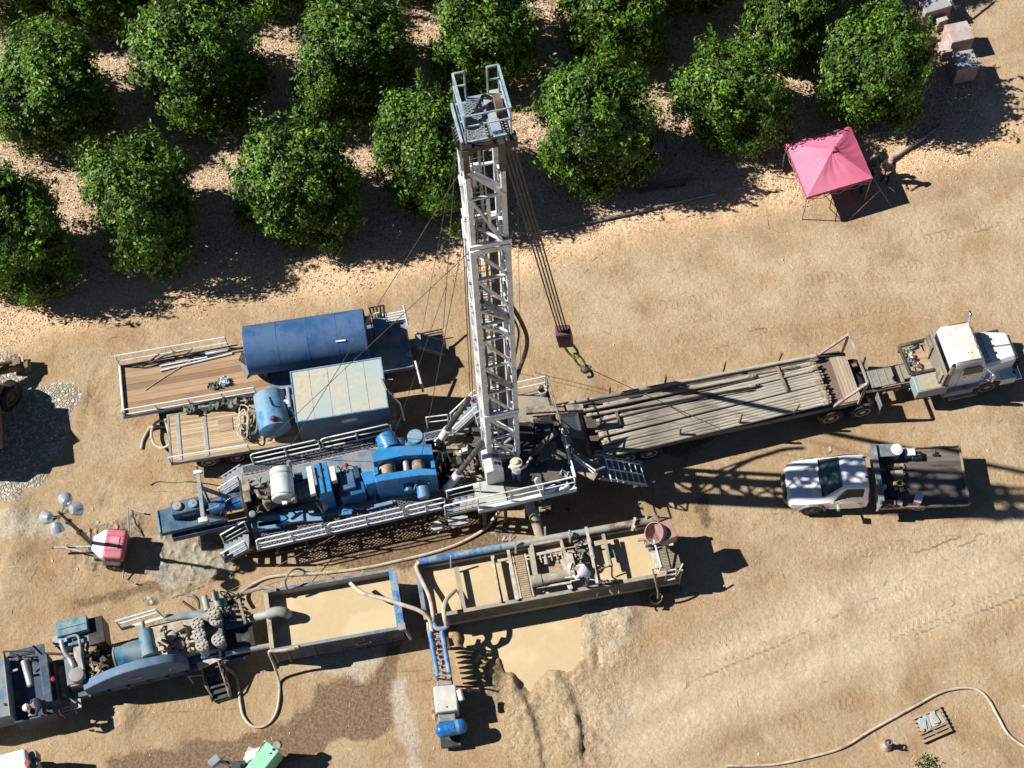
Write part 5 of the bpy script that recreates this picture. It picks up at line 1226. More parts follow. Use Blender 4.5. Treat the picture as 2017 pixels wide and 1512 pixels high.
    lay('metal_rod', 'short dark red rod leaning on the dark rods of the tank trailer', 'rod', [(330,500,1.45),(380,462,1.8)], .035, 'maroon', grp=G_)
    lay('metal_rod', 'brown rod leaning on the dark rods of the tank trailer', 'rod', [(530,490,1.45),(600,425,1.8)], .035, 'rust', grp=G_)
    lay('white_tube', 'longer white tube lying on the boards of the tank trailer', 'tube', [(390,570,1.36),(865,455,1.36)], .04, 'white', grp=G_)
    lay('white_tube', 'shorter white tube lying just behind the longer one on the tank trailer boards', 'tube', [(385,540,1.36),(700,480,1.36)], .035, 'white', grp=G_)
    lay('white_tube', 'thick white tube nearest to the blue tank on the trailer boards', 'tube', [(690,460,1.38),(835,430,1.38)], .06, 'white', grp=G_)
    line_thing('rope', 'pale rope slanting over the brown boards of the tank trailer', 'rope', [(286,768,1.33),(320,745,1.33),(380,708,1.36),(430,690,1.4)], .018, 'hose', 6, None, True, 5)
    # tubes and tarp bundled between the two trailers
    lay('metal_rod', 'white metal rod in the bundle between the tank trailer and the box trailer', 'rod', [(560,800,1.42),(1010,715,1.42)], .035, 'white', grp='tube bundle between the trailers')
    lay('metal_rod', 'dark metal rod in the bundle between the tank trailer and the box trailer', 'rod', [(600,795,1.36),(1020,735,1.36)], .04, 'steel_dark', grp='tube bundle between the trailers')
    lay('metal_rod', 'grey metal rod in the bundle between the two trailers, closest to the box trailer', 'rod', [(640,815,1.36),(1000,760,1.36)], .04, 'galv', grp='tube bundle between the trailers')
    return t
def crumple(name, label, cat, px, z, m, h=.12, seed=1, n=26, kind=None):
    """a crumpled sheet filling a pixel outline, lying at height z"""
    w = [P(x, y, z) for x, y in px]; c = sum(w, Vector())/len(w)
    xs = [p.x for p in w]; ys = [p.y for p in w]; nx = n; ny = max(4, int(n*(max(ys)-min(ys))/(max(xs)-min(xs)+1e-6)))
    X, Y = np.meshgrid(np.linspace(min(xs), max(xs), nx), np.linspace(min(ys), max(ys), ny))
    d = polyd(X, Y, [(x, y) for x, y in px], z)
    sc = 6.0/max(.3, min(max(xs)-min(xs), 3)); 
    ww = X+.35*fbm(X*2, Y*2, seed+5, 2); Zz = z+.015+h*.5*(1-np.abs(fbm(ww*sc*1.6, Y*sc*.7, seed, 4)-.5)*7).clip(0, 1)+h*.45*(1-np.abs(fbm(X*sc*1.1, Y*sc*2.2, seed+9, 3)-.5)*6).clip(0, 1)
    if z < .2: Zz = Zz+np.vectorize(GZ)(X, Y)*.9
    keep = d > -.03; idx = -np.ones(X.shape, int); mb = MB(); k = 0
    for j in range(ny):
        for i in range(nx):
            if keep[j, i]: idx[j, i] = k; k += 1; mb.v.append((X[j, i]-c.x, Y[j, i]-c.y, Zz[j, i]-z))
    for j in range(ny-1):
        for i in range(nx-1):
            q = (idx[j, i], idx[j, i+1], idx[j+1, i+1], idx[j+1, i])
            if min(q) >= 0: mb.f.append(q)
    o = mb.build(name, m, None, True); o.location = (c.x, c.y, z)
    if kind: tag(o, kind=kind)
    else: tag(o, label, cat)
    return o
TT = tank_trailer()
crumple('plastic_bag', 'crumpled white bag on the near side of the tank trailer boards', 'bag', [(431,746),(448,743),(453,757),(438,761),(430,755)], 1.35, 'shirt', .25, 4, 14)
crumple('cloth', 'dark crumpled cloth beside the white bag on the tank trailer', 'cloth', [(410,757),(428,752),(436,764),(420,768),(409,766)], 1.33, 'tarp_green', .2, 5, 12)
crumple('tarp', 'dark green tarp heaped along the gap between the two trailers', 'tarp', [(358,806),(420,795),(480,785),(497,790),(478,800),(460,812),(420,808),(390,818),(362,817)], 1.25, 'tarp_green', .5, 6, 40)
# chair on the tank trailer's right deck
def chair(label, px, z, ang, back, seat, s=1.0):
    t = Thing('chair', label, 'chair', px, None, z, None, z); t.e.rotation_euler = (0, 0, ang); e = t.e
    m = MB(); m.box(-.24*s, .24*s, -.24*s, .24*s, .40*s, .44*s); m.build('seat', seat, e, bevel=.02)
    m = MB()
    for i in range(5): m.bar(((-.2+.1*i)*s, .24*s, .42*s), ((-.25+.125*i)*s, .36*s, .95*s), .055*s, .02)
    m.bar((-.28*s, .36*s, .93*s), (.28*s, .36*s, .93*s), .05, .03); m.build('backrest', back, e)
    for i in (-1, 1):
        for j in (-1, 1): MB().tube([(i*.21*s, j*.21*s, .42*s), (i*.26*s, j*.27*s, 0)], .022, 6).build('leg', back, e)
        MB().tube([(i*.28*s, -.22*s, .42*s), (i*.28*s, -.2*s, .62*s), (i*.28*s, .26*s, .64*s)], .025, 6).build('arm', back, e)
    return t
chair('black slat-backed chair with pale blue seat on the tank trailer deck', (750, 648), 1.3, .15, 'black', 'blue_light', 1.15)
chair('grey chair standing in the tree shade near the orchard edge', (1296, 300), 0, 0.1, 'steel_dark', 'slate', 1.0)
# ------------------------------------------------------------------ box trailer
def box_trailer():
    Z = 1.2
    t = Thing('box_trailer', 'flatbed trailer carrying a blue metal box and a small blue tank, behind the rig', 'trailer', (337, 913), (498, 887), Z); e = t.e; L = t.l
    V = view(t, 200, 560, 3.36); x1 = V(1960, 900, Z).x; w = V(600, 835, Z).y
    MB().box(.06, x1, .06, w-.06, Z-.06, Z).build('board_deck', PLK2, e)
    mb = MB()
    for y in (0, w-.06): mb.box(-.03, x1+.06, y, y+.057, Z-.2, Z+.02)
    mb.box(-.03, .057, .06, w-.063, Z-.2, Z+.02)
    for y in (w*.3, w*.7): mb.box(.3, x1-.2, y-.06, y+.06, Z-.38, Z-.07)
    mb.build('frame', 'grey_metal', e, bevel=.01)
    for k, xx in ((0, 512), (1, 692)):
        x = V(xx, 1010, Z).x; MB().box(x-.07, x+.07, .065, w-.065, Z+.002, Z+.03).build('cross_strap', 'galv', e, bevel=.006)
    MB().cbox(V(820, 925, Z+.03), 1.0*.55, .55, .025).build('plywood_patch', 'wood', e)
    g = MB(); railing(g, [(0, .03, Z), (V(980, 1100, Z).x, .03, Z)], .5, 2.6, .028, ()); g.build('guard_rail', 'white_rig', e, True)
    for x in (1.3, 2.4, x1-.8):
        for y, s in ((.25, -1), (w-.25, 1)): wheel(e, (x, y, .46), .46, .25, side=s)
    # small tank lying across
    a = V(1108, 735, 1.9); b = V(1150, 965, 1.9); ax = (b-a).normalized(); ln = (b-a).length; r = .6
    tk = MB().lathe(a, ax, [(-.12, .15), (-.08, .4), (0, r), (ln, r), (ln+.09, .42), (ln+.13, .15)], 36).build('small_tank', 'blue_light', e, True)
    MB().tube([V(1110, 745, 2.5), V(1130, 800, 2.53), V(1190, 810, 2.5)], .025, 6).build('tank_hook', 'black', tk, True)
    MB().lathe(V(1140, 895, 2.45), (0,0,1), [(0, .1), (.1, .13), (.2, .05)], 12).build('red_valve', 'maroon', tk, True)
    # box
    p = [V(1250, 580, 3.0), V(1845, 485, 3.0), V(1900, 815, 3.0), V(1288, 910, 3.0)]
    xa = (p[0].x+p[3].x)/2; xb = (p[1].x+p[2].x)/2; ya = (p[2].y+p[3].y)/2; yb = (p[0].y+p[1].y)/2
    bo = MB().box(xa, xb, ya, yb, Z, 2.96).build('container', 'navy_panel', e, bevel=.02)
    MB().box(xa+.02, xb-.02, ya+.02, yb-.02, 2.962, 3.0).build('roof', 'roof_dust', bo, bevel=.01)
    r_ = MB(); r_.box(xa-.02, xb+.02, ya-.02, ya+.03, 2.95, 3.03); r_.box(xa-.02, xb+.02, yb-.03, yb+.02, 2.95, 3.03); r_.box(xa-.02, xa+.03, ya+.033, yb-.033, 2.95, 3.03); r_.box(xb-.03, xb+.02, ya+.033, yb-.033, 2.95, 3.03); r_.build('roof_trim', 'blue_light', bo, bevel=.005)
    s = MB(); n = 5
    for i in range(1, n): s.box(xa+(xb-xa)*i/n-.008, xa+(xb-xa)*i/n+.008, ya+.05, yb-.05, 3.001, 3.006)
    s.build('roof_seam', 'grey_metal', bo)
    MB().box(xa+.95*(xb-xa)/2, xa+1.3*(xb-xa)/2, ya-.012, ya-.003, 2.35, 2.6).build('name_plate', 'galv', bo)
    MB().bar(V(1850, 620, 3.06), V(1885, 700, 3.06), .06, .05).build('lift_lug', 'galv', bo)
    s = MB(); s.cbox(V(1235, 740, 2.3), .12, .9, 1.0); s.build('electrical_box', 'dust_blue', bo, bevel=.02)
    s = MB()
    for i in range(7): a_ = V(1210+rr_(i)*40, 770+i*14, 2.2-.1*i); s.tube(spline([a_, off(a_, .15, -.1, .1), off(a_, .2, -.3, -.1)], 4), .04, 6)
    s.build('cable_bundle', 'white', bo, True)
    for (x, y) in ((1945, 700), (1985, 800)): pass
    MB().tube([V(1890, 700, 2.8), V(1975, 790, 2.0), V(2005, 900, 1.3)], .04, 7).build('brace', 'white_rig', bo, True)
    return t
def rr_(i): return ((i*7919) % 13)/13.0
mat('navy_panel', (0.03, 0.07, 0.14), 0.5, dirt=(0.12, 0.17, 0.22), dirt_amt=0.45, dirt_scale=.8)
BT = box_trailer()
hp = [(480+10*math.cos(a*.9)+3*math.sin(a*2.3), 812+22*math.sin(a*.9)+a*1.3, 1.3+.02*a) for a in range(26)]
line_thing('hose', 'tangled grey hose heaped beside the small blue tank on the box trailer', 'hose', hp, .028, 'hose', 7, 'hoses about the trailers', True, 4)
hp = [(498+9*math.cos(a*1.1), 822+20*math.sin(a*1.1)+a*.8, 1.35+.02*a) for a in range(20)]
line_thing('hose', 'dark tangled hose right against the small blue tank on the box trailer', 'hose', hp, .025, 'hose_dark', 7, 'hoses about the trailers', True, 4)
crumple('jacket', 'blue jacket dropped by the hose tangle on the box trailer', 'jacket', [(478,846),(488,838),(497,850),(494,868),(484,872),(476,858)], 1.25, 'dust_blue', .4, 9, 16)
hp = [(319+21*math.cos(a*.42+.6), 855+27*math.sin(a*.42+.6), .75-.02*a) for a in range(28)]
hp = [(325,826,1.2),(328,835,1.0)] + hp + [(300,840,.15),(290,850,.08),(281,868,.06),(278,884,.06)]
line_thing('hose', 'thick pale hose coiled at the left end of the box trailer', 'hose', hp, .055, 'hose', 8, 'hoses about the trailers', True, 4)
line_thing('cable', 'thin grey cable lying on the soil left of the rig mast rest', 'cable', [(400,936,1.2),(380,943,.4),(368,948,.05),(340,950,.04),(310,948,.04),(296,955,.04)], .022, 'hose_dark', 6, 'loose cables on the ground')
line_thing('cable', 'faint thin cable lying straight left of the rig tail', 'cable', [(300,966,.03),(340,968,.03),(420,966,.03)], .01, 'hose', 5, 'loose cables on the ground')
# ------------------------------------------------------------------ pipe trailer, its load, and the tractor
PT_Z = 1.25
def pipe_trailer():
    t = Thing('pipe_trailer', 'long grey flatbed semi-trailer loaded with drill pipe, coupled behind the white truck', 'semi-trailer', (1168, 904), (1690, 792), PT_Z); e = t.e; L = t.l
    V = view(t, 1080, 600, 3.056); Z = PT_Z; x1 = t.len; w = 2.3
    MB().box(0, x1, .06, w-.06, Z-.08, Z).build('deck', 'deck_dirty', e)
    mb = MB()
    for y in (0, w-.06): mb.box(-.03, x1, y, y+.057, Z-.25, Z+.02)
    for y in (w*.3, w*.7): mb.box(.1, x1+.5, y-.07, y+.07, Z-.5, Z-.09)
    n = 12
    for i in range(n): mb.box(x1*i/n+.1, x1*i/n+.2, .07, w-.07, Z-.2, Z-.09)
    mb.build('frame', 'navy_dusty', e, bevel=.01)
    xp = V(1740, 450, Z).x; MB().box(xp-.02, xp+.62, .07, w-.07, Z+.003, Z+.05).build('plank_strip', planks('plank_strip', (.30,.22,.16), (.50,.40,.31), .125, 0, .08), e)
    MB().box(xp-.75, xp-.03, .07, w-.07, Z+.002, Z+.012).build('front_plate', 'rust_plate', e)
    MB().box(-.1, .0, 0, w, Z-.3, Z+.1).build('tail_beam', 'steel_dust', e, bevel=.02)
    # A-shaped load rack at the front
    g = MB(); top = Z+1.55
    a = V(1812, 176, top); b = V(1923, 472, top); f1 = V(1622, 305, Z+.05); f2 = V(1718, 612, Z+.05); p1 = V(1762, 300, Z); p2 = V(1866, 596, Z)
    g.bar(a, b, .09, .09); g.bar(f1, a, .09, .09); g.bar(f2, b, .10, .10); g.bar(p1, a, .08, .08); g.bar(p2, b, .08, .08); g.build('load_rack', 'rack_paint', e, bevel=.01)
    ga = a.lerp(b, .12); g = MB(); g.add([off(a,0,0,-.05), off(a.lerp(b,.16),0,0,-.05), off(a.lerp(p1,.3),0,0,0)], [(0,1,2),(2,1,0)]); g.build('gusset', 'galv', e)
    g = MB(); g.bar(V(1620, 312, Z+.1), V(1775, 292, Z+.1), .12, .12); g.build('front_beam', 'steel_dark', e)
    # stakes
    for (bx, by, tx, ty) in ((370,545,370,495),(703,485,708,425),(1050,410,1066,343),(1383,340,1406,288),(788,808,796,740),(1142,738,1166,655),(1466,665,1512,600),(446,905,460,820)):
        q = V(bx, by, Z-.1); h = (by-ty)/3.056/(.47*50)
        tt = V(tx, ty, Z-.1+h+.02); MB().bar(q, tt, .09, .07).build('stake', 'rust', e, bevel=.008)
    # wheels
    for (x, y) in ((610, 905), (478, 935)):
        c = V(x, y, .5); wheel(e, (c.x, .16, .52), .52, .3, side=-1); wheel(e, (c.x, w-.16, .52), .52, .3, side=1); 
        MB().tube([(c.x, .3, .52), (c.x, w-.3, .52)], .08, 8).build('axle', 'steel_dark', e)
    m = MB(); q = V(1730, 620, 0); m.box(q.x, q.x+.2, .3, .5, .0, Z-.3); m.box(q.x, q.x+.2, w-.5, w-.3, .0, Z-.3); m.build('landing_gear', 'steel_dark', e)
    return t
mat('deck_dirty', (0.16, 0.12, 0.09), 0.85, dirt=(0.06, 0.05, 0.04), dirt_amt=.5); mat('navy_dusty', (0.07, 0.085, 0.10), 0.6, dirt=(0.2, 0.17, 0.14), dirt_amt=.5)
mat('rust_plate', (0.15, 0.11, 0.09), .8, dirt=(0.2, 0.13, .1), dirt_amt=.5); mat('rack_paint', (0.42, 0.34, 0.34), .6, dirt=(0.22, 0.15, 0.12), dirt_amt=.5, dirt_scale=3)
PT = pipe_trailer()
def drill_pipe(x0, y0, z0, x1, y1, z1, label, m='pipe', r=.062, grp='drill pipes stacked on the semi-trailer', long_=True):
    a = P(1080+x0/3.056, 600+y0/3.056, z0); b = P(1080+x1/3.056, 600+y1/3.056, z1); d = (b-a); ln = d.length; d.normalize()
    e = bpy.data.objects.new('drill_pipe', None); link(e); e.location = a; e.rotation_euler = d.to_track_quat('X', 'Z').to_euler(); tag(e, label, 'pipe', grp)
    key = (m, r)
    MB().cyl((.2, 0, 0), (ln-.28, 0, 0), r, 12).build('body', m, e, True)
    MB().lathe((0, 0, 0), (1, 0, 0), [(0, r*.55), (0, r*1.05), (.02, r*1.3), (.2, r*1.3), (.26, r)], 14).build('tool_joint', 'pipe_end' if m == 'pipe' else m, e, True)
    MB().lathe((ln-.30, 0, 0), (1, 0, 0), [(0, r), (.05, r*1.32), (.24, r*1.32), (.25, r*.9), (.36, r*.7), (.36, r*.4)], 14).build('tool_joint', 'pipe_end' if m == 'pipe' else m, e, True)
    return e
ORD = ['nearest', 'second', 'third', 'fourth', 'fifth', 'sixth', 'seventh', 'eighth', 'ninth', 'tenth', 'eleventh', 'twelfth', 'thirteenth', 'fourteenth', 'fifteenth']
rp = random.Random(77); NP = 15
for i in range(NP):
    f = i/(NP-1); j = rp.uniform(-1, 1)
    xr = 1698-88*f+rp.uniform(-10, 10); yr = 588-236*f; xl = 292+rp.uniform(-14, 45)+(12 if i > 9 else 0); yl = 925-258*f
    lb = ('nearest' if i == 0 else ORD[i])+(' drill pipe of the main row, on the truck driver side edge' if i == 0 else ' drill pipe in the main row, counted from the near edge')
    drill_pipe(xl, yl+rp.uniform(-4, 4), 1.50, xr, yr, 1.50+rp.uniform(0, .03), lb, 'pipe')
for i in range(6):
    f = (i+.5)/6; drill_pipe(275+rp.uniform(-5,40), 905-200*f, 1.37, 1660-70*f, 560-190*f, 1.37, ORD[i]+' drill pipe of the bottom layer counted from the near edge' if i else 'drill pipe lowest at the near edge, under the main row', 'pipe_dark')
drill_pipe(-5, 618, 1.95, 1620, 305, 1.62, 'longest dark drill pipe along the far edge, reaching over the drill floor', 'pipe', .07)
drill_pipe(120, 612, 1.8, 1560, 325, 1.55, 'dark drill pipe just inside the longest far-edge pipe', 'pipe_dark')
drill_pipe(190, 642, 1.72, 1240, 427, 1.66, 'shorter drill pipe ending at mid trailer, closest to the far edge', 'pipe', .064)
drill_pipe(230, 668, 1.66, 1255, 480, 1.70, 'shorter drill pipe ending at mid trailer, crossing the main row', 'pipe', .064)
drill_pipe(420, 640, 1.75, 1225, 505, 1.68, 'thin black rod lying over the drill pipes', 'black', .03)
drill_pipe(330, 600, 1.60, 1590, 350, 1.55, 'brown drill pipe behind the shorter ones ending at mid trailer', 'pipe', .055)
drill_pipe(640, 470+60, 1.55, 1500, 372, 1.62, 'dark rusty pipe between the far and the main pipes', 'rust', .04)
drill_pipe(290, 700, 1.62, 1600, 392, 1.60, 'drill pipe riding on top of the far side of the main row', 'pipe', .055)
for (a_, b_, lb) in (((1376,372),(1438,516),'brown timber laid across the front of the pipes'), ((402,624),(432,724),'dark timber laid across the rear of the pipes')):
    p = P(1080+a_[0]/3.056, 600+a_[1]/3.056, 1.68); q = P(1080+b_[0]/3.056, 600+b_[1]/3.056, 1.66); o = MB().bar(Vector(), q-p, .11, .08).build('timber', 'rust' if a_[0] > 1000 else 'steel_dark', None, bevel=.01); o.location = p; tag(o, lb, 'timber')
# tractor
def tractor():
    t = Thing('truck_tractor', 'white bonneted semi-truck parked at the right, coupled to the pipe trailer', 'truck', (1612, 812), (1975, 740), 0.3); e = t.e; L = t.l
    V = view(t, 1600, 580, 4.837)
    nb = V(1655, 865, .52).y+.12; cy = (V(1290, 495, 2.7).y+V(1570, 435, 2.7).y)/2; fb = cy+(cy-nb)
    rx0 = V(1290, 495, 2.7).x; rx1 = V(1570, 435, 2.7).x; hw = .93
    fr = MB()
    for s in (-1, 1): fr.box(V(120, 1000, .8).x-.4, V(1900, 500, .8).x, cy+s*.42-.05, cy+s*.42+.05, .72, .95)
    fr.build('chassis', 'steel_dark', e)
    # cab: sections along x
    def ring(x, hy, z0, z1, r=.14, taper=.0):
        return [(x, cy-hy, z0), (x, cy+hy, z0), (x, cy+hy, z1-.5), (x, cy+hy-taper-.02, z1-r), (x, cy+hy-taper-r, z1), (x, cy-hy+taper+r, z1), (x, cy-hy+taper+.02, z1-r), (x, cy-hy, z1-.5)]
    cab = MB().loft([ring(rx0-.02, hw, 1.0, 2.68, .1, .06), ring(rx0+.06, hw+.02, 1.0, 2.76, .1, .06), ring(rx1-.1, hw+.02, 1.0, 2.74, .12, .08), ring(rx1+.03, hw+.02, 1.0, 2.60, .1, .1), ring(rx1+.30, hw, 1.0, 1.95, .06, .04), ring(rx1+.33, hw-.02, 1.0, 1.9, .06, .04)])
    co = cab.build('cab', 'truck_white', e, bevel=.02)
    MB().box(rx0+.08, rx1-.1, cy-hw+.15, cy+hw-.15, 2.755, 2.79).build('roof', 'roof_cream', co, bevel=.03, seg=3)
    r_ = MB()
    for (x, y) in ((1500, 400), (1180*1.26, 550), (1520, 550), (1310, 375)): c = V(x, y, 2.8); r_.ball((c.x, c.y, 2.79), .03, 6)
    for k in range(5): r_.cbox((rx1-.12, cy-.6+.3*k, 2.84), .06, .1, .05)
    r_.build('marker_lights', 'galv', co)
    ws = MB(); vs = [(rx1+.06, cy-hw+.14, 2.52), (rx1+.06, cy+hw-.14, 2.52), (rx1+.31, cy+hw-.1, 1.99), (rx1+.31, cy-hw+.1, 1.99)]; ws.add([(v[0]+.012, v[1], v[2]) for v in vs], [(3,2,1,0),(0,1,2,3)]); ws.build('windscreen', 'glass', co)
    for s in (-1, 1):
        y = cy+s*(hw+.024); d = MB(); d.side([(rx0+.35, 1.1), (rx1+.1, 1.1), (rx1+.12, 2.1), (rx0+.35, 2.3)], min(y, y+s*.02), max(y, y+s*.02)); do = d.build('door', 'truck_white', co, bevel=.008)
        g = MB(); y2 = y+s*.021; g.side([(rx0+.42, 1.95), (rx1+.06, 1.95), (rx1-.02, 2.45), (rx0+.42, 2.45)], min(y2, y2+s*.006), max(y2, y2+s*.006)); g.build('window', 'glass', do)
        MB().bar((rx0+.45, y+s*.03, 1.75), (rx0+.6, y+s*.03, 1.75), .04).build('handle', 'chrome', do)
    # bonnet
    hx0 = rx1+.34; hx1 = V(1905, 460, 1.8).x
    def hr(x, hy, z1, z0=.85): return [(x, cy-hy, z0), (x, cy+hy, z0), (x, cy+hy, z1-.12), (x, cy+hy-.13, z1), (x, cy-hy+.13, z1), (x, cy-hy, z1-.12)]
    ho = MB().loft([hr(hx0, .80, 1.93), hr(hx0+.3, .76, 1.90), hr((hx0+hx1)/2, .70, 1.86), hr(hx1-.08, .60, 1.78), hr(hx1, .56, 1.66)]).build('bonnet', 'truck_white', e, bevel=.02, seg=3)
    s_ = MB(); s_.bar((hx0+.25, cy, 1.935), (hx1-.1, cy, 1.815), .03, .03)
    for k in range(7): s_.cbox((hx0+.14, cy-.6+.2*k, 1.955), .05, .1, .03)
    s_.build('bonnet_trim', 'galv', ho)
    MB().box(hx1+.003, hx1+.09, cy-.5, cy+.5, .75, 1.6).build('grille', 'chrome', ho, bevel=.02)
    MB().box(hx1-.1, hx1+.32, cy-1.02, cy+1.02, .45, .72).build('bumper', 'chrome', e, bevel=.04)
    wx = V(1655, 865, .52).x
    for s in (-1, 1):
        yc = cy+s*.93; yi = cy+s*.62; yo = cy+s*1.08
        f = MB(); n = 12; R1 = .66
        arc = [(wx+R1*math.cos(a), .55+R1*.98*math.sin(a)) for a in [math.pi*(.04+.92*i/n) for i in range(n+1)]]
        prof = [(wx+R1*1.0, .5)]+arc+[(wx-R1, .5), (wx-R1-.42, .9)]
        top = [(hx1-.05, 1.0)]+[(wx+(R1+.10)*math.cos(a), .57+(R1+.10)*.98*math.sin(a)) for a in [math.pi*(.2+.72*i/8) for i in range(9)]]
        for i in range(len(arc)-1):
            (xa, za), (xb, zb) = arc[i], arc[i+1]
            f.add([(xa, yi, za+.0), (xb, yi, zb), (xb, yo, zb-.04), (xa, yo, za-.04), (xa, yi, za+.05), (xb, yi, zb+.05), (xb, yo, zb), (xa, yo, za)], [(0,1,2,3),(7,6,5,4),(0,4,5,1),(1,5,6,2),(2,6,7,3),(3,7,4,0)])
        f.box(wx+.45, hx1-.02, min(yi, yo), max(yi, yo), .62, 1.05)
        fo = f.build('fender', 'truck_white', e, bevel=.02)
        MB().lathe((hx1+.0, cy+s*.84, .95), (1,0,0), [(-.1,.12),(.0,.12),(.03,.1)], 16).build('headlight', 'glass', fo, True)
        wheel(e, (wx, cy+s*.93, .54), .54, .28, side=s, hub='galv')
        # step and fuel tank
        tk = MB().lathe((rx0-.1, cy+s*.86, .72), (1,0,0), [(0,.26),(0,.3),(1.15,.3),(1.15,.26)], 24).build('fuel_tank', 'grey_metal', e, True)
        st = MB(); st.box(rx0+.1, rx1+.1, min(cy+s*1.0, cy+s*1.26), max(cy+s*1.0, cy+s*1.26), .52, .56); st.box(rx0+.1, rx1+.1, min(cy+s*.95, cy+s*1.16), max(cy+s*.95, cy+s*1.16), .98, 1.02); st.build('step', 'galv', e, bevel=.01)
        # mirror
        m = MB(); q = Vector((rx1+.12, cy+s*(hw+.03), 2.2)); m.tube([q, q+Vector((.15, s*.35, .1))], .02, 6); m.tube([q+Vector((0,0,-.7)), q+Vector((.15, s*.35, -.45))], .02, 6)
        m.build('mirror_arm', 'galv', e, True); MB().cbox((rx1+.27, cy+s*(hw+.42), 2.4), .1, .22, .5).build('mirror', 'chrome', e, bevel=.02)
    # behind the cab
    ex = V(1395, 690, 2.9); MB().tube([(rx0-.12, cy-hw-.02, .9), (rx0-.12, cy-hw-.02, 2.9)], .085, 14).build('exhaust_stack', 'grey_metal', e, True)
    MB().tube([(rx0-.12, cy-hw-.02, 2.9), (rx0-.12, cy-hw-.02, 3.02)], .06, 12).build('exhaust_tip', 'black', e, True)
    hb = MB(); hb.box(rx0-.32, rx0-.24, cy-1.02, cy+.98, .95, 2.4); ho2 = hb.build('headache_rack', 'galv_dull', e, bevel=.02)
    r_ = MB(); r_.box(rx0-.4, rx0-.33, cy-.9, cy-.5, 1.3, 2.2); r_.box(rx0-.4, rx0-.33, cy+.3, cy+.9, 1.3, 2.2); r_.build('rack_box', 'steel_dust', ho2, bevel=.01)
    q = [V(1085, 432, 1.5), V(825, 490, 1.5), V(940, 760, 1.5), V(1165, 715, 1.5)]
    g = MB(); g.bar(q[0], q[1], .13, .13); g.bar(q[1], q[2], .13, .13); g.bar(q[2], q[3], .13, .13)
    for v in (q[1], q[2]): g.bar(off(v, .1, 0, 0), off(v, .1, 0, -.55), .1, .1)
    g.build('tube_frame', 'steel_dark', e, bevel=.02)
    bd = MB(); c = V(1050, 600, 1.25); bd.cbox(c, .85, 1.1, .05); bd.build('board', 'wood', e)
    r = random.Random(6)
    for nm, m_, n_ in (('red_strap', 'red', 9), ('green_strap', 'green', 3), ('blue_strap', 'blue_light', 4), ('white_strap', 'shirt', 4)):
        s2 = MB()
        for i in range(n_):
            f_ = r.random(); a_ = V(890+f_*130+r.uniform(-20,20), 530+f_*180+r.uniform(-20,20), 1.4); s2.tube(spline([a_, off(a_, r.uniform(-.12,.12), r.uniform(-.12,.12), .08), off(a_, r.uniform(-.2,.2), r.uniform(-.2,.2), -.05)], 5), .03, 6)
        s2.build(nm, m_, e, True)
    s2 = MB(); s2.tube([V(940, 520, 1.3), V(1000, 470, 1.4)], .06, 8); s2.tube([V(1010, 470, 1.35), V(1045, 520, 1.35)], .03, 6); s2.build('jack', 'galv', e, True)
    tb = MB(); tc = [V(1000, 770, 1.45), V(1240, 720, 1.45), V(1280, 870, 1.45), V(985, 920, 1.45)]
    cx = sum(v.x for v in tc)/4; cyb = sum(v.y for v in tc)/4; tb.box(cx-.62, cx+.62, cyb-.38, cyb+.38, .85, 1.45); to = tb.build('tool_box', 'teal_box', e, bevel=.03)
    MB().box(cx-.48, cx+.6, cyb-.34, cyb+.36, 1.453, 1.475).build('box_lid', 'rusty_lid', to, bevel=.008)
    dk = MB(); q0 = V(530, 700, 1.12); q1 = V(930, 810, 1.12); c = V(700, 780, 1.12); dk.cbox(c, 1.30, .72, .05); do = dk.build('deck_plate', 'grate_plate', e)
    dl = MB()
    for k in range(5): dl.box(c.x-.6+.3*k, c.x-.58+.3*k, c.y-.36, c.y+.36, 1.122, 1.14)
    dl.build('deck_rib', 'galv', do)
    dk = MB(); c = V(890, 730, 1.1); dk.cbox(c, .45, .6, .04); dk.build('deck_plate', 'grate_plate', e)
    MB().lathe(V(790, 800, 1.16), (0,0,1), [(0,.12),(.03,.12),(.03,.08),(.05,.03)], 16).build('hose_coupling', 'black', e, True)
    for (x, y) in ((175, 1175), (475, 1110)):
        c = V(x, y, .52)
        for s in (-1, 1): wheel(e, (c.x, cy+s*.86, .52), .52, .42, side=s)
        MB().tube([(c.x, cy-.7, .52), (c.x, cy+.7, .52)], .09, 8).build('axle', 'steel_dark', e)
    for s in (-1, 1):
        q = V(600, 980, .6); MB().box(q.x-.01, q.x+.02, cy+s*.86-.3, cy+s*.86+.3, .25, 1.05).build('mud_flap', 'galv_dull', e)
    m_ = MB(); m_.lathe((V(330, 720, 1.1).x, cy, 1.02), (0,0,1), [(0,.45),(.1,.45),(.1,.1)], 20); m_.build('fifth_wheel', 'black', e, True)
    l = MB()
    for (x, y) in ((690, 935), (800, 905), (930, 900)): c = V(x, y, .75); l.lathe(c, (0.1,-1,0), [(0,.09),(.02,.09),(.02,.05)], 12)
    l.build('brake_chamber', 'galv', e, True)
    return t
mat('galv_dull', (0.25, 0.26, 0.27), .6, metal=.3, dirt=(.3,.26,.2), dirt_amt=.4); mat('teal_box', (.26,.33,.32), .5, dirt=(.33,.3,.25), dirt_amt=.4)
mat('rusty_lid', (.40,.31,.22), .7, dirt=(.32,.34,.30), dirt_amt=.55, dirt_scale=1.2); mat('grate_plate', (.28,.29,.28), .6, metal=.3, dirt=(.35,.3,.22), dirt_amt=.4)
tractor()
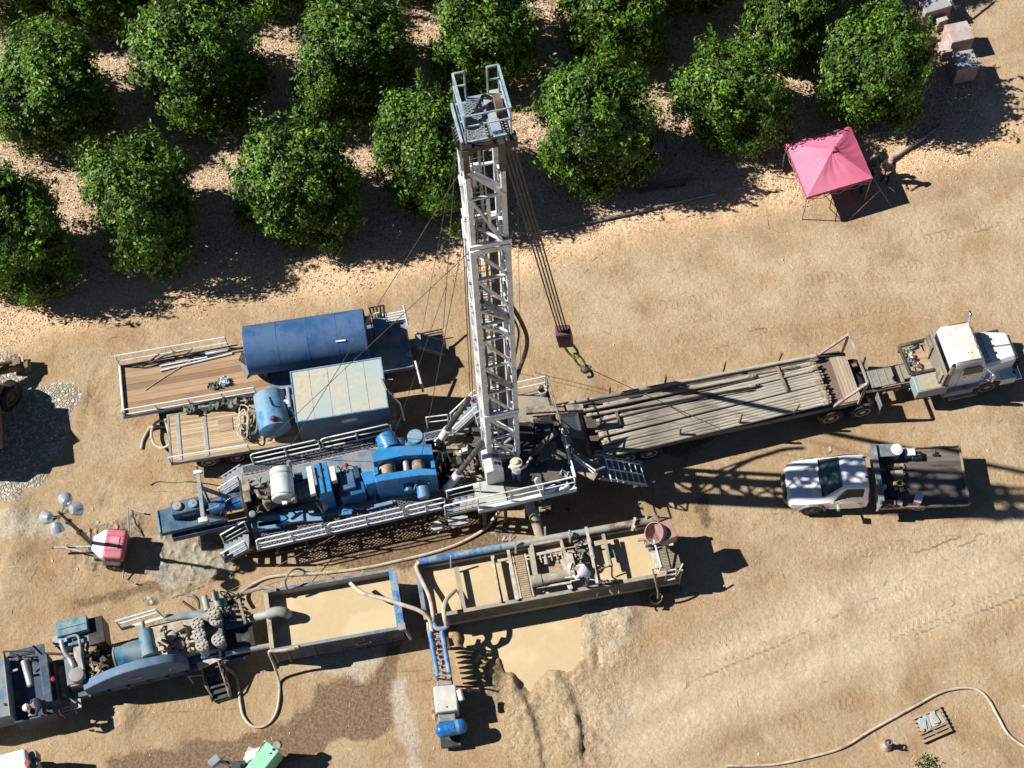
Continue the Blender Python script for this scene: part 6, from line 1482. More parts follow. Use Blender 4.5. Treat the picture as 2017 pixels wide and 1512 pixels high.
# ------------------------------------------------------------------ pickup
def pickup():
    t = Thing('pickup_truck', 'white single-cab pickup with a dark steel flatbed tray, parked in the mast shadow', 'pickup', (1560, 1008), (1900, 993), .5); e = t.e; L = t.l
    V = view(t, 1500, 840, 4.034)
    wy = V(400, 690, .38).y; x0 = V(200, 500, .7).x
    fx = V(190, 470, .75).x; hw = .93; yc = (V(700, 368, 1.75).y+V(500, 372, 1.4).y)/2-.02
    bx = V(860, 400, 1.3).x
    hood0 = V(235, 450, 1.0).x; base = V(465, 380, 1.12).x; r0 = V(645, 370, 1.78).x; r1 = V(845, 370, 1.78).x
    def ring(x, hy, z0, zs, z1, hr, r=.06):
        return [(x, yc-hy+.05, z0), (x, yc+hy-.05, z0), (x, yc+hy, z0+.15), (x, yc+hy, zs), (x, yc+hr, z1-r), (x, yc+hr-r*1.4, z1), (x, yc-hr+r*1.4, z1), (x, yc-hr, z1-r), (x, yc-hy, zs), (x, yc-hy, z0+.15)]
    body = MB().loft([ring(fx+.02, .60, .42, .72, .84, .55), ring(fx+.12, .80, .36, .78, .95, .72), ring(fx+.35, .89, .33, .86, 1.02, .78), ring(fx+.9, hw, .33, .93, 1.08, .80), ring(base-.05, hw, .33, .98, 1.14, .82), ring(base+.02, hw, .33, 1.0, 1.17, .82), ring(r0-.02, hw, .33, 1.05, 1.75, .66, .07), ring(r0+.12, hw, .33, 1.05, 1.80, .66, .08), ring(r1-.08, hw, .33, 1.05, 1.80, .67, .08), ring(r1, hw, .33, 1.03, 1.74, .67, .07), ring(r1+.06, hw, .33, 1.0, 1.2, .70)])
    bo = body.build('body', 'car_white', e, bevel=.03, seg=3)
    # windscreen
    ws = MB(); vs = [(base+.06, yc-.76, 1.205), (base+.06, yc+.76, 1.205), (r0-.06, yc+.60, 1.735), (r0-.06, yc-.60, 1.735)]
    nrm = Vector((-(1.735-1.205), 0, (r0-base-.12))).normalized()*.02
    def curve(v0, v1, n, bow):
        return [Vector(v0).lerp(Vector(v1), i/n)+Vector((-bow*math.sin(math.pi*i/n), 0, 0)) for i in range(n+1)]
    lo = curve(vs[0], vs[1], 8, .14); hi = curve(vs[3], vs[2], 8, .05)
    for q in (lo, hi):
        for p_ in q: p_ += nrm
    ws.v = [tuple(p_) for p_ in lo+hi]; ws.f = [(i, i+1, i+10, i+9) for i in range(8)]; 
    ws.add([tuple(p_) for p_ in lo+hi], [(i+9, i+10, i+1, i) for i in range(8)])
    wo = ws.build('windscreen', 'windscreen', bo, True)
    w = MB(); w.bar(Vector(lo[1])+Vector((-.02,0,.02)), Vector(lo[6])+Vector((.05,0,.03)), .03, .02); w.bar(Vector(lo[0])+Vector((-.06,0,.0)), Vector(lo[8])+Vector((-.06,0,.0)), .07, .03); w.build('wiper_cowl', 'black', bo)
    d = MB(); 
    for k in range(4): d.cbox(((r0+.18), yc-.42+.28*k, 1.812), .05, .03, .012)
    d.build('roof_rivet', 'grey_metal', bo); d = MB(); 
    for y in (yc-.28, yc+.52): d.cbox((r1-.05, y, 1.83), .16, .05, .03)
    d.build('roof_bracket', 'black', bo)
    # bonnet creases, grille, lamps
    MB().bar((fx+.4, yc-.45, 1.045), (base-.15, yc-.55, 1.145), .02, .02).build('bonnet_crease', 'car_white', bo); MB().bar((fx+.4, yc+.45, 1.045), (base-.15, yc+.55, 1.145), .02, .02).build('bonnet_crease', 'car_white', bo)
    g = MB(); g.box(fx-.02, fx+.05, yc-.45, yc+.45, .55, .80); g.build('grille', 'black', bo, bevel=.02)
    g = MB(); g.loft([[(fx-.10, yc-.5, .35), (fx-.10, yc+.5, .35), (fx-.10, yc+.5, .56), (fx-.10, yc-.5, .56)], [(fx+.3, yc-.93, .35), (fx+.3, yc+.93, .35), (fx+.3, yc+.93, .56), (fx+.3, yc-.93, .56)]]); g.build('bumper', 'grey_metal', e, bevel=.03)
    for s in (-1, 1):
        h = MB(); h.add([(fx+.10, yc+s*.52, .86), (fx+.30, yc+s*.84, .90), (fx+.22, yc+s*.86, .72), (fx+.02, yc+s*.55, .72)], [(0,1,2,3),(3,2,1,0)]); h.build('headlight', 'glass', bo)
        y = yc+s*(hw+.006)
        wn = MB(); q = [(base+.36, yc+s*.88, 1.09), (r1-.18, yc+s*.88, 1.09), (r1-.18, yc+s*.70, 1.66), (r0+.1, yc+s*.70, 1.66)]; q = [(a, b+s*.022, c) for a, b, c in q]; wn.add(q, [(0,1,2,3),(3,2,1,0)]); 
        do = MB().side([(base+.28, .45), (r1-.1, .45), (r1-.1, 1.0), (base+.28, .98)], min(y, y+s*.012), max(y, y+s*.012)).build('door', 'car_white', bo, bevel=.01)
        wn.build('window', 'glass', do); MB().bar((r1-.35, y+s*.03, .92), (r1-.2, y+s*.03, .92), .03).build('handle', 'grey_metal', do)
        # wheel-arch flare and wheel
        wx = V(400, 690, .38).x; fl = MB(); n = 10
        for i in range(n):
            a0 = math.pi*i/n; a1 = math.pi*(i+1)/n; r1_, r2_ = .43, .52
            ps = [(wx+r*math.cos(a), z_) for r, a, z_ in ()]
            p = [(wx+r1_*math.cos(a0), .42+r1_*math.sin(a0)), (wx+r2_*math.cos(a0), .42+r2_*math.sin(a0)), (wx+r2_*math.cos(a1), .42+r2_*math.sin(a1)), (wx+r1_*math.cos(a1), .42+r1_*math.sin(a1))]
            fl.side(p, min(yc+s*.80, yc+s*1.0), max(yc+s*.80, yc+s*1.0))
        fl.build('wheel_arch', 'grey_arch', e)
        wheel(e, (wx, yc+s*.84, .40), .40, .26, side=s, hub='grey_metal'); rx = V(1250, 650, .4).x; wheel(e, (rx, yc+s*.90, .40), .40, .3, side=s, hub='white')
        m = MB().bar((base+.38, yc+s*.93, 1.12), (base+.45, yc+s*1.16, 1.1), .05, .05).build('mirror_arm', 'grey_metal', e); MB().cbox((base+.50, yc+s*1.18, 1.27), .12, .24, .22).build('mirror', 'galv', m, bevel=.03)
    # tray
    Z = 1.0; a0 = V(905, 400, Z).x; a1 = V(1600, 380, Z).x; b0 = V(1280, 628, Z).y; b1 = V(1280, 165, Z+.15).y
    MB().box(a0, a1, b0, b1, Z-.06, Z).build('tray_floor', 'tray_floor', e)
    f = MB(); f.box(a0, a1, b0-.05, b0-.003, Z-.12, Z+.06); f.box(a0, a1, b1+.003, b1+.05, Z-.12, Z+.10); f.box(a1+.003, a1+.06, b0-.05, b1+.05, Z-.12, Z+.14); fo = f.build('tray_rim', 'steel_dust', e, bevel=.01)
    hb = MB(); hb.box(a0-.10, a0-.003, b0-.02, b1+.0, Z-.1, Z+.62); hb.box(a0-.16, a0+.06, b0-.02, b1+.0, Z+.625, Z+.67); hb.build('headboard', 'headboard', e, bevel=.02)
    MB().tube([(a0-.1, b0-.07, Z-.1), (a0-.05, b0-.05, Z+.4)], .05, 8).build('post', 'galv', e, True)
    for s in (-1, 1): MB().box(a0, a1, yc+s*.4-.05, yc+s*.4+.05, .62, Z-.063).build('chassis_rail', 'steel_dark', e)
    for x in (a1-.6, a1-.02): MB().box(x-.02, x+.0, b0+.1, b0+.5, .35, Z-.07).build('mud_flap', 'black', e)
    return t, Z, V
mat('windscreen', (0.03, 0.06, 0.065), 0.05, var=0.25, spec=.6); mat('grey_arch', (.16,.17,.18), .5, var=.05)
mat('tray_floor', (.07,.062,.055), .55, dirt=(.17,.145,.12), dirt_amt=.55, dirt_scale=1.2, streak=True); mat('headboard', (.16,.18,.19), .5, dirt=(.3,.3,.3), dirt_amt=.3)
PK, PKZ, PKV = pickup()
def tray_item(name, label, cat, px, py, build):
    p = P(1500+px/4.034, 840+py/4.034, PKZ); e = bpy.data.objects.new(name, None); link(e); e.location = (p.x, p.y, PKZ+.002); e.rotation_euler = (0, 0, PK.ang); tag(e, label, cat); build(e); return e
def _drum(e):
    MB().lathe((0,0,0), (0,0,1), [(0,.17),(0,.2),(.5,.21),(.5,.18)], 24).build('shell', 'pink_case', e, True); MB().lathe((0,0,.503), (0,0,1), [(0,.2),(0,.235),(.04,.235),(.06,.2)], 24).build('lid', 'white', e, True)
tray_item('drinks_drum', 'round white-lidded red drum on the far edge of the pickup tray', 'drum', 1052, 228, _drum)
def _cooler(e):
    MB().box(-.2,.2,-.13,.13,0,.28).build('body', 'pink_case', e, bevel=.03); MB().box(-.21,.21,-.14,.14,.283,.36).build('lid', 'white', e, bevel=.03)
c = tray_item('cooler', 'small cooler with white lid and red body near the tray side of the pickup', 'cooler', 1235, 590, _cooler); c.rotation_euler.z += 1.2+math.pi
def _case(e):
    MB().box(-.2,.2,-.15,.15,0,.3).build('body', 'blue_light', e, bevel=.03); MB().box(-.19,.19,-.14,.14,.303,.34).build('lid', 'shirt', e, bevel=.02)
tray_item('box', 'pale blue box with white top beside the white-lidded drum on the pickup', 'box', 1168, 230, _case)
def _tb(e):
    MB().box(-.38,.38,-.25,.25,0,.5).build('body', 'black', e, bevel=.03); MB().box(-.39,.39,-.26,.26,.503,.55).build('lid', 'headboard', e, bevel=.02)
tray_item('tool_box', 'black tool box behind the pickup headboard, left of the white-lidded drum', 'tool box', 955, 235, _tb)
def _case2(e): MB().box(-.2,.2,-.16,.16,0,.22).build('body', 'black', e, bevel=.03); MB().bar((-.1,0,.25),(.1,0,.25),.03).build('handle', 'grey_metal', e)
tray_item('case', 'black carry case next to the pale blue box on the pickup tray', 'case', 1225, 245, _case2)
def _gas(e): MB().lathe((0,0,0),(0,0,1),[(0,.11),(0,.13),(.3,.13),(.36,.06),(.42,.06)],16).build('body','green',e,True); MB().lathe((0,0,.42),(0,0,1),[(0,.05),(.05,.05)],10).build('cap','galv',e,True)
tray_item('gas_bottle', 'small green bottle standing behind the pickup headboard', 'bottle', 955, 500, _gas)
def _junk(seed, m1, m2, n, sx, sy):
    def f(e):
        r = random.Random(seed)
        for i in range(n):
            k = MB(); x, y = r.uniform(-sx, sx), r.uniform(-sy, sy); h = r.uniform(.08, .28)
            k.cbox((x, y, h), r.uniform(.12,.3), r.uniform(.1,.25), h, r.uniform(-.5,.5)); k.build('metal_part', m1 if i % 2 else m2, e, bevel=.01)
    return f
tray_item('tool_pile', 'pile of dark tools in the middle of the pickup tray front', 'tools', 1000, 400, _junk(1, 'black', 'steel_dust', 8, .3, .35))
tray_item('parts_tray', 'pale brown parts on a board in the pickup tray centre', 'parts', 1090, 375, _junk(2, 'wood', 'hose', 6, .18, .3))
tray_item('tool_pile', 'dark heap of tools along the pickup tray behind the green bottle', 'tools', 1060, 520, _junk(3, 'black', 'steel_dark', 7, .35, .18))
tray_item('tool_pile', 'rusty tools in the near front corner of the pickup tray', 'tools', 1030, 610, _junk(4, 'rust', 'dust_blue', 6, .35, .07))
def _coil(m):
    def f(e):
        pts = [(.14*math.cos(a*.6), .12*math.sin(a*.6), .03+.006*a) for a in range(32)]; MB().tube(pts, .02, 6).build('loop', m, e, True)
    return f
tray_item('strap_coil', 'yellow strap coil against the pickup headboard', 'strap', 925, 330, _coil('yellow')); tray_item('strap_coil', 'small yellow strap coil in the middle of the pickup tray', 'strap', 1095, 465, _coil('hook_yel'))
def _lump(e): MB().bar((-.12,0,.05),(.14,-.02,.05),.1,.08).build('body','black',e,bevel=.02); MB().bar((0,-.02,.06),(.03,.14,.08),.05,.05).build('handle','black',e)
tray_item('grinder', 'black hand tool lying alone on the far right of the pickup tray', 'tool', 1380, 228, _lump)
# ------------------------------------------------------------------ pink canopy
def canopy():
    EZ = 1.72
    cs = [(1590,388),(1719,350),(1675,248),(1548,283)]
    t = Thing('canopy_tent', 'pink pop-up canopy standing at the orchard edge', 'canopy', cs[0], cs[1], EZ); e = t.e
    q = [t.l(x, y, EZ) for x, y in cs]; pk = t.l(1641, 293, 2.38)
    n = 24
    for k in range(4):
        a, b = q[k], q[(k+1) % 4]; mb = MB(); g = []
        rr = random.Random(k)
        for i in range(n+1):
            row = []
            for j in range(n+1):
                f = i/n; s = j/n; base = a.lerp(b, s); v = base.lerp(pk, f); sag = -.035*math.sin(math.pi*f)*math.sin(math.pi*s)
                v = Vector((v.x, v.y, v.z+sag+.014*math.sin(9*s+5*k+2*f)*math.sin(math.pi*f)+.010*math.sin(31*s+9*f+k)*math.sin(math.pi*f)**.5*math.sin(math.pi*s))); row.append(len(mb.v)); mb.v.append(tuple(v))
            g.append(row)
        for i in range(n):
            for j in range(n): mb.f.append((g[i][j], g[i][j+1], g[i+1][j+1], g[i+1][j]))
        mb.build('canopy_panel', 'pink_cloth', e, True)
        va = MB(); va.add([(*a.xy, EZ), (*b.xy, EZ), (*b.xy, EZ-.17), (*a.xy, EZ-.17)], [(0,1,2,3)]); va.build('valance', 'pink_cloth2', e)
    c = MB(); c.lathe((pk.x+.02, pk.y, pk.z-.1), (0,0,1), [(0,.2),(.1,.13),(.16,.02)], 4); c.build('vent_cap', 'pink_cloth', e)
    MB().cbox((pk.x+.05, pk.y-.12, pk.z-.02), .3, .05, .03).build('vent_slot', 'maroon', e)
    ins = [(.05,.05),(-.05,.05),(-.05,-.05),(.05,-.05)]
    for k in range(4):
        l_ = MB().bar((q[k].x+ins[k][0]*.6, q[k].y+ins[k][1]*.6, EZ-.05), (q[k].x+ins[k][0]*.6, q[k].y+ins[k][1]*.6, 0), .035).build('leg', 'galv', e)
        MB().cbox((q[k].x+ins[k][0]*.6, q[k].y+ins[k][1]*.6, .01), .1, .1, .01).build('foot', 'galv', l_)
        a, b = q[k], q[(k+1) % 4]; m = MB(); nn = 4; z0, z1 = EZ-.12, EZ-.42
        for i in range(nn): p0 = a.lerp(b, i/nn); p1 = a.lerp(b, (i+1)/nn); m.bar((p0.x, p0.y, z0), (p1.x, p1.y, z1), .02); m.bar((p0.x, p0.y, z1), (p1.x, p1.y, z0), .02)
        m.build('scissor_frame', 'galv', e)
    g = t.l(1757, 408, 0); MB().tube([q[1], g], .008, 5).build('guy_rope', 'galv', e)
    return t
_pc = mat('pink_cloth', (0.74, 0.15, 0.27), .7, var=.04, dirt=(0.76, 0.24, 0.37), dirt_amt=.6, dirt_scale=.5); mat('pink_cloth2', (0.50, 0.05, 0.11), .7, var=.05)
def add_trans(m, col, f=.35):
    nt = m.node_tree; b = nt.nodes['Principled BSDF']; o = nt.nodes['Material Output']; t_ = nt.nodes.new('ShaderNodeBsdfTranslucent'); t_.inputs[0].default_value = (*col, 1)
    x = nt.nodes.new('ShaderNodeMixShader'); x.inputs[0].default_value = f; nt.links.new(b.outputs[0], x.inputs[1]); nt.links.new(t_.outputs[0], x.inputs[2]); nt.links.new(x.outputs[0], o.inputs[0])
add_trans(_pc, (.5,.03,.07), .12)
canopy()
# ------------------------------------------------------------------ people
def person(label, foot, z, joints, cloth='shirt', legs='jeans', hat=None, hatm='straw', face=0.0, shoes='black', rotz=0.0):
    """joints: dict of local positions (metres, x right, y forward of the body, z up) for a skinned body"""
    o0 = P(*foot, z); J = {k: Vector(v) for k, v in joints.items()}
    me = bpy.data.meshes.new('person'); order = ['pelvis','waist','chest','neck','head','sl','el','hl','sr','er','hr','tl','kl','al','fl','tr','kr','ar','fr']
    edges = [('pelvis','waist'),('waist','chest'),('chest','neck'),('neck','head'),('chest','sl'),('sl','el'),('el','hl'),('chest','sr'),('sr','er'),('er','hr'),('pelvis','tl'),('tl','kl'),('kl','al'),('al','fl'),('pelvis','tr'),('tr','kr'),('kr','ar'),('ar','fr')]
    rad = dict(pelvis=.15, waist=.135, chest=.16, neck=.06, head=.095, sl=.075, el=.048, hl=.032, sr=.075, er=.048, hr=.032, tl=.10, kl=.065, al=.045, fl=.04, tr=.10, kr=.065, ar=.045, fr=.04)
    me.from_pydata([tuple(J[k]) for k in order], [(order.index(a), order.index(b)) for a, b in edges], []); me.update()
    tmp = bpy.data.objects.new('person', me); COL.objects.link(tmp)
    sk = tmp.modifiers.new('skin', 'SKIN'); sk.use_smooth_shade = True
    if not me.skin_vertices: 
        bmesh_add(me)
    for i, k in enumerate(order): me.skin_vertices[0].data[i].radius = (rad[k], rad[k]*(.78 if k in ('pelvis','waist','chest') else 1)); me.skin_vertices[0].data[i].use_root = (k == 'pelvis')
    sb = tmp.modifiers.new('sub', 'SUBSURF'); sb.levels = 2; sb.render_levels = 2
    dg = bpy.context.evaluated_depsgraph_get(); dg.update(); ev = tmp.evaluated_get(dg); bm = bpy.data.meshes.new_from_object(ev, depsgraph=dg)
    bpy.data.objects.remove(tmp)
    bm.materials.clear()
    for m in ('skin', cloth, legs, shoes): bm.materials.append(M(m))
    def near(p, a, b):
        a, b = J[a], J[b]; d = b-a; s = max(0, min(1, (p-a).dot(d)/d.length_squared)); return (p-a-d*s).length, s
    for f in bm.polygons:
        p = f.center; best = min(((*near(p, a, b), (a, b)) for a, b in edges), key=lambda q: q[0]); (a, b), s = best[2], best[1]
        k = 1
        if b == 'head' or (b == 'neck' and s > .6): k = 0
        elif b in ('hl', 'hr'): k = 0 if s > .75 else 1
        elif b in ('tl','tr','kl','kr','al','ar'): k = 2
        elif (a, b) == ('pelvis','waist') and s < .35: k = 2
        if b in ('fl','fr'): k = 3
        f.material_index = k; f.use_smooth = True
    o = bpy.data.objects.new('person', bm); link(o); o.location = (o0.x, o0.y, z); o.rotation_euler = (0, 0, rotz); tag(o, label, 'person')
    hd = J['head']; up = (hd-J['neck']).normalized(); fw = Vector((math.sin(face), math.cos(face), 0)); fw = (fw-up*fw.dot(up)).normalized(); sd = fw.cross(up)
    h = MB(); c = hd+up*.04; base = len(h.v)
    h.ball(c, .108, 14, (.88, 1, 1.08)); h.build('head', 'skin', o, True)
    k = MB(); k.ball(c+fw*.115, .02, 6); k.build('nose', 'skin', o, True)
    for s in (-1, 1): MB().ball(c+fw*.095+sd*.035*s+up*.02, .012, 6).build('eye', 'black', o, True); MB().ball(c+sd*.1*s, .025, 6).build('ear', 'skin', o, True)
    MB().bar(c+fw*.103-up*.05-sd*.025, c+fw*.103-up*.05+sd*.025, .012).build('mouth', 'maroon', o)
    # hands with five fingers
    for a, b in (('el','hl'),('er','hr')):
        d = (J[b]-J[a]).normalized(); side = d.cross(Vector((0,0,1))); side = side.normalized() if side.length > .1 else Vector((1,0,0)); hm = MB(); w = J[b]+d*.02; nr = side.cross(d)
        hm.loft([[w+side*(i*.03)+nr*(j*.013) for i, j in ((-1,-1),(1,-1),(1,1),(-1,1))], [w+d*.05+side*(i*.042)+nr*(j*.013) for i, j in ((-1,-1),(1,-1),(1,1),(-1,1))], [w+d*.09+side*(i*.04)+nr*(j*.011) for i, j in ((-1,-1),(1,-1),(1,1),(-1,1))]])
        for i, ln in enumerate((.055, .072, .078, .068)):
            s0 = w+d*.085+side*(.03-.02*i); hm.tube([s0, s0+d*ln*.5, s0+d*ln*.85-nr*ln*.35, s0+d*ln*.9-nr*ln*.7], .0095, 6)
        s0 = w+d*.03+side*.035; hm.tube([s0, s0+d*.03+side*.03, s0+d*.06+side*.035], .011, 6); hm.build('hand', 'skin', o, True)
    if hat == 'brim':
        m = MB(); m.lathe(c+up*.05, up, [(0,.11),(-.01,.21),(.0,.225),(.02,.21),(.02,.12),(.10,.105),(.13,.06),(.12,.02)], 24); m.build('hat', hatm, o, True)
        MB().lathe(c+up*.07, up, [(0,.118),(.0,.121),(.03,.117),(.03,.11)], 24).build('hat_band', 'wood', o, True)
    elif hat == 'cap':
        m = MB(); m.ball(c+up*.05, .118, 14, (1, 1, .85)); m.build('cap', hatm, o, True); MB().lathe(c+up*.05+fw*.10, up, [(0,.09),(.012,.09)], 16).build('cap_brim', hatm, o, True)
    elif hat == 'helmet':
        m = MB(); m.ball(c+up*.05, .135, 16, (1, 1.1, .9)); m.build('hard_hat', hatm, o, True); MB().lathe(c+up*.035+fw*.02, up, [(0,.16),(.015,.16)], 20).build('hat_brim', hatm, o, True)
    else:
        MB().ball(c+up*.03-fw*.02, .115, 12, (1, 1, 1)).build('hair', 'black', o, True)
    return o
def bmesh_add(me):
    import bmesh
    b = bmesh.new(); b.from_mesh(me); b.verts.layers.skin.verify(); b.to_mesh(me); b.free()
mat('steel_jean', (.14,.16,.2), .9)
STAND = dict(pelvis=(0,0,.93), waist=(0,0,1.08), chest=(0,0,1.30), neck=(0,.01,1.47), head=(0,.03,1.60), sl=(-.19,0,1.38), el=(-.25,.08,1.12), hl=(-.20,.30,1.02), sr=(.19,0,1.38), er=(.25,.08,1.12), hr=(.20,.30,1.02),
             tl=(-.09,0,.86), kl=(-.11,.02,.48), al=(-.12,0,.09), fl=(-.13,.16,.05), tr=(.09,0,.86), kr=(.11,.02,.48), ar=(.12,0,.09), fr=(.13,.16,.05))
def mod(**k): d = dict(STAND); d.update(k); return d
person('driller in a wide straw hat and pale blue shirt standing on the drill floor', (1018, 950), 2.43, mod(sr=(.19,.02,1.38), er=(.30,.22,1.22), hr=(.34,.46,1.22), el=(-.27,.03,1.12), hl=(-.24,.26,.98)), 'shirt', 'jeans', 'brim', 'straw', 0.0, rotz=-.35)
person('worker in white bending over the shaker on the long mud tank', (1158, 1150), 1.62, mod(pelvis=(0,-.05,.88), waist=(0,.05,1.02), chest=(0,.28,1.14), neck=(0,.42,1.18), head=(0,.55,1.16), sl=(-.19,.28,1.16), sr=(.19,.28,1.16), el=(-.26,.35,.90), hl=(-.12,.55,.78), er=(.28,.35,.92), hr=(.15,.58,.80)), 'shirt', 'steel_jean', 'helmet', 'white', 0.0, rotz=1.15)
person('worker in a white hard hat reaching down at the pump trailer edge', (100, 1400), 1.05, mod(pelvis=(0,-.05,.80), waist=(0,.03,.93), chest=(0,.22,1.05), neck=(0,.34,1.12), head=(0,.45,1.14), sl=(-.19,.2,1.08), sr=(.19,.2,1.08), el=(-.28,.38,.85), hl=(-.15,.55,.70), er=(.28,.38,.85), hr=(.10,.55,.68), kl=(-.14,.15,.42), kr=(.14,.15,.42)), 'jeans', 'cloth_dark', 'helmet', 'white', 0.0, rotz=1.9)
person('person in a faded pink cap and dark clothes standing beside the canopy', (1742, 357), 0.0, mod(hl=(-.14,.30,1.15), hr=(.14,.32,1.13), el=(-.27,.10,1.10), er=(.27,.10,1.10)), 'cloth_dark', 'cloth_dark', 'cap', 'pinkcap', 0.0, rotz=2.6)
person('person in dark blue standing close behind the canopy corner', (1712, 345), 0.0, mod(), 'navy', 'cloth_dark', None, rotz=3.6)
SIT = mod(pelvis=(0,-.05,.50), waist=(0,-.06,.66), chest=(0,-.03,.90), neck=(0,0,1.06), head=(0,.04,1.19), sl=(-.19,-.02,.97), sr=(.19,-.02,.97), el=(-.25,.10,.74), hl=(-.12,.32,.62), er=(.25,.10,.74), hr=(.12,.32,.62),
          tl=(-.10,.03,.48), kl=(-.17,.46,.46), al=(-.20,.62,.10), fl=(-.21,.78,.05), tr=(.10,.03,.48), kr=(.15,.46,.46), ar=(.16,.64,.10), fr=(.17,.80,.05))
person('person seated in black in the canopy shade with legs stretched out', (1692, 358), 0.0, SIT, 'cloth_dark', 'cloth_dark', None, shoes='steel_dust', rotz=2.75)
chair('dark folding chair under the seated person at the canopy edge', (1692, 356), 0.0, 2.75-math.pi, 'steel_dark', 'cloth_dark', .95)
# ------------------------------------------------------------------ light tower
def light_tower():
    t = Thing('light_tower', 'towable light tower with pink cover and white body, mast raised with four lamps', 'light tower', (180, 1066), (245, 1070), 0.3); e = t.e
    V = view(t, 0, 660, 2.908)
    a = V(585, 1180, 1.0); b = V(720, 1180, 1.0); zt = 1.15
    x0, x1 = V(590, 1180, zt).x, V(715, 1180, zt).x; y0, y1 = V(650, 1275, zt).y, V(650, 1108, zt).y
    MB().box(x0-.35, x1, y0+.08, y1-.08, .45, .75).build('chassis', 'steel_dark', e)
    c = MB(); c.prism([(x0-.42, (y0+y1)/2-.25), (x0-.05, y0+.02), (x0+.15, y0), (x0+.15, y1), (x0-.05, y1-.02), (x0-.42, (y0+y1)/2+.25)][0:6], .7, 1.08); c.build('front_shell', 'car_white', e, bevel=.06, seg=3)
    h = MB(); h.box(x0+.05, x1, y0, y1, .7, zt); ho = h.build('cover', 'pink_case', e, bevel=.09, seg=4)
    r = MB(); r.box(x0+.25, x1-.2, (y0+y1)/2-.22, (y0+y1)/2+.25, zt+.002, zt+.03); r.build('cover_panel', 'pink_light', ho, bevel=.01)
    r = MB()
    for y in (-.28, 0, .3): r.bar((x0+.12, (y0+y1)/2+y, zt+.02), (x1-.1, (y0+y1)/2+y, zt+.02), .03, .03)
    r.build('cover_rib', 'pink_case', ho)
    cyy = (y0+y1)/2
    for s, y in ((-1, y0-.02), (1, y1+.02)):
        wheel(e, (x0+.35, y, .33), .33, .2, side=s, hub='white')
        f = MB(); f.box(x0+.0, x0+.72, min(y-.1*s, y+.14*s), max(y-.1*s, y+.14*s), .68, .74); f.build('mud_guard', 'black', e, bevel=.03)
    # drawbar with jack and red-white end
    d0 = V(520, 1210, .5); d1 = V(310, 1218, .5); MB().bar(d0, d1, .07, .07).build('drawbar', 'galv', e); MB().bar(V(470, 1240, .5), V(380, 1222, .5), .05, .05).build('drawbar_brace', 'galv', e)
    MB().bar(d1, off(d1, -.12, 0, 0), .09, .09).build('coupling', 'red', e, bevel=.02)
    j = V(390, 1215, .5); MB().tube([off(j, 0, 0, -.5), off(j, 0, 0, .3)], .03, 8).build('jack', 'galv', e, True)
    # outriggers: U frames on each side
    for (p, q, r_) in (((738,1125),(732,990),(828,1022)), ((712,1285),(705,1395),(780,1425))):
        m = MB(); A_, B_, C_ = V(*p, .45), V(*q, .12), V(*r_, .06); m.tube([A_, B_, off(C_, -.0, 0, 0)], .03, 7); m.tube([C_, off(C_, 0, 0, .12)], .03, 7); m.build('outrigger', 'galv', e, True)
    # mast
    base = Vector((V(530, 1190, 1.0).x, V(530, 1190, 1.0).y, .6)); H_ = 4.9
    hd = V(350, 1025, H_); top = Vector((hd.x, hd.y, H_)); low = V(525, 1190, 1.0)
    d = (top-low)
    MB().bar(low-d*.08, low+d*.45, .13, .13).build('mast', 'steel_dark', e); MB().bar(low+d*.40, low+d*.8, .10, .10).build('mast_section', 'steel_dark', e); MB().bar(low+d*.76, top+d.normalized()*.35, .07, .07).build('mast_section', 'steel_dark', e)
    m = MB()
    for f_ in (.42, .78): m.cbox(low+d*f_, .18, .18, .12)
    m.build('mast_collar', 'black', e)
    s0 = V(300, 1062, H_); s1 = V(395, 1000, H_); MB().bar(s0, s1, .06, .06).build('lamp_bar', 'steel_dark', e)
    for (x, y, dx, dy) in ((378,952,-.4,.7),(425,998,.5,.4),(278,1045,-.6,.2),(322,1090,.2,-.6)):
        c = V(x, y, H_+.05); ax = Vector((dx*.8, dy*.8, -.45)).normalized()
        lo = MB().lathe(c-ax*.16, ax, [(0,.05),(.03,.14),(.16,.22),(.34,.25),(.37,.255)], 22).build('floodlight', 'lamp_metal', e, True)
        MB().lathe(c+ax*.212, ax, [(0,.24),(.012,.24)], 22).build('lens', 'white', lo, True); MB().bar(c, s0.lerp(s1, .5), .035).build('bracket', 'steel_dark', lo)
    return t
light_tower()
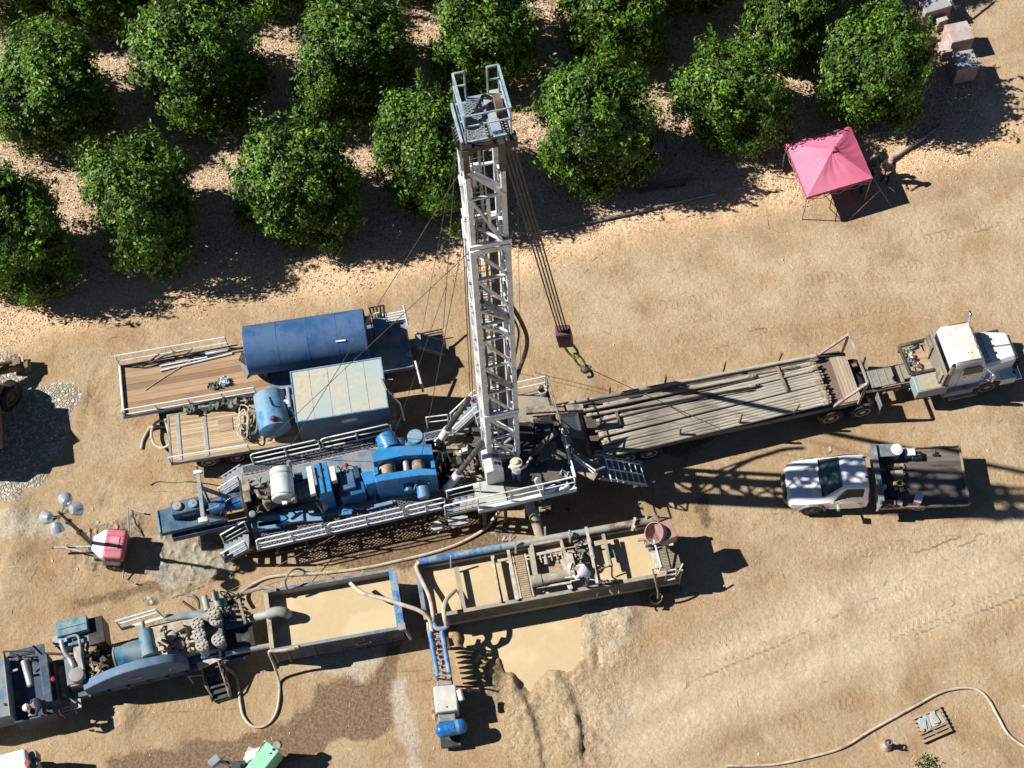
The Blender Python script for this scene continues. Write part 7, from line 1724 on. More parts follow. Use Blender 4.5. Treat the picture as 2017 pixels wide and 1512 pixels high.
# ------------------------------------------------------------------ mud tanks
def short_tank():
    Z = 1.5
    t = Thing('mud_tank', 'short open blue steel mud tank full of tan mud, left of the long tank', 'mud tank', (540, 1283), (795, 1238), Z); e = t.e; V = view(t, 460, 1060, 3.6)
    x0 = V(250, 600, Z).x; x1 = V(1160, 400, Z).x; y0 = V(750, 715, Z).y; y1 = V(680, 300, Z).y
    xe = V(1160, 400, Z).x
    mb = MB(); tk = .05
    mb.box(x0, x0+tk, y0, y1, .1, Z); o1 = mb.build('end_wall', 'tank_mud', e)
    MB().box(x1-tk, x1, y0, y1, .1, Z).build('end_wall', 'blue', e)
    MB().box(x0+tk, x1-tk, y0, y0+tk, .3, Z).build('side_wall', 'shaded_wall', e); MB().box(x0+tk, x1-tk, y1-tk, y1, .1, Z).build('side_wall', 'tank_mud', e)  # near wall coloured darker for the shade on its outer face
    MB().box(x0+tk, x1-tk, y0+tk, y1-tk, .1, .2).build('tank_floor', 'tank_mud', e)
    r = MB(); r.box(x0-.05, x1+.05, y0-.05, y0+.07, Z+.003, Z+.06); r.box(x0-.05, x1+.05, y1-.07, y1+.05, Z+.003, Z+.06); r.build('rim', 'blue_dusty', e, bevel=.008)
    r = MB(); r.box(x1-.18, x1+.1, y0+.073, y1-.073, Z+.003, Z+.07); r.build('end_rim', 'blue_worn', e, bevel=.01)
    r = MB(); r.box(x0-.06, x0+.1, y0+.073, y1-.073, Z+.003, Z+.07); r.build('end_rim', 'tank_mud', e, bevel=.01)
    MB().box(x0+tk, x1-tk, y0+tk, y1-tk, .2, 1.02).build('mud', 'mud', e)
    s = MB()
    for i in range(5): x = x0+.5+(x1-x0-1)*i/4; s.box(x-.04, x+.04, y0-.06, y0-.002, .1, Z-.02)
    s.build('side_rib', 'navy', e)
    h = MB(); q = V(920, 735, 1.0); h.bar((q.x-.25, y0-.1, 1.05), (q.x-.25, y0-.1, .85), .04); h.bar((q.x-.25, y0-.1, .85), (q.x+.25, y0-.1, .85), .04); h.bar((q.x+.25, y0-.1, .85), (q.x+.25, y0-.1, 1.05), .04); h.build('step_handle', 'galv', e)
    MB().box(x0-.1, x1+.1, y0+.3, y0+.5, 0, .1).build('skid', 'steel_dark', e); MB().box(x0-.1, x1+.1, y1-.5, y1-.3, 0, .1).build('skid', 'steel_dark', e)
    c = MB(); c.bar((x1+.06, y0-.03, Z+.1), (x1+.22, y0-.25, .9), .08, .08); c.cbox((x1, y0+.02, Z+.15), .25, .25, .12); c.build('corner_lug', 'galv', e)
    # suction pipe through the left end
    p = MB(); p.tube([V(30, 600, .95), V(150, 560, 1.3), V(260, 535, 1.65)], .15, 16); p.tube(spline([V(240, 540, 1.62), V(310, 520, 1.68), V(370, 530, 1.5), V(380, 545, .9)], 6), .19, 16); p.build('suction_pipe', 'suction', e, True)
    p = MB(); p.tube(spline([V(270, 800, 1.62), V(360, 795, 1.62), V(460, 770, 1.58)], 5), .07, 10); p.build('return_pipe', 'hose', e, True)
    return t
mat('shaded_wall', (.025,.045,.08), .6, dirt=(.14,.13,.12), dirt_amt=.4); mat('suction', (.27,.33,.36), .5, dirt=(.4,.35,.27), dirt_amt=.4); mat('blue_worn', (.04,.16,.38), .45, dirt=(.25,.33,.38), dirt_amt=.45, dirt_scale=3)
short_tank()
def long_tank():
    Z = 1.5
    t = Thing('mud_tank', 'long open mud tank with a shaker and walkways, in front of the drill floor', 'mud tank', (855, 1240), (1195, 1178), Z); e = t.e
    V = view(t, 780, 980, 2.966); K = view(t, 960, 1010, 7.2); R_ = view(t, 1190, 1000, 7.56)
    x0 = V(135, 500, Z).x; x1 = R_(1140, 860, Z).x; y0 = (V(240, 720, Z).y+V(1300, 475, Z).y)/2; y1 = V(600, 310, Z).y-.02
    # the right part is offset a little
    yb = V(1500, 435, Z).y; tk = .05
    MB().box(x0, x0+tk, y0, y1, .1, Z).build('end_wall', 'blue', e); MB().box(x1-tk, x1, y0, y1, .1, Z).build('end_wall', 'tank_mud', e)
    MB().box(x0+tk, x1-tk, y0, y0+tk, .5, Z).build('side_wall', 'tank_dark', e); MB().box(x0+.2, x1-.2, y0+.45, y0+.6, 0, .5).build('skid', 'steel_dark', e); MB().box(x0+tk, x1-tk, y1-tk, y1, .1, Z).build('side_wall', 'tank_mud', e)
    MB().box(x0+tk, x1-tk, y0+tk, y1-tk, .1, 1.2).build('mud', 'mud', e)
    r = MB(); r.box(x0-.04, x1+.04, y0-.05, y0+.09, Z+.003, Z+.06); r.box(x0-.04, x1+.04, y1-.09, y1+.05, Z+.003, Z+.05); r.build('rim', 'rim_dusty', e, bevel=.008)
    MB().box(x0-.06, x0+.1, y0+.093, y1-.093, Z+.003, Z+.07).build('end_rim', 'blue_dusty', e, bevel=.01)
    # header pipe along the far side
    p0 = V(140, 412, Z+.2); p1 = R_(600, 190, Z+.2); yy = y1+.06
    MB().tube([(p0.x, yy, Z+.22), (V(620, 310, Z).x, yy, Z+.22)], .13, 16).build('header_pipe', 'blue_worn', e, True); MB().tube([(V(620, 310, Z).x+.005, yy, Z+.22), (V(1240, 190, Z).x, yy, Z+.22)], .13, 16).build('header_pipe', 'suction', e, True)
    MB().tube([(V(1240, 190, Z).x+.005, yy, Z+.22), (x1-.4, yy, Z+.22)], .13, 16).build('header_pipe', 'steel_dust', e, True)
    MB().tube(spline([(p0.x+.02, yy, Z+.2), (p0.x-.12, yy-.15, Z+.15), V(150, 480, Z+.1), V(195, 580, Z+.2), V(215, 690, Z+.3), V(205, 760, 1.6), V(200, 800, 1.3)], 6), .075, 10).build('down_pipe', 'hose', e, True)
    # cross walkways and partition walls
    def xbar(F, a, b, w, z, m, h=.08, nm='cross_beam'): return MB().bar(F(*a, z), F(*b, z), w, h).build(nm, m, e, bevel=.006)
    xbar(V, (350, 405), (400, 662), .16, Z+.02, 'rim_dusty'); xbar(K, (70, 610), (205, 1270), .13, Z+.06, 'light_bar'); xbar(V, (565, 350), (612, 610), .06, Z+.15, 'light_bar')
    xbar(K, (285, 480), (425, 1235), .11, Z+.15, 'light_bar'); xbar(K, (100, 690), (300, 655), .1, Z+.03, 'light_bar'); xbar(K, (265, 1170), (275, 1250), .1, Z+.03, 'light_bar')
    a = K(440, 600, Z+.08); b = K(560, 1200, Z+.08); w = MB(); dx = (b-a).normalized(); sd = Vector((-dx.y, dx.x, 0))
    st = MB(); 
    for i in range(20):
        c = a.lerp(b, (i+.5)/20); st.cbox(c, .36, .07, .04, math.atan2(dx.y, dx.x)-math.pi/2)
    st.build('tread_walkway', 'tread', e)
    for s in (-1, 1): MB().bar(a+sd*s*.24, b+sd*s*.24, .05, .12).build('walkway_rail', 'light_bar', e)
    # shaker basket
    q = [K(625, 470, Z+.35), K(1040, 395, Z+.35), K(1190, 880, Z+.35), K(700, 940, Z+.35)]
    sh = MB()
    sh.bar(q[0], q[1], .1, .3); sh.bar(q[0], q[3], .13, .35); sh.bar(q[1], q[2], .10, .3); so = sh.build('shaker_box', 'light_mud', e, bevel=.01)
    f = MB(); f.add([off(v, 0, 0, -.25) for v in q], [(3,2,1,0)]); f.build('shaker_screen', 'mud_dry', so)
    pl = MB(); pl.box(0, 1, 0, 1, 0, 0.01) if False else None
    MB().tube([K(650, 965, Z+.45), K(1180, 865, Z+.45)], .18, 18).build('vibrator_pipe', 'light_mud', so, True)
    MB().tube([K(650, 965, Z+.45)+Vector((-.08,0,0)), K(650, 965, Z+.45)+Vector((.3,0.0,0))], .21, 18).build('pipe_flange', 'light_mud', so, True); MB().tube([K(1150, 872, Z+.45), K(1230, 850, Z+.45)], .2, 16).build('pipe_flange', 'light_bar', so, True)
    m = MB(); m.bar(K(660, 600, Z+.4), K(1050, 520, Z+.4), .1, .1); m.bar(K(700, 655, Z+.35), K(1060, 585, Z+.35), .05, .05); m.bar(K(665, 600, Z+.4), K(700, 900, Z+.4), .05, .06)
    for k in range(5): a_ = K(740+75*k, 590-14*k, Z+.45); m.bar(a_, off(a_, .02, -.28, -.1), .04, .04)
    m.build('shaker_bar', 'light_bar', so); 
    MB().cyl(K(830, 560, Z+.3), K(840, 730, Z+.2), .12, 14).build('shaker_motor', 'light_mud', so, True)
    dp = MB(); dp.tube(spline([K(1070, 660, Z+.3), K(1100, 720, Z+.3), K(1150, 850, Z+.3)], 5), .13, 12); dp.build('shaker_pipe', 'light_mud', so, True)
    for (a_, b_, w_, z_, m_) in (((1160,560),(1240,890),.2,Z+.5,'light_bar'),((1140,560),(1225,545),.12,Z+.5,'light_bar'),((700,1060),(1190,985),.08,Z+.3,'light_bar'),((1400,200),(1560,1000),.1,Z+.95,'light_bar'),((1640,300),(1760,760),.12,Z+.15,'rim_dusty'),((1700,440),(1760,640),.25,Z+.05,'light_mud'),
                           ((1300,460),(1440,430),.1,Z+.1,'rust'),((1520,440),(1650,410),.18,Z+.1,'light_mud'),((600,470),(690,960),.16,Z+.05,'light_mud'),((780,1080),(1180,1020),.25,Z-.03,'suction'),((1420,940),(1640,960),.04,Z+.5,'white'),((1100,920),(1350,900),.035,Z+.7,'white'),((1180,970),(1320,940),.035,Z+.7,'white'),((1140,990),(1190,1080),.16,Z+.2,'light_bar')):
        xbar(K, a_, b_, w_, z_, m_)
    xbar(K, (1230, 480), (1460, 430), .05, Z+.2, 'light_bar')
    # grating panels over the middle compartment
    g = MB(); c = K(1370, 520, Z+.04); g.cbox(c, .65, .9, .04, 0); g.build('grating_panel', 'slat_grey', e)
    c = K(1270, 620, Z+.3); gg = MB(); rr = random.Random(3)
    for i in range(10): a_ = off(c, rr.uniform(-.15,.15), rr.uniform(-.3,.3)); gg.tube(spline([a_, off(a_, rr.uniform(-.2,.2), rr.uniform(-.2,.2), .15), off(a_, rr.uniform(-.3,.3), rr.uniform(-.3,.3), -.1)], 4), .03, 6)
    gg.build('valve_cluster', 'steel_dust', e, True)
    # steps hung on the near side
    g = MB(); 
    for xx in (1410, 1560): g.tube([K(xx, 1000, Z+.15), K(xx+5, 1090, 1.1), K(xx-10 if xx > 1500 else xx, 1190, .6)], .03, 6)
    g.tube([K(1560, 1010, Z+.15), K(1610, 980, Z+.7), K(1700, 980, Z+.7)], .025, 6)
    for k in range(3): g.bar(K(1420, 1040+55*k, 1.3-.28*k), K(1570, 1015+55*k, 1.3-.28*k), .05, .03)
    g.build('side_ladder', 'light_bar', e, True)
    g = MB()
    for (pts) in ([(1580,810),(1680,770),(1760,760),(1770,900),(1830,960),(1740,1090),(1780,1150)], [(1850,960),(1870,1100),(1860,1140)]): g.tube(spline([K(x, y, Z+.3-.001*max(0, y-900)) for x, y in pts], 5), .03, 6)
    g.build('side_hose', 'hose_dark', e, True)
    # right end: grated platform, white end rails, pink funnel
    st = planks('slat_panel', (.20,.16,.11), (.34,.28,.21), .06, 1, .25)
    c0 = R_(800, 600, Z); c1 = R_(1140, 900, Z); xm = R_(960, 760, Z).x
    MB().box(R_(815, 760, Z).x, xm-.03, R_(960, 925, Z).y, R_(900, 590, Z).y, Z+.03, Z+.08).build('slat_platform', st, e); MB().box(xm+.03, x1, R_(960, 925, Z).y, R_(900, 590, Z).y, Z+.03, Z+.08).build('slat_platform', st, e)
    MB().bar(R_(720, 560, Z+.1), R_(810, 900, Z+.1), .2, .1).build('white_edge', 'light_bar', e); MB().bar(R_(700, 570, Z-.1), R_(770, 900, Z-.1), .1, .1).build('white_edge', 'light_bar', e)
    MB().tube([R_(740, 470, Z+.9), R_(850, 870, Z+.5), R_(820, 960, Z+.05)], .04, 7).build('white_rail', 'white', e, True)
    g = MB()
    for pts in ([(930,920),(920,1000),(900,1080)],[(930,940),(1070,915),(1080,980)],[(1070,1010),(1110,960),(1175,830)],[(930,1005),(1070,980)],[(935,1075),(1060,1050)]): g.tube([R_(x, y, Z+.35-.0035*max(0, y-900)) for x, y in pts], .035, 7)
    g.build('end_steps', 'light_bar', e, True)
    # funnel hopper: tilted pink metal box with a round mouth
    fz = Z+1.15; c = R_(740, 370, fz); ax = Vector((-.62, -.1, .78)).normalized(); hp_ = MB(); sdv = Vector((0, 1, 0)); upv = ax.cross(sdv).normalized(); r = .40
    rings = []
    for (d_, rx, sq) in ((0, r, 0), (-.12, r*.98, 0), (-.14, r*.9, 0)): rings.append([c+ax*d_+sdv*(rx*math.cos(a)*.95)+upv*(rx*math.sin(a)) for a in [2*math.pi*i/24 for i in range(24)]])
    hh = MB().lathe(c-ax*.7, ax, [(0,.12),(.3,.36),(.7,.40),(.7,.37),(.35,.33),(.1,.1)], 28).build('hopper', 'rose_metal', e, True)
    MB().lathe(c-ax*.45, ax, [(0,.31),(.02,.31)], 24).build('hopper_inside', 'maroon', hh, True)
    q = [R_(800, 225, fz), R_(960, 190, fz-.1), R_(1045, 400, fz-.1), R_(800, 470, fz)]
    cx = R_(925, 330, fz-.05); MB().cbox(cx, .60, .72, .55, math.atan2((q[1]-q[0]).y, (q[1]-q[0]).x)+.08).build('hopper_body', 'rose_metal', hh, bevel=.02)
    MB().cyl(R_(500, 480, Z+.5), R_(680, 460, Z+.6), .06, 10).build('hopper_pipe', 'rose_metal', hh, True)
    m = MB(); m.cbox(R_(650, 500, Z+.5), .2, .25, .3); m.cbox(R_(690, 570, Z+.3), .15, .2, .3); m.bar(R_(760,560,Z+.1), R_(900,540,Z+.1), .12, .12); m.bar(R_(880,510,Z+.3), R_(960,590,Z+.1), .12, .1); m.cbox(R_(850,490,Z+.4), .2, .15, .2); m.build('valve', 'grey_metal', hh, bevel=.01)
    m = MB()
    for (a_, b_) in (((460,140),(415,340)),((630,90),(620,190)),((735,95),(820,200)),((450,280),(490,320))): m.bar(R_(*a_, Z+.5), R_(*b_, Z+.3), .09, .06)
    m.build('bracket', 'light_bar', e)
    # vertical brackets with hooks on the far side
    m = MB()
    for (x, y) in ((400, 460), (1170, 330), (820, 280)): m.bar(K(x, y+110, Z+.1), K(x-5, y-80, Z+.6), .07, .05)
    for (x) in (320,): m.bar(V(x, 415, Z), V(x-2, 340, Z+.6), .05, .05)
    m.tube([K(1170, 250, Z+.5), K(1150, 290, Z+.5), K(1175, 350, Z+.5), K(1195, 290, Z+.5), K(1170, 250, Z+.5)], .025, 6)
    m.build('bracket', 'light_bar', e)
    return t
mat('rim_dusty', (.24,.26,.25), .7, dirt=MUDC, dirt_amt=.45, dirt_scale=2.5); mat('tank_dark', (.06,.066,.068), .75, dirt=(.15,.135,.11), dirt_amt=.4, dirt_scale=2); mat('light_bar', (.50,.49,.46), .6, dirt=MUDC, dirt_amt=.45, dirt_scale=4)
mat('light_mud', (.44,.38,.29), .8, dirt=(.3,.27,.22), dirt_amt=.5, dirt_scale=4, bump=.004); mat('tread', (.36,.29,.20), .85, dirt=(.26,.2,.15), dirt_amt=.5, dirt_scale=5); mat('slat_grey', (.18,.17,.15), .7, dirt=MUDC, dirt_amt=.3)
long_tank()
# hoses between tanks and manifold
def hose(label, pts, r=.055, m='hose', cat='hose', k=8): return line_thing('hose', label, cat, pts, r, m, 9, 'hoses between pumps and tanks', True, k)
hose('pale hose arcing from the short mud tank to the blue manifold', [(690,1148,1.75),(715,1168,1.9),(760,1180,2.0),(790,1190,2.0),(825,1202,2.0),(845,1218,1.85),(851,1240,1.6),(855,1262,1.4)], .075)
hose('hose curling up out of the long mud tank into the manifold', [(897,1162,1.35),(880,1180,1.9),(874,1200,2.1),(877,1222,1.95),(881,1234,1.7)], .08)
hose('pale hose hanging in a deep U below the short mud tank', [(430,1262,1.6),(434,1290,1.2),(440,1310,.6),(462,1330,.1),(470,1360,.07),(474,1390,.07),(480,1412,.07),(497,1430,.07),(520,1430,.07),(540,1412,.07),(549,1380,.07),(549,1340,.1),(540,1310,.8),(530,1284,1.65),(545,1282,1.68),(580,1277,1.66)], .05)
hose('pale hose lying on the soil from the short mud tank up to the drill floor', [(440,1178,.9),(470,1170,.3),(500,1150,.06),(540,1135,.06),(640,1128,.06),(720,1118,.06),(790,1103,.06),(845,1090,.06),(900,1072,.06),(950,1045,.08),(975,1018,.3),(985,1000,1.2),(978,985,2.0)], .06)
hose('grey hose from the pump trailer end to the short mud tank corner', [(468,1175,1.2),(490,1165,1.3),(520,1157,1.5),(545,1162,1.6)], .08, 'hose_dark')
hose('small dark hose loop standing over the corner of the short mud tank', [(566,1162,1.6),(562,1145,2.0),(570,1128,2.2),(585,1120,2.1),(600,1125,1.8),(598,1130,1.55)], .04, 'hose_dark')
hose('thin dark hose lying above the short mud tank', [(600,1126,.05),(630,1128,.05),(655,1138,.05)], .03, 'hose_dark')
hose('long pale hose curving around the pallet at the bottom right', [(1430,1508,.05),(1520,1506,.05),(1600,1490,.05),(1660,1472,.05),(1710,1442,.05),(1740,1425,.05),(1800,1392,.05),(1850,1365,.05),(1890,1355,.05),(1922,1357,.05),(1945,1375,.05),(1965,1410,.05),(1985,1445,.05),(2017,1470,.05),(2040,1480,.05)], .05)
line_thing('hook_line', 'thin steel tag line running from the hook to the pipe load', 'cable', [(1152,722,5.4),(1300,790,1.8),(1415,842,1.62)], .014, 'steel_dark', 6, 'guy wires and cables', True, 0)
# ------------------------------------------------------------------ manifold with engine and blue tank
def manifold():
    Z = .9
    t = Thing('pump_manifold', 'blue twin-pipe desander manifold with a white engine box and a blue air tank', 'pump unit', (878, 1440), (858, 1230), .3); e = t.e
    V = view(t, 780, 1180, 4.2)
    # local x runs up the picture
    for (a, b) in (((280,270),(345,640)),((375,235),(440,610))):
        MB().tube([V(*a, 1.65), V(*b, 1.65)], .09, 14).build('manifold_pipe', 'blue_worn', e, True)
    MB().tube(spline([V(310, 190, 1.7), V(330, 235, 1.7), V(375, 245, 1.7), V(420, 225, 1.7), V(425, 160, 1.8)], 6), .085, 12).build('u_bend', 'blue_worn', e, True)
    rr = random.Random(14)
    for i in range(8):
        f = i/7; c = V(335+65*f, 290+300*f, 1.5)
        co = MB().lathe(c, (0,0,-1), [(-.05,.04),(0,.09),(.3,.09),(.9,.03)], 12).build('cone', 'cone_paint', e, True)
        MB().bar(V(300+60*f, 290+300*f, 1.62), V(385+60*f, 285+300*f, 1.62), .05, .05).build('cone_clamp', ('rose_metal', 'galv', 'blue_light')[i % 3], co)
    m = MB()
    for i in range(14): f = rr.random(); c = V(320+rr.random()*60+60*f, 270+320*f, 1.7); m.cbox(c, rr.uniform(.06,.14), rr.uniform(.06,.14), .1)
    m.build('pipe_fitting', 'rusty_fit', e)
    f = MB()
    for (x, y) in ((300,300),(420,300),(340,640),(450,620)): f.bar(V(x, y, 1.5), off(V(x, y, 1.5), 0, 0, -1.5), .07, .07)
    f.bar(V(295,610,1.7), V(455,640,1.7), .06, .06); f.bar(V(300,650,1.2), V(450,670,1.2), .05, .05); f.build('stand', 'galv', e)
    x0 = V(400, 930, 1.35).x; x1 = V(400, 710, 1.35).x; y1 = V(315, 820, 1.35).y; y0 = V(505, 820, 1.35).y
    b = MB(); b.box(x0, x1, y0, y1, .45, 1.35); bo = b.build('engine_box', 'engine_white', e, bevel=.05, seg=3); MB().ball(V(420, 890, 1.36), .03, 8).build('box_latch', 'black', bo)
    s = MB(); s.box(x0-1.0, x1+.2, y0+.05, y1-.05, .2, .45); s.build('skid', 'steel_dark', e)
    s = MB(); s.cbox(V(400, 690, 1.3), .2, .55, .5); s.cbox(V(420, 975, 1.1), .3, .6, .6); s.build('pump_body', 'grey_metal', e, bevel=.03)
    MB().lathe(V(520, 745, 1.45)+Vector((0,0,0)), (-.9,-.15,-.2), [(0,.06),(.03,.1),(.38,.1),(.42,.04)], 16).build('muffler', 'white', e, True)
    g = MB()
    for i in range(10): a = V(310+rr.random()*30, 820+rr.random()*170, 1.0); g.tube(spline([a, off(a, .1, .05, .1), off(a, -.1, .05, -.1)], 4), .04, 6)
    g.tube([V(310, 900, 1.0), V(320, 990, .9)], .08, 10); g.build('side_pipes', 'copper', e, True)
    a = V(355, 1090, 1.0); b = V(560, 1045, 1.0); ax = (b-a).normalized(); ln = (b-a).length; r = .26
    tk = MB().lathe(a, ax, [(-.12,.05),(-.08,.17),(0,.25),(.1,r),(ln-.1,r),(ln,.25),(ln+.08,.17),(ln+.12,.05)], 28).build('air_tank', 'blue_air', e, True)
    MB().lathe(a+ax*ln*.68, ax, [(0,r+.004),(.12,r+.004)], 28).build('tank_band', 'blue_light', tk, True); MB().cbox(off(V(475, 1055, 1.27)), .1, .06, .03).build('tank_fitting', 'navy', tk)
    for q in (.2, .8): MB().box((a+ax*ln*q).x-.05, (a+ax*ln*q).x+.05, (a+ax*ln*q).y-.1, (a+ax*ln*q).y+.1, .0, .8).build('tank_foot', 'steel_dark', tk)
    g = MB(); g.tube(spline([V(580, 740, .3), V(700, 755, .12), V(880, 745, .1)], 4), .05, 8); g.build('drain_pipe', 'hose', e, True)
    g = MB(); g.tube(spline([V(265, 190, 1.6), V(268, 250, 1.5), V(275, 290, 1.2)], 4), .06, 8); g.build('feed_pipe', 'hose', e, True)
    return t
mat('cone_paint', (.36,.37,.40), .5, dirt=(.35,.18,.12), dirt_amt=.5, dirt_scale=6); mat('rusty_fit', (.32,.16,.12), .7, dirt=(.3,.3,.33), dirt_amt=.5, dirt_scale=8); mat('engine_white', (.55,.55,.52), .4, dirt=(.4,.36,.3), dirt_amt=.3); mat('copper', (.42,.25,.17), .5, dirt=(.3,.28,.26), dirt_amt=.4, dirt_scale=4)
mat('blue_air', (.012,.13,.42), .3, dirt=(.05,.16,.35), dirt_amt=.3)
manifold()
# ------------------------------------------------------------------ mud pump trailer
def pump_trailer():
    Z = 1.05
    t = Thing('mud_pump_trailer', 'long blue mud-pump trailer with belt guard and engine in the lower left', 'pump trailer', (0, 1420), (490, 1300), Z); e = t.e
    A = view(t, 0, 1200, 6.573); B = view(t, 300, 1140, 5.815); C = view(t, 0, 1110, 3.602)
    y0 = C(300, 1090, Z).y; xL = C(-150, 900, Z).x; xR = C(1770, 600, Z).x; yb = C(1000, 420, Z).y-.05; yn = C(1300, 760, Z).y
    f = MB()
    for y in (y0+.5, y0+1.9): f.box(xL, xR-.1, y-.08, y+.08, Z-.35, Z-.03)
    for i in range(14): x = xL+.3+(xR-xL-.6)*i/13; f.box(x, x+.08, y0+.35, y0+2.05, Z-.25, Z-.04)
    f.build('frame', 'navy', e)
    # left end: tank box
    q = C(75, 1040, 1.7); xb = q.x
    MB().box(C(-400, 900, 1.7).x, xb-.05, C(20, 1090, 1.7).y, C(20, 680, 1.7).y, Z-.4, 1.7).build('end_tank', 'blue_dusty', e, bevel=.03); MB().box(xb-.05, xb+.0, C(20, 1090, 1.8).y, C(20, 640, 1.8).y, Z-.2, 1.8).build('tank_edge', 'dust_blue', e, bevel=.01)
    MB().box(xb+.003, C(330, 700, Z).x, y0+.05, C(150, 700, Z).y+.5, Z-.03, Z).build('deck', 'navy', e)
    MB().lathe(A(60, 1230, 1.72), (0,0,1), [(0,.05),(.05,.05),(.06,.02)], 10).build('cap', 'black', e, True)
    # near side panel of front section
    p = MB(); p.box(xb, C(400, 1050, Z).x, y0-.05, y0, .5, Z+.25); p.build('side_panel', 'navy', e)
    MB().lathe(A(310, 660, 1.7), (.12,-1,-.1), [(0,.08),(.03,.13),(.95,.13),(1.0,.08)], 18).build('air_cleaner', 'galv', e, True); MB().tube([A(120, 815, 1.5), A(235, 775, 1.6)], .05, 8).build('air_pipe', 'galv', e, True)
    m = MB(); m.bar(A(50, 545, 1.5), A(100, 800, 1.3), .06); m.bar(A(50, 545, 1.6), A(450, 540, 1.6), .05); m.bar(A(100, 620, 1.5), A(450, 560, 1.5), .08); m.bar(A(430, 470, 1.9), A(560, 600, 1.3), .07); m.bar(A(560, 570, 1.6), A(860, 580, 1.6), .08); m.bar(A(690, 430, 2.2), A(810, 540, 1.5), .07); m.build('tube_frame', 'black', e)
    m = MB(); m.tube(spline([A(140, 560, 1.6), A(240, 620, 1.7), A(330, 660, 1.6), A(450, 665, 1.5)], 5), .03, 6); m.tube([A(365, 640, 1.5), A(400, 790, 1.2)], .03, 6); m.build('cable_run', 'black', e, True)
    MB().box(A(480, 600, 1.9).x, A(600, 600, 1.9).x, y0+.25, A(550, 570, 1.8).y, Z, 1.75).build('radiator_left', 'navy', e, bevel=.03)
    r = MB(); r.box(A(610, 700, 1.6).x, A(700, 700, 1.6).x, y0+.3, A(600, 700, 1.6).y, Z, 1.6); r.build('engine_left', 'black', e, bevel=.04)
    MB().lathe(A(680, 910, 1.62), (0,0,1), [(0,.08),(.06,.1),(.1,.04)], 12).build('red_cap', 'red', e, True)
    # middle engine under the hood frame
    eb = MB(); xa = A(860, 700, 1.6).x; xc = A(1100, 800, 1.6).x; eb.box(xa, xc, A(980, 980, 1.5).y, A(980, 500, 1.5).y, Z, 1.45); eo = eb.build('engine', 'steel_dust', e, bevel=.03)
    MB().cbox(A(900, 800, 1.5), .28, 1.0, .2, .0).build('rocker_cover', 'blue_dusty', eo, bevel=.02)
    m = MB(); c = A(1015, 660, 1.85); m.cbox(c, .34, 1.35, .3, -.03); m.build('head_cover', 'head_dust', eo, bevel=.04)
    c = A(985, 840, 1.9); MB().lathe(off(c, 0, 0, -.35), (0,0,1), [(0,.26),(.3,.27),(.36,.26),(.37,.22)], 26).build('air_filter', 'galv_dull', eo, True)
    g = MB(); g.tube(spline([A(790, 400, 2.1), A(830, 540, 2.0), A(900, 640, 1.9), A(940, 720, 1.9), A(960, 780, 1.8)], 6), .09, 10); g.build('intake_pipe', 'galv', eo, True)
    g = MB(); g.tube(spline([A(860, 370, 2.2), A(1000, 340, 2.2), A(1040, 480, 2.1), A(1050, 620, 1.9), A(1080, 780, 1.9)], 6), .05, 8); g.build('white_pipe', 'dust_blue', eo, True)
    g = MB(); rr = random.Random(17)
    for i in range(26): a = A(1080+rr.random()*260, 480+rr.random()*380, 1.6); g.tube(spline([a, off(a, rr.uniform(-.2,.2), rr.uniform(-.2,.2), .12), off(a, rr.uniform(-.3,.3), rr.uniform(-.3,.3), -.05)], 4), rr.uniform(.02,.05), 6)
    g.build('engine_pipes', 'steel_dust', eo, True)
    MB().lathe(A(1185, 480, 1.8), (0,0,1), [(0,.2),(.1,.22),(.12,.18)], 22).build('pulley', 'rust', eo, True)
    g = MB(); rr = random.Random(18)
    for i in range(14): a = A(1150+rr.random()*200, 560+rr.random()*300, 1.5); g.cbox(a, rr.uniform(.1,.3), rr.uniform(.1,.3), .3, rr.uniform(0,1))
    g.build('engine_accessories', 'steel_dark', eo, bevel=.02)
    # hood (radiator housing) with light-blue top edge at the far side
    h = MB(); q = [A(720, 330, 2.3), A(1120, 155, 2.3)]; xa = A(730, 330, 2.3).x; xb2 = A(1130, 200, 2.3).x; yt = A(920, 205, 2.3).y
    h.box(xa, xb2, yt-.30, yt+.25, Z+.2, 2.3); ho = h.build('radiator_housing', 'blue_teal', e, bevel=.02); MB().box(xa+.1, xb2-.1, yt-.05, yt-.0, 2.302, 2.33).build('housing_lip', 'dust_blue', ho)
    MB().box(xa+.05, xb2-.05, yt-.62, yt-.34, Z+.3, 2.0).build('radiator', 'blue_teal', ho, bevel=.02); MB().box(xb2-.08, xb2+.5, yt-.8, yt+.2, Z, 2.05).build('side_cover', 'black', ho, bevel=.02)
    MB().bar((xa-.2, yt-.35, 2.0), (xa+.3, yt-.3, 2.1), .35, .1).build('housing_flap', 'dust_blue', ho)
    # belt guard: big arch-shaped housing along the near side
    pts = [(1040,1010),(1040,1120),(1080,1140)]
    tops = [(C(x, y, 2.2)) for x, y in ((575,905),(690,860),(800,790),(900,730),(1000,690),(1120,660),(1210,660),(1260,690))]
    bots = [(C(x, y, 2.2)) for x, y in ((585,960),(720,890),(840,820),(940,760),(1030,725),(1150,710),(1215,715),(1280,720))]
    yA = C(1000, 735, 2.25).y; yB = C(1000, 680, 2.25).y
    xs_ = [C(x, 800, 1.7).x for x in (575,640,720,800,900,1000,1120,1210,1290,1340)]
    zs_ = [1.55,1.75,1.98,2.15,2.30,2.38,2.38,2.30,2.0,1.5]
    # guard profile in (x, z)
    prof = [(xs_[i], zs_[i]) for i in range(10)]+[(xs_[9], .75), (xs_[0], .75)]
    bg_ = MB(); ymid = C(1000, 710, 2.35).y; bg_.side(prof, ymid-.17, ymid+.17); go = bg_.build('belt_guard', 'blue_guard', e, bevel=.03)
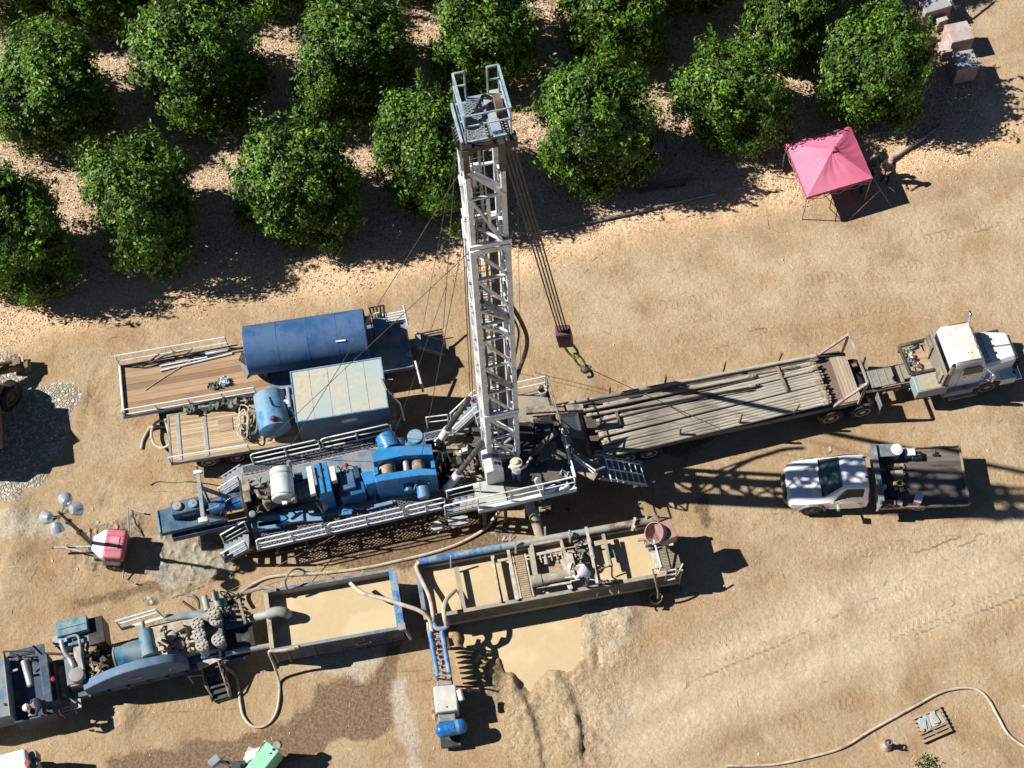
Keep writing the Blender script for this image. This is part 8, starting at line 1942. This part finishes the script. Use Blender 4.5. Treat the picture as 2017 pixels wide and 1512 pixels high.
    MB().box(xs_[4], xs_[4]+.5, ymid-.185, ymid-.176, 1.45, 1.53).build('name_plate', 'galv', go); MB().ball((xs_[7], ymid-.19, 1.6), .04, 8).build('bolt', 'white', go)
    # crankcase: curved blue casing plus cross cylinder
    xk = C(795, 600, 1.9).x; xk2 = C(1000, 600, 1.9).x; yk0 = ymid+.2; yk1 = C(900, 515, 1.9).y; n = 12
    cs = [[(x, yk0+(yk1-yk0)*i/n, 1.15+.75*math.sin(math.pi*(.12+.80*i/n))) for i in range(n+1)]+[(x, yk1, .9), (x, yk0, .9)] for x in (xk, xk2)]
    MB().loft(cs).build('crankcase', 'blue_case', e, bevel=.015)
    for (xx, w_) in ((xk, .05), (xk2, .05)): MB().loft([[(x, y, z+.03) for (_, y, z) in cs[0]] for x in (xx-w_/2, xx+w_/2)]).build('case_flange', 'dust_blue', e)
    a = C(1030, 470, 2.3); b = C(1065, 655, 2.3); MB().lathe(a, (b-a).normalized(), [(-.02,.2),(.03,.27),((b-a).length,.27),((b-a).length+.03,.2)], 26).build('cross_shaft_cover', 'blue_case', e, True)
    MB().tube([C(1010, 400, 2.4), C(1015, 460, 2.2)], .08, 10).build('breather', 'dust_blue', e, True)
    # deck of the fluid end, dusty
    MB().box(C(1060, 500, 1.35).x, C(1400, 500, 1.35).x, ymid+.3, C(1200, 420, 1.35).y, Z-.1, 1.35).build('power_frame', 'head_dust', e, bevel=.02)
    MB().box(C(1060, 500, Z).x, xR, yn, C(1200, 410, Z).y, Z-.06, Z-.02).build('rear_deck', 'navy', e)
    g = MB(); rr = random.Random(23)
    for i in range(30): a = B(90+rr.random()*380, 560+rr.random()*240, 1.4); g.tube(spline([a, off(a, rr.uniform(-.15,.15), rr.uniform(-.15,.15), .12), off(a, rr.uniform(-.25,.25), rr.uniform(-.25,.25), 0)], 4), rr.uniform(.03,.06), 6)
    g.build('rod_seals', 'head_dust', e, True)
    MB().lathe(B(220, 660, 1.4), (0,0,1), [(0,.2),(.18,.2),(.22,.15),(.24,.06)], 20).build('gear_cover', 'head_dust', e, True)
    MB().lathe(B(320, 770, 1.4), (0,0,1), [(0,.16),(.2,.18),(.22,.14)], 18).build('filter_pot', 'galv_dull', e, True); MB().cbox(B(220, 840, 1.45), .5, .15, .1, .2).build('pale_plate', 'light_bar', e); MB().bar(B(70, 820, 1.5), B(480, 710, 1.5), .07, .07).build('push_bar', 'light_bar', e)
    MB().cbox(B(300, 545, 1.75), .35, .3, .15, .3).build('top_plate', 'grey_metal', e, bevel=.02)
    # valve pots with bolt heads
    for (x, y, z) in ((510,505,2.05),(535,635,2.05),(565,750,2.05),(700,385,2.15),(750,690,2.0),(720,460,2.0)):
        c = B(x, y, z); vp = MB().lathe(off(c, 0, 0, -.9), (0,0,1), [(0,.2),(.75,.2),(.78,.235),(.88,.235),(.9,.2)], 22).build('valve_pot', 'grey_bolt', e, True)
        b_ = MB()
        for k in range(8): b_.lathe((c.x+.17*math.cos(k*.785), c.y+.17*math.sin(k*.785), z-.02), (0,0,1), [(0,.032),(.06,.032)], 6)
        b_.lathe((c.x, c.y, z-.01), (0,0,1), [(0,.07),(.05,.07)], 10); b_.build('bolt_ring', 'light_bar', vp)
    g = MB(); g.cbox(B(660, 590, 1.6), .9, 1.5, .6); g.cbox(B(700, 430, 1.7), .5, .6, .5); g.build('fluid_end', 'steel_blue2', e, bevel=.05)
    a = B(420, 405, 1.9); b = B(650, 435, 1.9); MB().lathe(a, (b-a).normalized(), [(0,.08),(.03,.17),((b-a).length,.17),((b-a).length+.02,.1)], 20).build('dampener', 'dust_blue', e, True)
    for (x, y, x2, y2) in ((595,195,630,360),(715,150,755,320)): MB().tube([B(x, y, 2.0), B(x2, y2, 1.9)], .12, 12).build('upright_pipe', 'suction', e, True)
    MB().tube([B(700, 125, 2.2), B(725, 240, 2.1)], .05, 8).build('stand_pipe', 'steel_dark', e, True); MB().tube([B(630, 250, 1.9), B(720, 235, 1.9)], .06, 8).build('link_pipe', 'suction', e, True)
    MB().tube(spline([B(405, 185, 1.5), B(470, 195, 1.6), B(520, 250, 1.5), B(530, 340, 1.3)], 5), .07, 8).build('elbow_hose', 'hose_dark', e, True); MB().tube([B(350, 255, 1.3), B(500, 365, 1.2)], .05, 7).build('drain_bar', 'maroon', e, True)
    g = MB(); g.cbox(B(805, 255, 1.8), .25, .3, .3); g.build('green_valve', 'green', e, bevel=.05)
    g = MB(); rr = random.Random(29)
    for i in range(36): a = B(780+rr.random()*250, 200+rr.random()*260, 1.5); g.tube(spline([a, off(a, rr.uniform(-.2,.2), rr.uniform(-.2,.2), .15), off(a, rr.uniform(-.35,.35), rr.uniform(-.3,.3), -.1)], 4), rr.uniform(.02,.05), 6)
    g.build('hose_bundle', 'steel_dark', e, True)
    g = MB()
    for k in range(3): g.bar(B(880, 350+60*k, 1.6), B(1030, 340+65*k, 1.6), .08, .08)
    g.bar(B(990, 235, 1.7), B(1070, 520, 1.6), .1, .2); g.build('end_frame', 'steel_dust', e, bevel=.01)
    MB().cbox(B(960, 680, 1.2), 1.3, 1.1, .3, .0).build('sump_box', 'black', e, bevel=.02)
    g = MB(); a = B(820, 880, 1.15); g.bar(B(560, 905, 1.15), B(1110, 780, 1.15), .12, .15); g.bar(B(830, 540, 1.3), B(1050, 500, 1.3), .25, .2); g.build('side_beam', 'blue', e, bevel=.02)
    g = MB(); g.cbox(B(690, 925, 1.1), 1.15, .25, .05, .22); g.build('step_plate', 'light_bar', e); stair(e, B(680, 960, 1.0), B(800, 1370, .12), .72, 6, 'steel_dark', (0, 0)); 
    g = MB(); g.tube([B(560, 1000, 1.0), B(600, 1210, .6), B(690, 1350, .3)], .035, 6); g.tube([B(750, 930, 1.1), B(850, 1230, .6), B(890, 1350, .25)], .035, 6); g.bar(B(710, 1400, .06), B(890, 1345, .06), .12, .06); g.build('stair_rail', 'steel_dust', e, True)
    g = MB(); g.tube([B(410, 1110, .9), B(470, 1190, .5)], .04, 6); g.tube([B(420, 1110, .9), B(560, 1100, .9)], .04, 6); g.build('hanger', 'galv_dull', e, True)
    # far-side white rail
    q = C(850, 470, 1.1); g = MB(); a = C(865, 465, 1.1); b = C(1160, 380, 1.1); g.tube([C(820, 408, 1.95), C(1105, 325, 1.95)], .035, 6); g.tube([C(840, 430, 1.6), C(1110, 348, 1.6)], .035, 6); g.tube([C(820, 408, 1.95), a], .03, 6); g.tube([C(1105, 325, 1.95), b], .03, 6); g.bar(a, b, .1, .05); g.build('guard_rail', 'white_rig', e, True)
    MB().bar(C(1170, 385, 1.4), C(1480, 350, 1.4), .25, .15).build('blue_pipe', 'blue_dusty', e, bevel=.06)
    # small step at the front
    g = MB()
    for k in range(3): g.bar(A(790+20*k, 1275+40*k, .95-.25*k), A(950+15*k, 1240+30*k, .95-.25*k), .08, .04)
    g.tube([A(755, 1285, 1.05), A(770, 1350, .7), A(845, 1400, .25)], .03, 6); g.tube([A(960, 1215, 1.05), A(965, 1290, .7), A(1000, 1345, .25)], .03, 6); g.build('step', 'galv', e, True)
    MB().box(A(900, 1150, Z).x, A(1040, 1150, Z).x, y0+.02, y0+.35, Z-.03, Z+.0).build('corner_plate', 'light_bar', e)
    MB().bar(A(780, 1080, 1.3), A(980, 1210, 1.2), .05).build('brace_bar', 'steel_dust', e); MB().tube([A(360, 1275, 1.1), A(570, 1180, 1.3)], .025, 6).build('dip_rod', 'light_bar', e, True); MB().tube([A(210, 1255, 1.1), A(460, 1300, 1.1)], .02, 6).build('dip_rod', 'galv_dull', e, True)
    for x in (3.2, 4.4):
        for y, s in ((y0+.9, -1), (y0+2.0, 1)): wheel(e, (C(700, 900, .45).x-3.2+x, y, .46), .46, .26, side=s)
    # wheels by the ladder
    for (x, y) in ((1250, 1000),): pass
    MB().tube([C(1600, 640, 1.3), C(1700, 620, 1.2), C(1950, 575, 1.0)], .1, 10).build('suction_line', 'suction', e, True)
    return t
mat('head_dust', (.50,.43,.33), .8, dirt=(.34,.29,.23), dirt_amt=.5, dirt_scale=4, bump=.004); mat('blue_teal', (.07,.20,.27), .5, dirt=(.24,.3,.3), dirt_amt=.4, dirt_scale=3); mat('blue_guard', (.035,.09,.19), .5, dirt=(.11,.18,.28), dirt_amt=.5, dirt_scale=1.3)
mat('blue_case', (.03,.14,.26), .42, dirt=(.2,.26,.28), dirt_amt=.5, dirt_scale=1.2); mat('grey_bolt', (.20,.215,.225), .6, dirt=(.36,.34,.3), dirt_amt=.5, dirt_scale=5); mat('steel_blue2', (.06,.09,.13), .55, dirt=(.2,.2,.19), dirt_amt=.4, dirt_scale=3)
pump_trailer()
# ------------------------------------------------------------------ green engine unit, white truck, loader
def green_unit():
    t = Thing('green_generator', 'mint green engine unit cut by the bottom edge of the photo', 'generator', (500, 1530), (560, 1480), .2); e = t.e; V = view(t, 400, 1430, 7.757)
    a = V(975, 225, 1.5); b = V(1170, 375, 1.5); c = V(640, 640, 1.5); d = (b-a); w = d.length; ux = (c-a); ux = ux.normalized(); L_ = 2.6; wv = d.normalized()
    p = [a, b, b+ux*L_, a+ux*L_]; m = MB(); vs = [off(v, 0, 0, 0) for v in p]+[Vector((v.x, v.y, .5)) for v in p]
    m.add(vs, [(0,1,2,3),(7,6,5,4),(0,4,5,1),(1,5,6,2),(2,6,7,3),(3,7,4,0)]); m.build('cover', 'mint', e, bevel=.04, seg=3)
    k = MB(); k.lathe(V(1075, 355, 1.51), (0,0,1), [(0,.045),(.02,.045)], 12); k.lathe(V(1028, 415, 1.51), (0,0,1), [(0,.03),(.02,.03)], 12); k.build('port', 'black', e)
    g = MB(); g.lathe(V(1120, 290, 1.5), (.3,.2,-1), [(0,.14),(.3,.14)], 14); g.build('exhaust', 'grey_metal', e, True)
    g = MB(); g.add([V(640,400,.9), V(880,310,1.1), V(780,480,1.1), V(650,560,.9)], [(0,1,2,3),(3,2,1,0)]); g.cbox(V(750, 440, .85), .5, .5, .5, .5); g.build('side_panel', 'slate', e, bevel=.03)
    g = MB(); g.cbox(V(170, 520, .9), .42, .28, .35); g.build('front_box', 'dust_blue', e, bevel=.03)
    g = MB(); g.bar(V(250, 540, .7), V(640, 580, .7), .1, .1); g.bar(V(280, 520, .9), V(410, 620, .8), .07, .05); g.bar(V(320, 460, .9), V(270, 520, .9), .05, .05); g.cbox(V(500, 620, .8), .3, .3, .3, .6); g.build('linkage', 'steel_dark', e)
    g = MB(); bx = (p[0]+p[2])/2; g.cbox((bx.x, bx.y, .5), 2.0, 1.0, .4, math.atan2(ux.y, ux.x)); g.build('base', 'steel_dark', e)
    for s in (-1, 1): wheel(e, (bx.x+s*.5, bx.y-.3, .35), .35, .2, side=-1)
    return t
mat('mint', (.30,.62,.44), .45, dirt=(.22,.6,.38), dirt_amt=.4, dirt_scale=1.2, var=.05)
green_unit()
def white_truck():
    t = Thing('white_truck', 'white vehicle with a small red diamond sign, cut by the bottom left corner', 'truck', (-60, 1530), (50, 1500), .3); e = t.e; V = view(t, 0, 1110, 3.602)
    z = 1.9; a = V(180, 1300, z); b = V(250, 1500, z); x1 = a.x; ln = 3.0; y1 = a.y; 
    MB().box(x1-ln, x1, y1-2.0, y1, .6, z).build('body', 'car_white', e, bevel=.15, seg=4)
    m = MB()
    for k in range(4): m.box(x1+.02, x1+.26, y1-.35-.42*k, y1-.1-.42*k, 1.0, 1.6)
    m.box(x1+.0, x1+.14, y1-1.9, y1-.05, .7, 1.3); m.build('rear_rack', 'grey_metal', e, bevel=.02)
    c = V(190, 1412, z+.01); d = MB(); s = .16; d.add([(c.x, c.y+s, z+.012), (c.x-s*.6, c.y, z+.012), (c.x, c.y-s, z+.012), (c.x+s*.6, c.y, z+.012)], [(0,1,2,3)]); so = d.build('sign', 'red', e)
    for xx in (.5, 2.4):
        for s_ in (0, 1): wheel(e, (x1-xx, y1-2.0+2.0*s_+(.1 if not s_ else -.1), .42), .42, .25, side=(1 if s_ else -1))
    MB().tube([V(0, 1420, 1.2), V(20, 1480, 1.2)], .05, 6).build('side_bar', 'steel_dark', e, True)
white_truck()
def loader():
    t = Thing('wheel_loader', 'yellow wheel loader mostly outside the left edge, raised arm and rusty wheel showing', 'loader', (-120, 820), (40, 790), 0); e = t.e; V = view(t, 0, 660, 4.72)
    m = MB(); m.bar(V(-260, 380, 1.2), V(90, 300, .8), .35, .25); m.bar(V(-200, 300, 1.6), V(110, 250, .9), .12, .12); m.build('lift_arm', 'loader_yel', e, bevel=.02)
    b = MB(); q0 = V(30, 250, .6); b.cbox(V(120, 235, .7), .6, .55, .5); b.cbox(V(235, 260, .6), .25, .4, .5); b.build('bucket', 'loader_yel', e, bevel=.05)
    for (x, y) in ((55,140),(185,170),(210,190),(90,190),(130,200)): MB().bar(V(x, y+60, .6), V(x, y, .7), .1, .08).build('tooth', 'straw_steel', e, bevel=.01)
    c = V(78, 560, .62); wheel(e, (c.x, c.y, .62), .62, .45, ax=(.75, -.65, 0), side=1, hub='rust_hub')
    b = MB(); b.cbox(V(-340, 640, 1.9), 2.2, 1.9, 1.3); b.cbox(V(-420, 560, 2.7), 1.7, 1.6, 1.2); b.build('cab_body', 'loader_yel', e, bevel=.1)
    b = MB(); b.cbox(V(-340, 820, 2.35), 2.2, 1.4, 1.3); b.cbox(V(-250, 1040, 1.8), 1.2, .5, 1.5, .6); b.build('engine_hood', 'loader_yel', e, bevel=.1)
    b = MB(); b.bar(V(-300, 640, 3.0), V(30, 480, 1.0), .3, .3); b.bar(V(-300, 1000, 2.2), V(-60, 1180, .8), .25, .3); b.bar(V(60, 480, 1.0), V(160, 530, .6), .08, .06); b.build('boom', 'loader_yel', e, bevel=.03)
    for (x, y) in ((-330, 900), (-400, 560)): c = V(x, y, .65); wheel(e, (c.x, c.y, .65), .65, .45, ax=(.3, -.95, 0), side=1, hub='rust_hub')
mat('loader_yel', (.24,.16,.06), .6, dirt=(.16,.12,.08), dirt_amt=.5); mat('straw_steel', (.45,.42,.36), .6, dirt=RUST, dirt_amt=.3); mat('rust_hub', (.24,.13,.05), .7, dirt=(.1,.06,.03), dirt_amt=.4)
loader()
# ------------------------------------------------------------------ brick pallets at the top right
def brick_pallet(label, cxy, zt, la, lb, rot, topm='wrap', sidem='brick', name='brick_pallet'):
    c = P(*cxy, zt); e = bpy.data.objects.new(name, None); link(e); e.location = (c.x, c.y, 0); e.rotation_euler = (0, 0, rot); tag(e, label, 'brick pallet', 'wrapped brick pallets by the road')
    m = MB(); 
    for k in range(5): y = -lb/2+.05+k*(lb-.1)/4; m.box(-la/2, la/2, y-.05, y+.05, .10, .13)
    for x in (-la/2+.06, 0, la/2-.06): m.box(x-.05, x+.05, -lb/2, lb/2, 0, .10)
    m.build('pallet', 'wood', e); n = max(3, int((zt-.15)/.16)); hgt = (zt-.14)/n
    for k in range(n): MB().box(-la/2+.02+.008*(k % 2), la/2-.02-.008*(k % 2), -lb/2+.02, lb/2-.02-.008*(k % 2), .135+k*hgt, .135+(k+1)*hgt-.006).build('brick_layer', sidem, e, bevel=.012)
    MB().box(-la/2+.005, la/2-.005, -lb/2+.005, lb/2-.005, zt-.03, zt+.02).build('wrap', topm, e, bevel=.03, seg=3)
mat('wrap_grey', (.36,.37,.39), .35, dirt=(.28,.28,.3), dirt_amt=.4, bump=.01, bscale=7)
ra = P(1905, 60, 1).xy; rb = P(1870, 68, 1).xy; rang = math.atan2((P(1960,5)-P(1995,78)).y, (P(1960,5)-P(1995,78)).x)+math.pi/2
rang = .18
brick_pallet('pale wrapped brick pallet standing in full sun by the dirt road', (1890, 62), 1.05, 1.05, 1.0, rang)
brick_pallet('grey-topped wrapped brick pallet half in tree shade, nearest to the canopy', (1901, 117), 1.1, 1.0, .95, rang-.02, 'wrap_grey')
brick_pallet('low brick pallet behind the pale one, partly under the tree', (1854, 34), .7, .5, .45, rang+.2)
brick_pallet('brick stack almost hidden by leaves between the two wrapped pallets', (1862, 92), .6, .5, .6, rang)
brick_pallet('grey wrapped brick pallet at the very top edge of the photo', (1840, 2), 1.1, 1.3, 1.0, rang+.1, 'wrap_grey')
def barrier():
    t = Thing('trestle', 'red and white trestle behind the brick pallets at the top edge', 'trestle', (1862, 30), (1895, 25), 0); e = t.e; V = view(t, 1820, 0, 7.558)
    MB().tube([V(325, 170, .3), V(360, 55, .9)], .045, 8).build('leg', 'red', e, True); MB().tube([V(362, 50, .92), V(380, 0, 1.2)], .04, 8).build('leg', 'white', e, True); MB().tube([V(480, 145, 0), V(400, 0, 1.2)], .03, 8).build('leg', 'white', e, True)
    MB().bar(V(380, 0, 1.2), V(700, -260, 1.2), .06, .06).build('top_bar', 'white', e)
barrier()
# ------------------------------------------------------------------ pallet with sacks, bits on the ground
def pallet():
    t = Thing('wooden_pallet', 'weathered wooden pallet holding grey slates at the bottom right', 'pallet', (1796, 1412), (1850, 1392), .13); e = t.e; V = view(t, 1260, 1200, 2.665)
    a = V(1425, 570, .13); b = V(1575, 505, .13); c = V(1650, 650, .13); d = V(1490, 702, .13); ux = (b-a); uy = (d-a)
    for k in range(7): f = (k+.3)/6.6; MB().bar(a+uy*f, a+uy*f+ux, .095, .025).build('board', 'wood', e)
    for k in range(3): f = .04+.46*k; MB().bar(off(a+ux*f, 0, 0, -.06), off(a+ux*f+uy, 0, 0, -.06), .07, .09).build('stringer', 'wood', e)
    return V
PV = pallet()
rr = random.Random(41)
for i in range(16):
    f, g = rr.random(), rr.random(); x, y = 1260+(1460+f*115+g*12)/2.665, 1200+(598-f*42+g*22)/2.665
    p = P(x, y, .15+.02*(i % 5)); o = MB().cbox((0,0,0), rr.uniform(.13,.2), rr.uniform(.32,.46), .02, 0).build('slate', 'slate', None, bevel=.004); o.location = p; o.rotation_euler = (rr.uniform(-.12,.12), rr.uniform(-.15,.15), rr.uniform(-.1,.5))
    tag(o, 'grey slate lying in the loose pile on the wooden pallet', 'slate', 'grey slates piled on the wooden pallet')
def post_plant():
    t = Thing('coiled_valve', 'small purple-grey standpipe with a coiled top beside the long pale hose', 'standpipe', (1745, 1470), None, 0); e = t.e
    MB().lathe((0,0,0), (0,0,1), [(0,.2),(.12,.18),(.2,.12),(.45,.07)], 14).build('base', 'brick', e, True)
    MB().tube([(.12*math.cos(a*.6), .1*math.sin(a*.6), .42+.012*a) for a in range(20)], .03, 6).build('coil', 'steel_blue', e, True)
post_plant()
def weed(label, px, s, n=60, grp=None):
    p = P(*px); r = random.Random(int(px[0])); mb = MB()
    for i in range(n):
        a = r.uniform(0, 6.28); d = s*math.sqrt(r.random()); c = Vector((d*math.cos(a), d*math.sin(a), r.uniform(.02, s*.7))); u = Vector((r.uniform(-1,1), r.uniform(-1,1), r.uniform(-.2,.8))).normalized()*.07; w_ = u.cross(Vector((r.random(), r.random(), 1))).normalized()*.03
        mb.add([c-u, c+w_, c+u, c-w_], [(0,1,2,3)])
    o = mb.build('weed', LEAF, None); o.location = (p.x, p.y, GZ(p.x, p.y)); tag(o, label, 'weed', grp)
weed('low green weed at the bottom edge below the pallet', (1825, 1508), .4, 140)
# pipes lying on the ground
def gpipe(label, a, b, r, m='pipe', z=None): return line_thing('ground_pipe', label, 'pipe', [(*a, r+.08), (*b, r+.08)], r, m, 10, 'pipes lying on the ground', True, 0)
gpipe('long pale pipe lying along the leaf litter right of the mast', (1068, 457), (1408, 381), .05, 'galv'); gpipe('thin dark pipe beside the long pale pipe', (1066, 460), (1300, 408), .04, 'pipe_dark')
gpipe('dark pipe lying in tree shade below the grey chair', (1253, 368), (1370, 352), .06, 'pipe_dark'); gpipe('second dark pipe in tree shade, lower and shorter', (1256, 377), (1350, 364), .05, 'steel_dark')
gpipe('brown pipe running from the canopy into the shade of the widest tree', (1748, 318), (1822, 268), .09, 'pipe'); gpipe('far end of the pipe beyond the canopy, coloured darker for the deep tree shade', (1824, 266), (1852, 246), .08, 'pipe_dark')  # same pipe continued; tree shade put into the darker colour of this end
# guy wires from the mast
def wire(label, a, b, za, zb, r=.012, m='steel_dark'):
    return line_thing('guy_wire', label, 'wire', [(*a, za), (*b, zb)], r, m, 5, 'guy wires and cables', True, 0)
ZT, ZS_ = RG['ZTOP'], RG['ZS']
wire('guy wire from the mast shoulder down to the box trailer boards', (931, 490), (528, 868), ZS_, 1.3); wire('guy wire from the mast top across the box roof to the near walkway', (905, 340), (559, 900), ZT-2, 1.4)
wire('wire dropping steeply from the mast top to the far side of the tank trailer', (898, 300), (873, 648), ZT-.8, 3.2, .013); wire('wire from the mast top crossing the tank trailer right deck', (897, 300), (832, 650), ZT-.8, 3.0, .009); wire('thin brown wire left of the mast, running to the drawworks', (909, 490), (830, 900), ZS_, 2.9)
wire('black wire hugging the left side of the mast, outer', (912, 470), (926, 770), ZS_, 5.5, .016, 'black'); wire('black wire hugging the left side of the mast, inner', (916, 470), (932, 790), ZS_, 5.0, .016, 'black'); wire('thin vertical wire right of the mast', (1018, 300), (1026, 740), ZT-.5, 4.0, .008); wire('faint wire ending on the drawworks brake', (880, 560), (772, 870), ZS_-3, 3.0, .009)
wire('thin brown line from the walkway to the tarp strip by the pump trailer', (660, 1055), (420, 1180), 1.4, .1, .008, 'wood'); wire('red-brown string lying on the soil above the short mud tank', (660, 1092), (612, 1148), .03, .03, .01, 'maroon')
# plastic sheets and bucket
mat('tarp_pale', (.24,.235,.21), .4, dirt=(.42,.36,.28), dirt_amt=.5, dirt_scale=1.5, bump=.03, bscale=5)
crumple('plastic_sheet', 'grey plastic sheet crumpled under the light tower', 'plastic sheet', [(160,1050),(185,1035),(235,1025),(262,1008),(285,1010),(275,1060),(240,1075),(210,1095),(180,1125),(165,1120),(170,1085)], .0, 'tarp', .12, 21, 60)
crumple('plastic_sheet', 'wide dusty plastic sheet spread below the rig tail', 'plastic sheet', [(300,1055),(400,1045),(440,1060),(448,1100),(455,1135),(400,1140),(330,1145),(285,1130),(290,1090)], .0, 'tarp_pale', .10, 22, 70)
crumple('plastic_sheet', 'twisted pale plastic strip beside the pump trailer', 'plastic sheet', [(278,1180),(330,1165),(400,1140),(440,1130),(400,1155),(340,1178),(300,1192),(280,1192)], .0, 'tarp_pale', .16, 23, 60)
crumple('plastic_sheet', 'pale plastic scrap by the flow pipe foot', 'plastic sheet', [(965,1045),(1000,1040),(1015,1055),(1005,1068),(970,1062)], .0, 'tarp_pale', .12, 24, 24)
def see_through(m, lo, hi):
    nt = m.node_tree; b = nt.nodes['Principled BSDF']; n = node(nt, 'ShaderNodeTexNoise', Scale=2.2, Detail=6.0); tc = node(nt, 'ShaderNodeTexCoord'); nt.links.new(tc.outputs['Object'], n.inputs['Vector'])
    r = node(nt, 'ShaderNodeMapRange'); r.inputs[1].default_value = .38; r.inputs[2].default_value = .62; r.inputs[3].default_value = lo; r.inputs[4].default_value = hi; nt.links.new(n.outputs[0], r.inputs[0]); nt.links.new(r.outputs[0], b.inputs['Alpha'])
see_through(M('tarp'), .25, .95); see_through(M('tarp_pale'), .1, .85)
def bucket(label, px, z, r, h, m, ins, name='bucket'):
    p = P(*px, z); e = bpy.data.objects.new(name, None); link(e); e.location = (p.x, p.y, z); tag(e, label, 'bucket')
    MB().lathe((0,0,0), (0,0,1), [(0,r*.8),(h,r),(h+.02,r*1.05),(h+.02,r*.93),(.1,r*.75)], 20).build('shell', m, e, True); MB().lathe((0,0,.11), (0,0,1), [(0,r*.74),(.06,r*.78)], 18).build('contents', ins, e, True)
    MB().tube([(r*math.cos(a), .3*r*math.sin(a), h+r*.5*math.sin(a)) for a in [math.pi*i/8 for i in range(9)]], .012, 5).build('handle', 'galv', e)
bucket('dark bucket with rusty contents on the soil beside the long mud tank end', (1291, 1182), .0, .24, .4, 'steel_dust', 'rust'); bucket('white bucket with dark red inside standing on the drill floor corner', (1068, 775), 2.43, .17, .35, 'white', 'maroon')
hose('grey hose dropping from the long mud tank end into the bucket', [(1285,1120,1.7),(1290,1140,1.5),(1296,1165,.9),(1296,1178,.45)], .04, 'hose_dark')
line_thing('hose', 'thin hose looped on the soil right of the rusty bucket', 'hose', [(1300,1170,.04),(1330,1172,.04),(1340,1165,.04),(1338,1152,.04),(1322,1145,.04)], .015, 'hose_dark', 6, 'hoses between pumps and tanks')
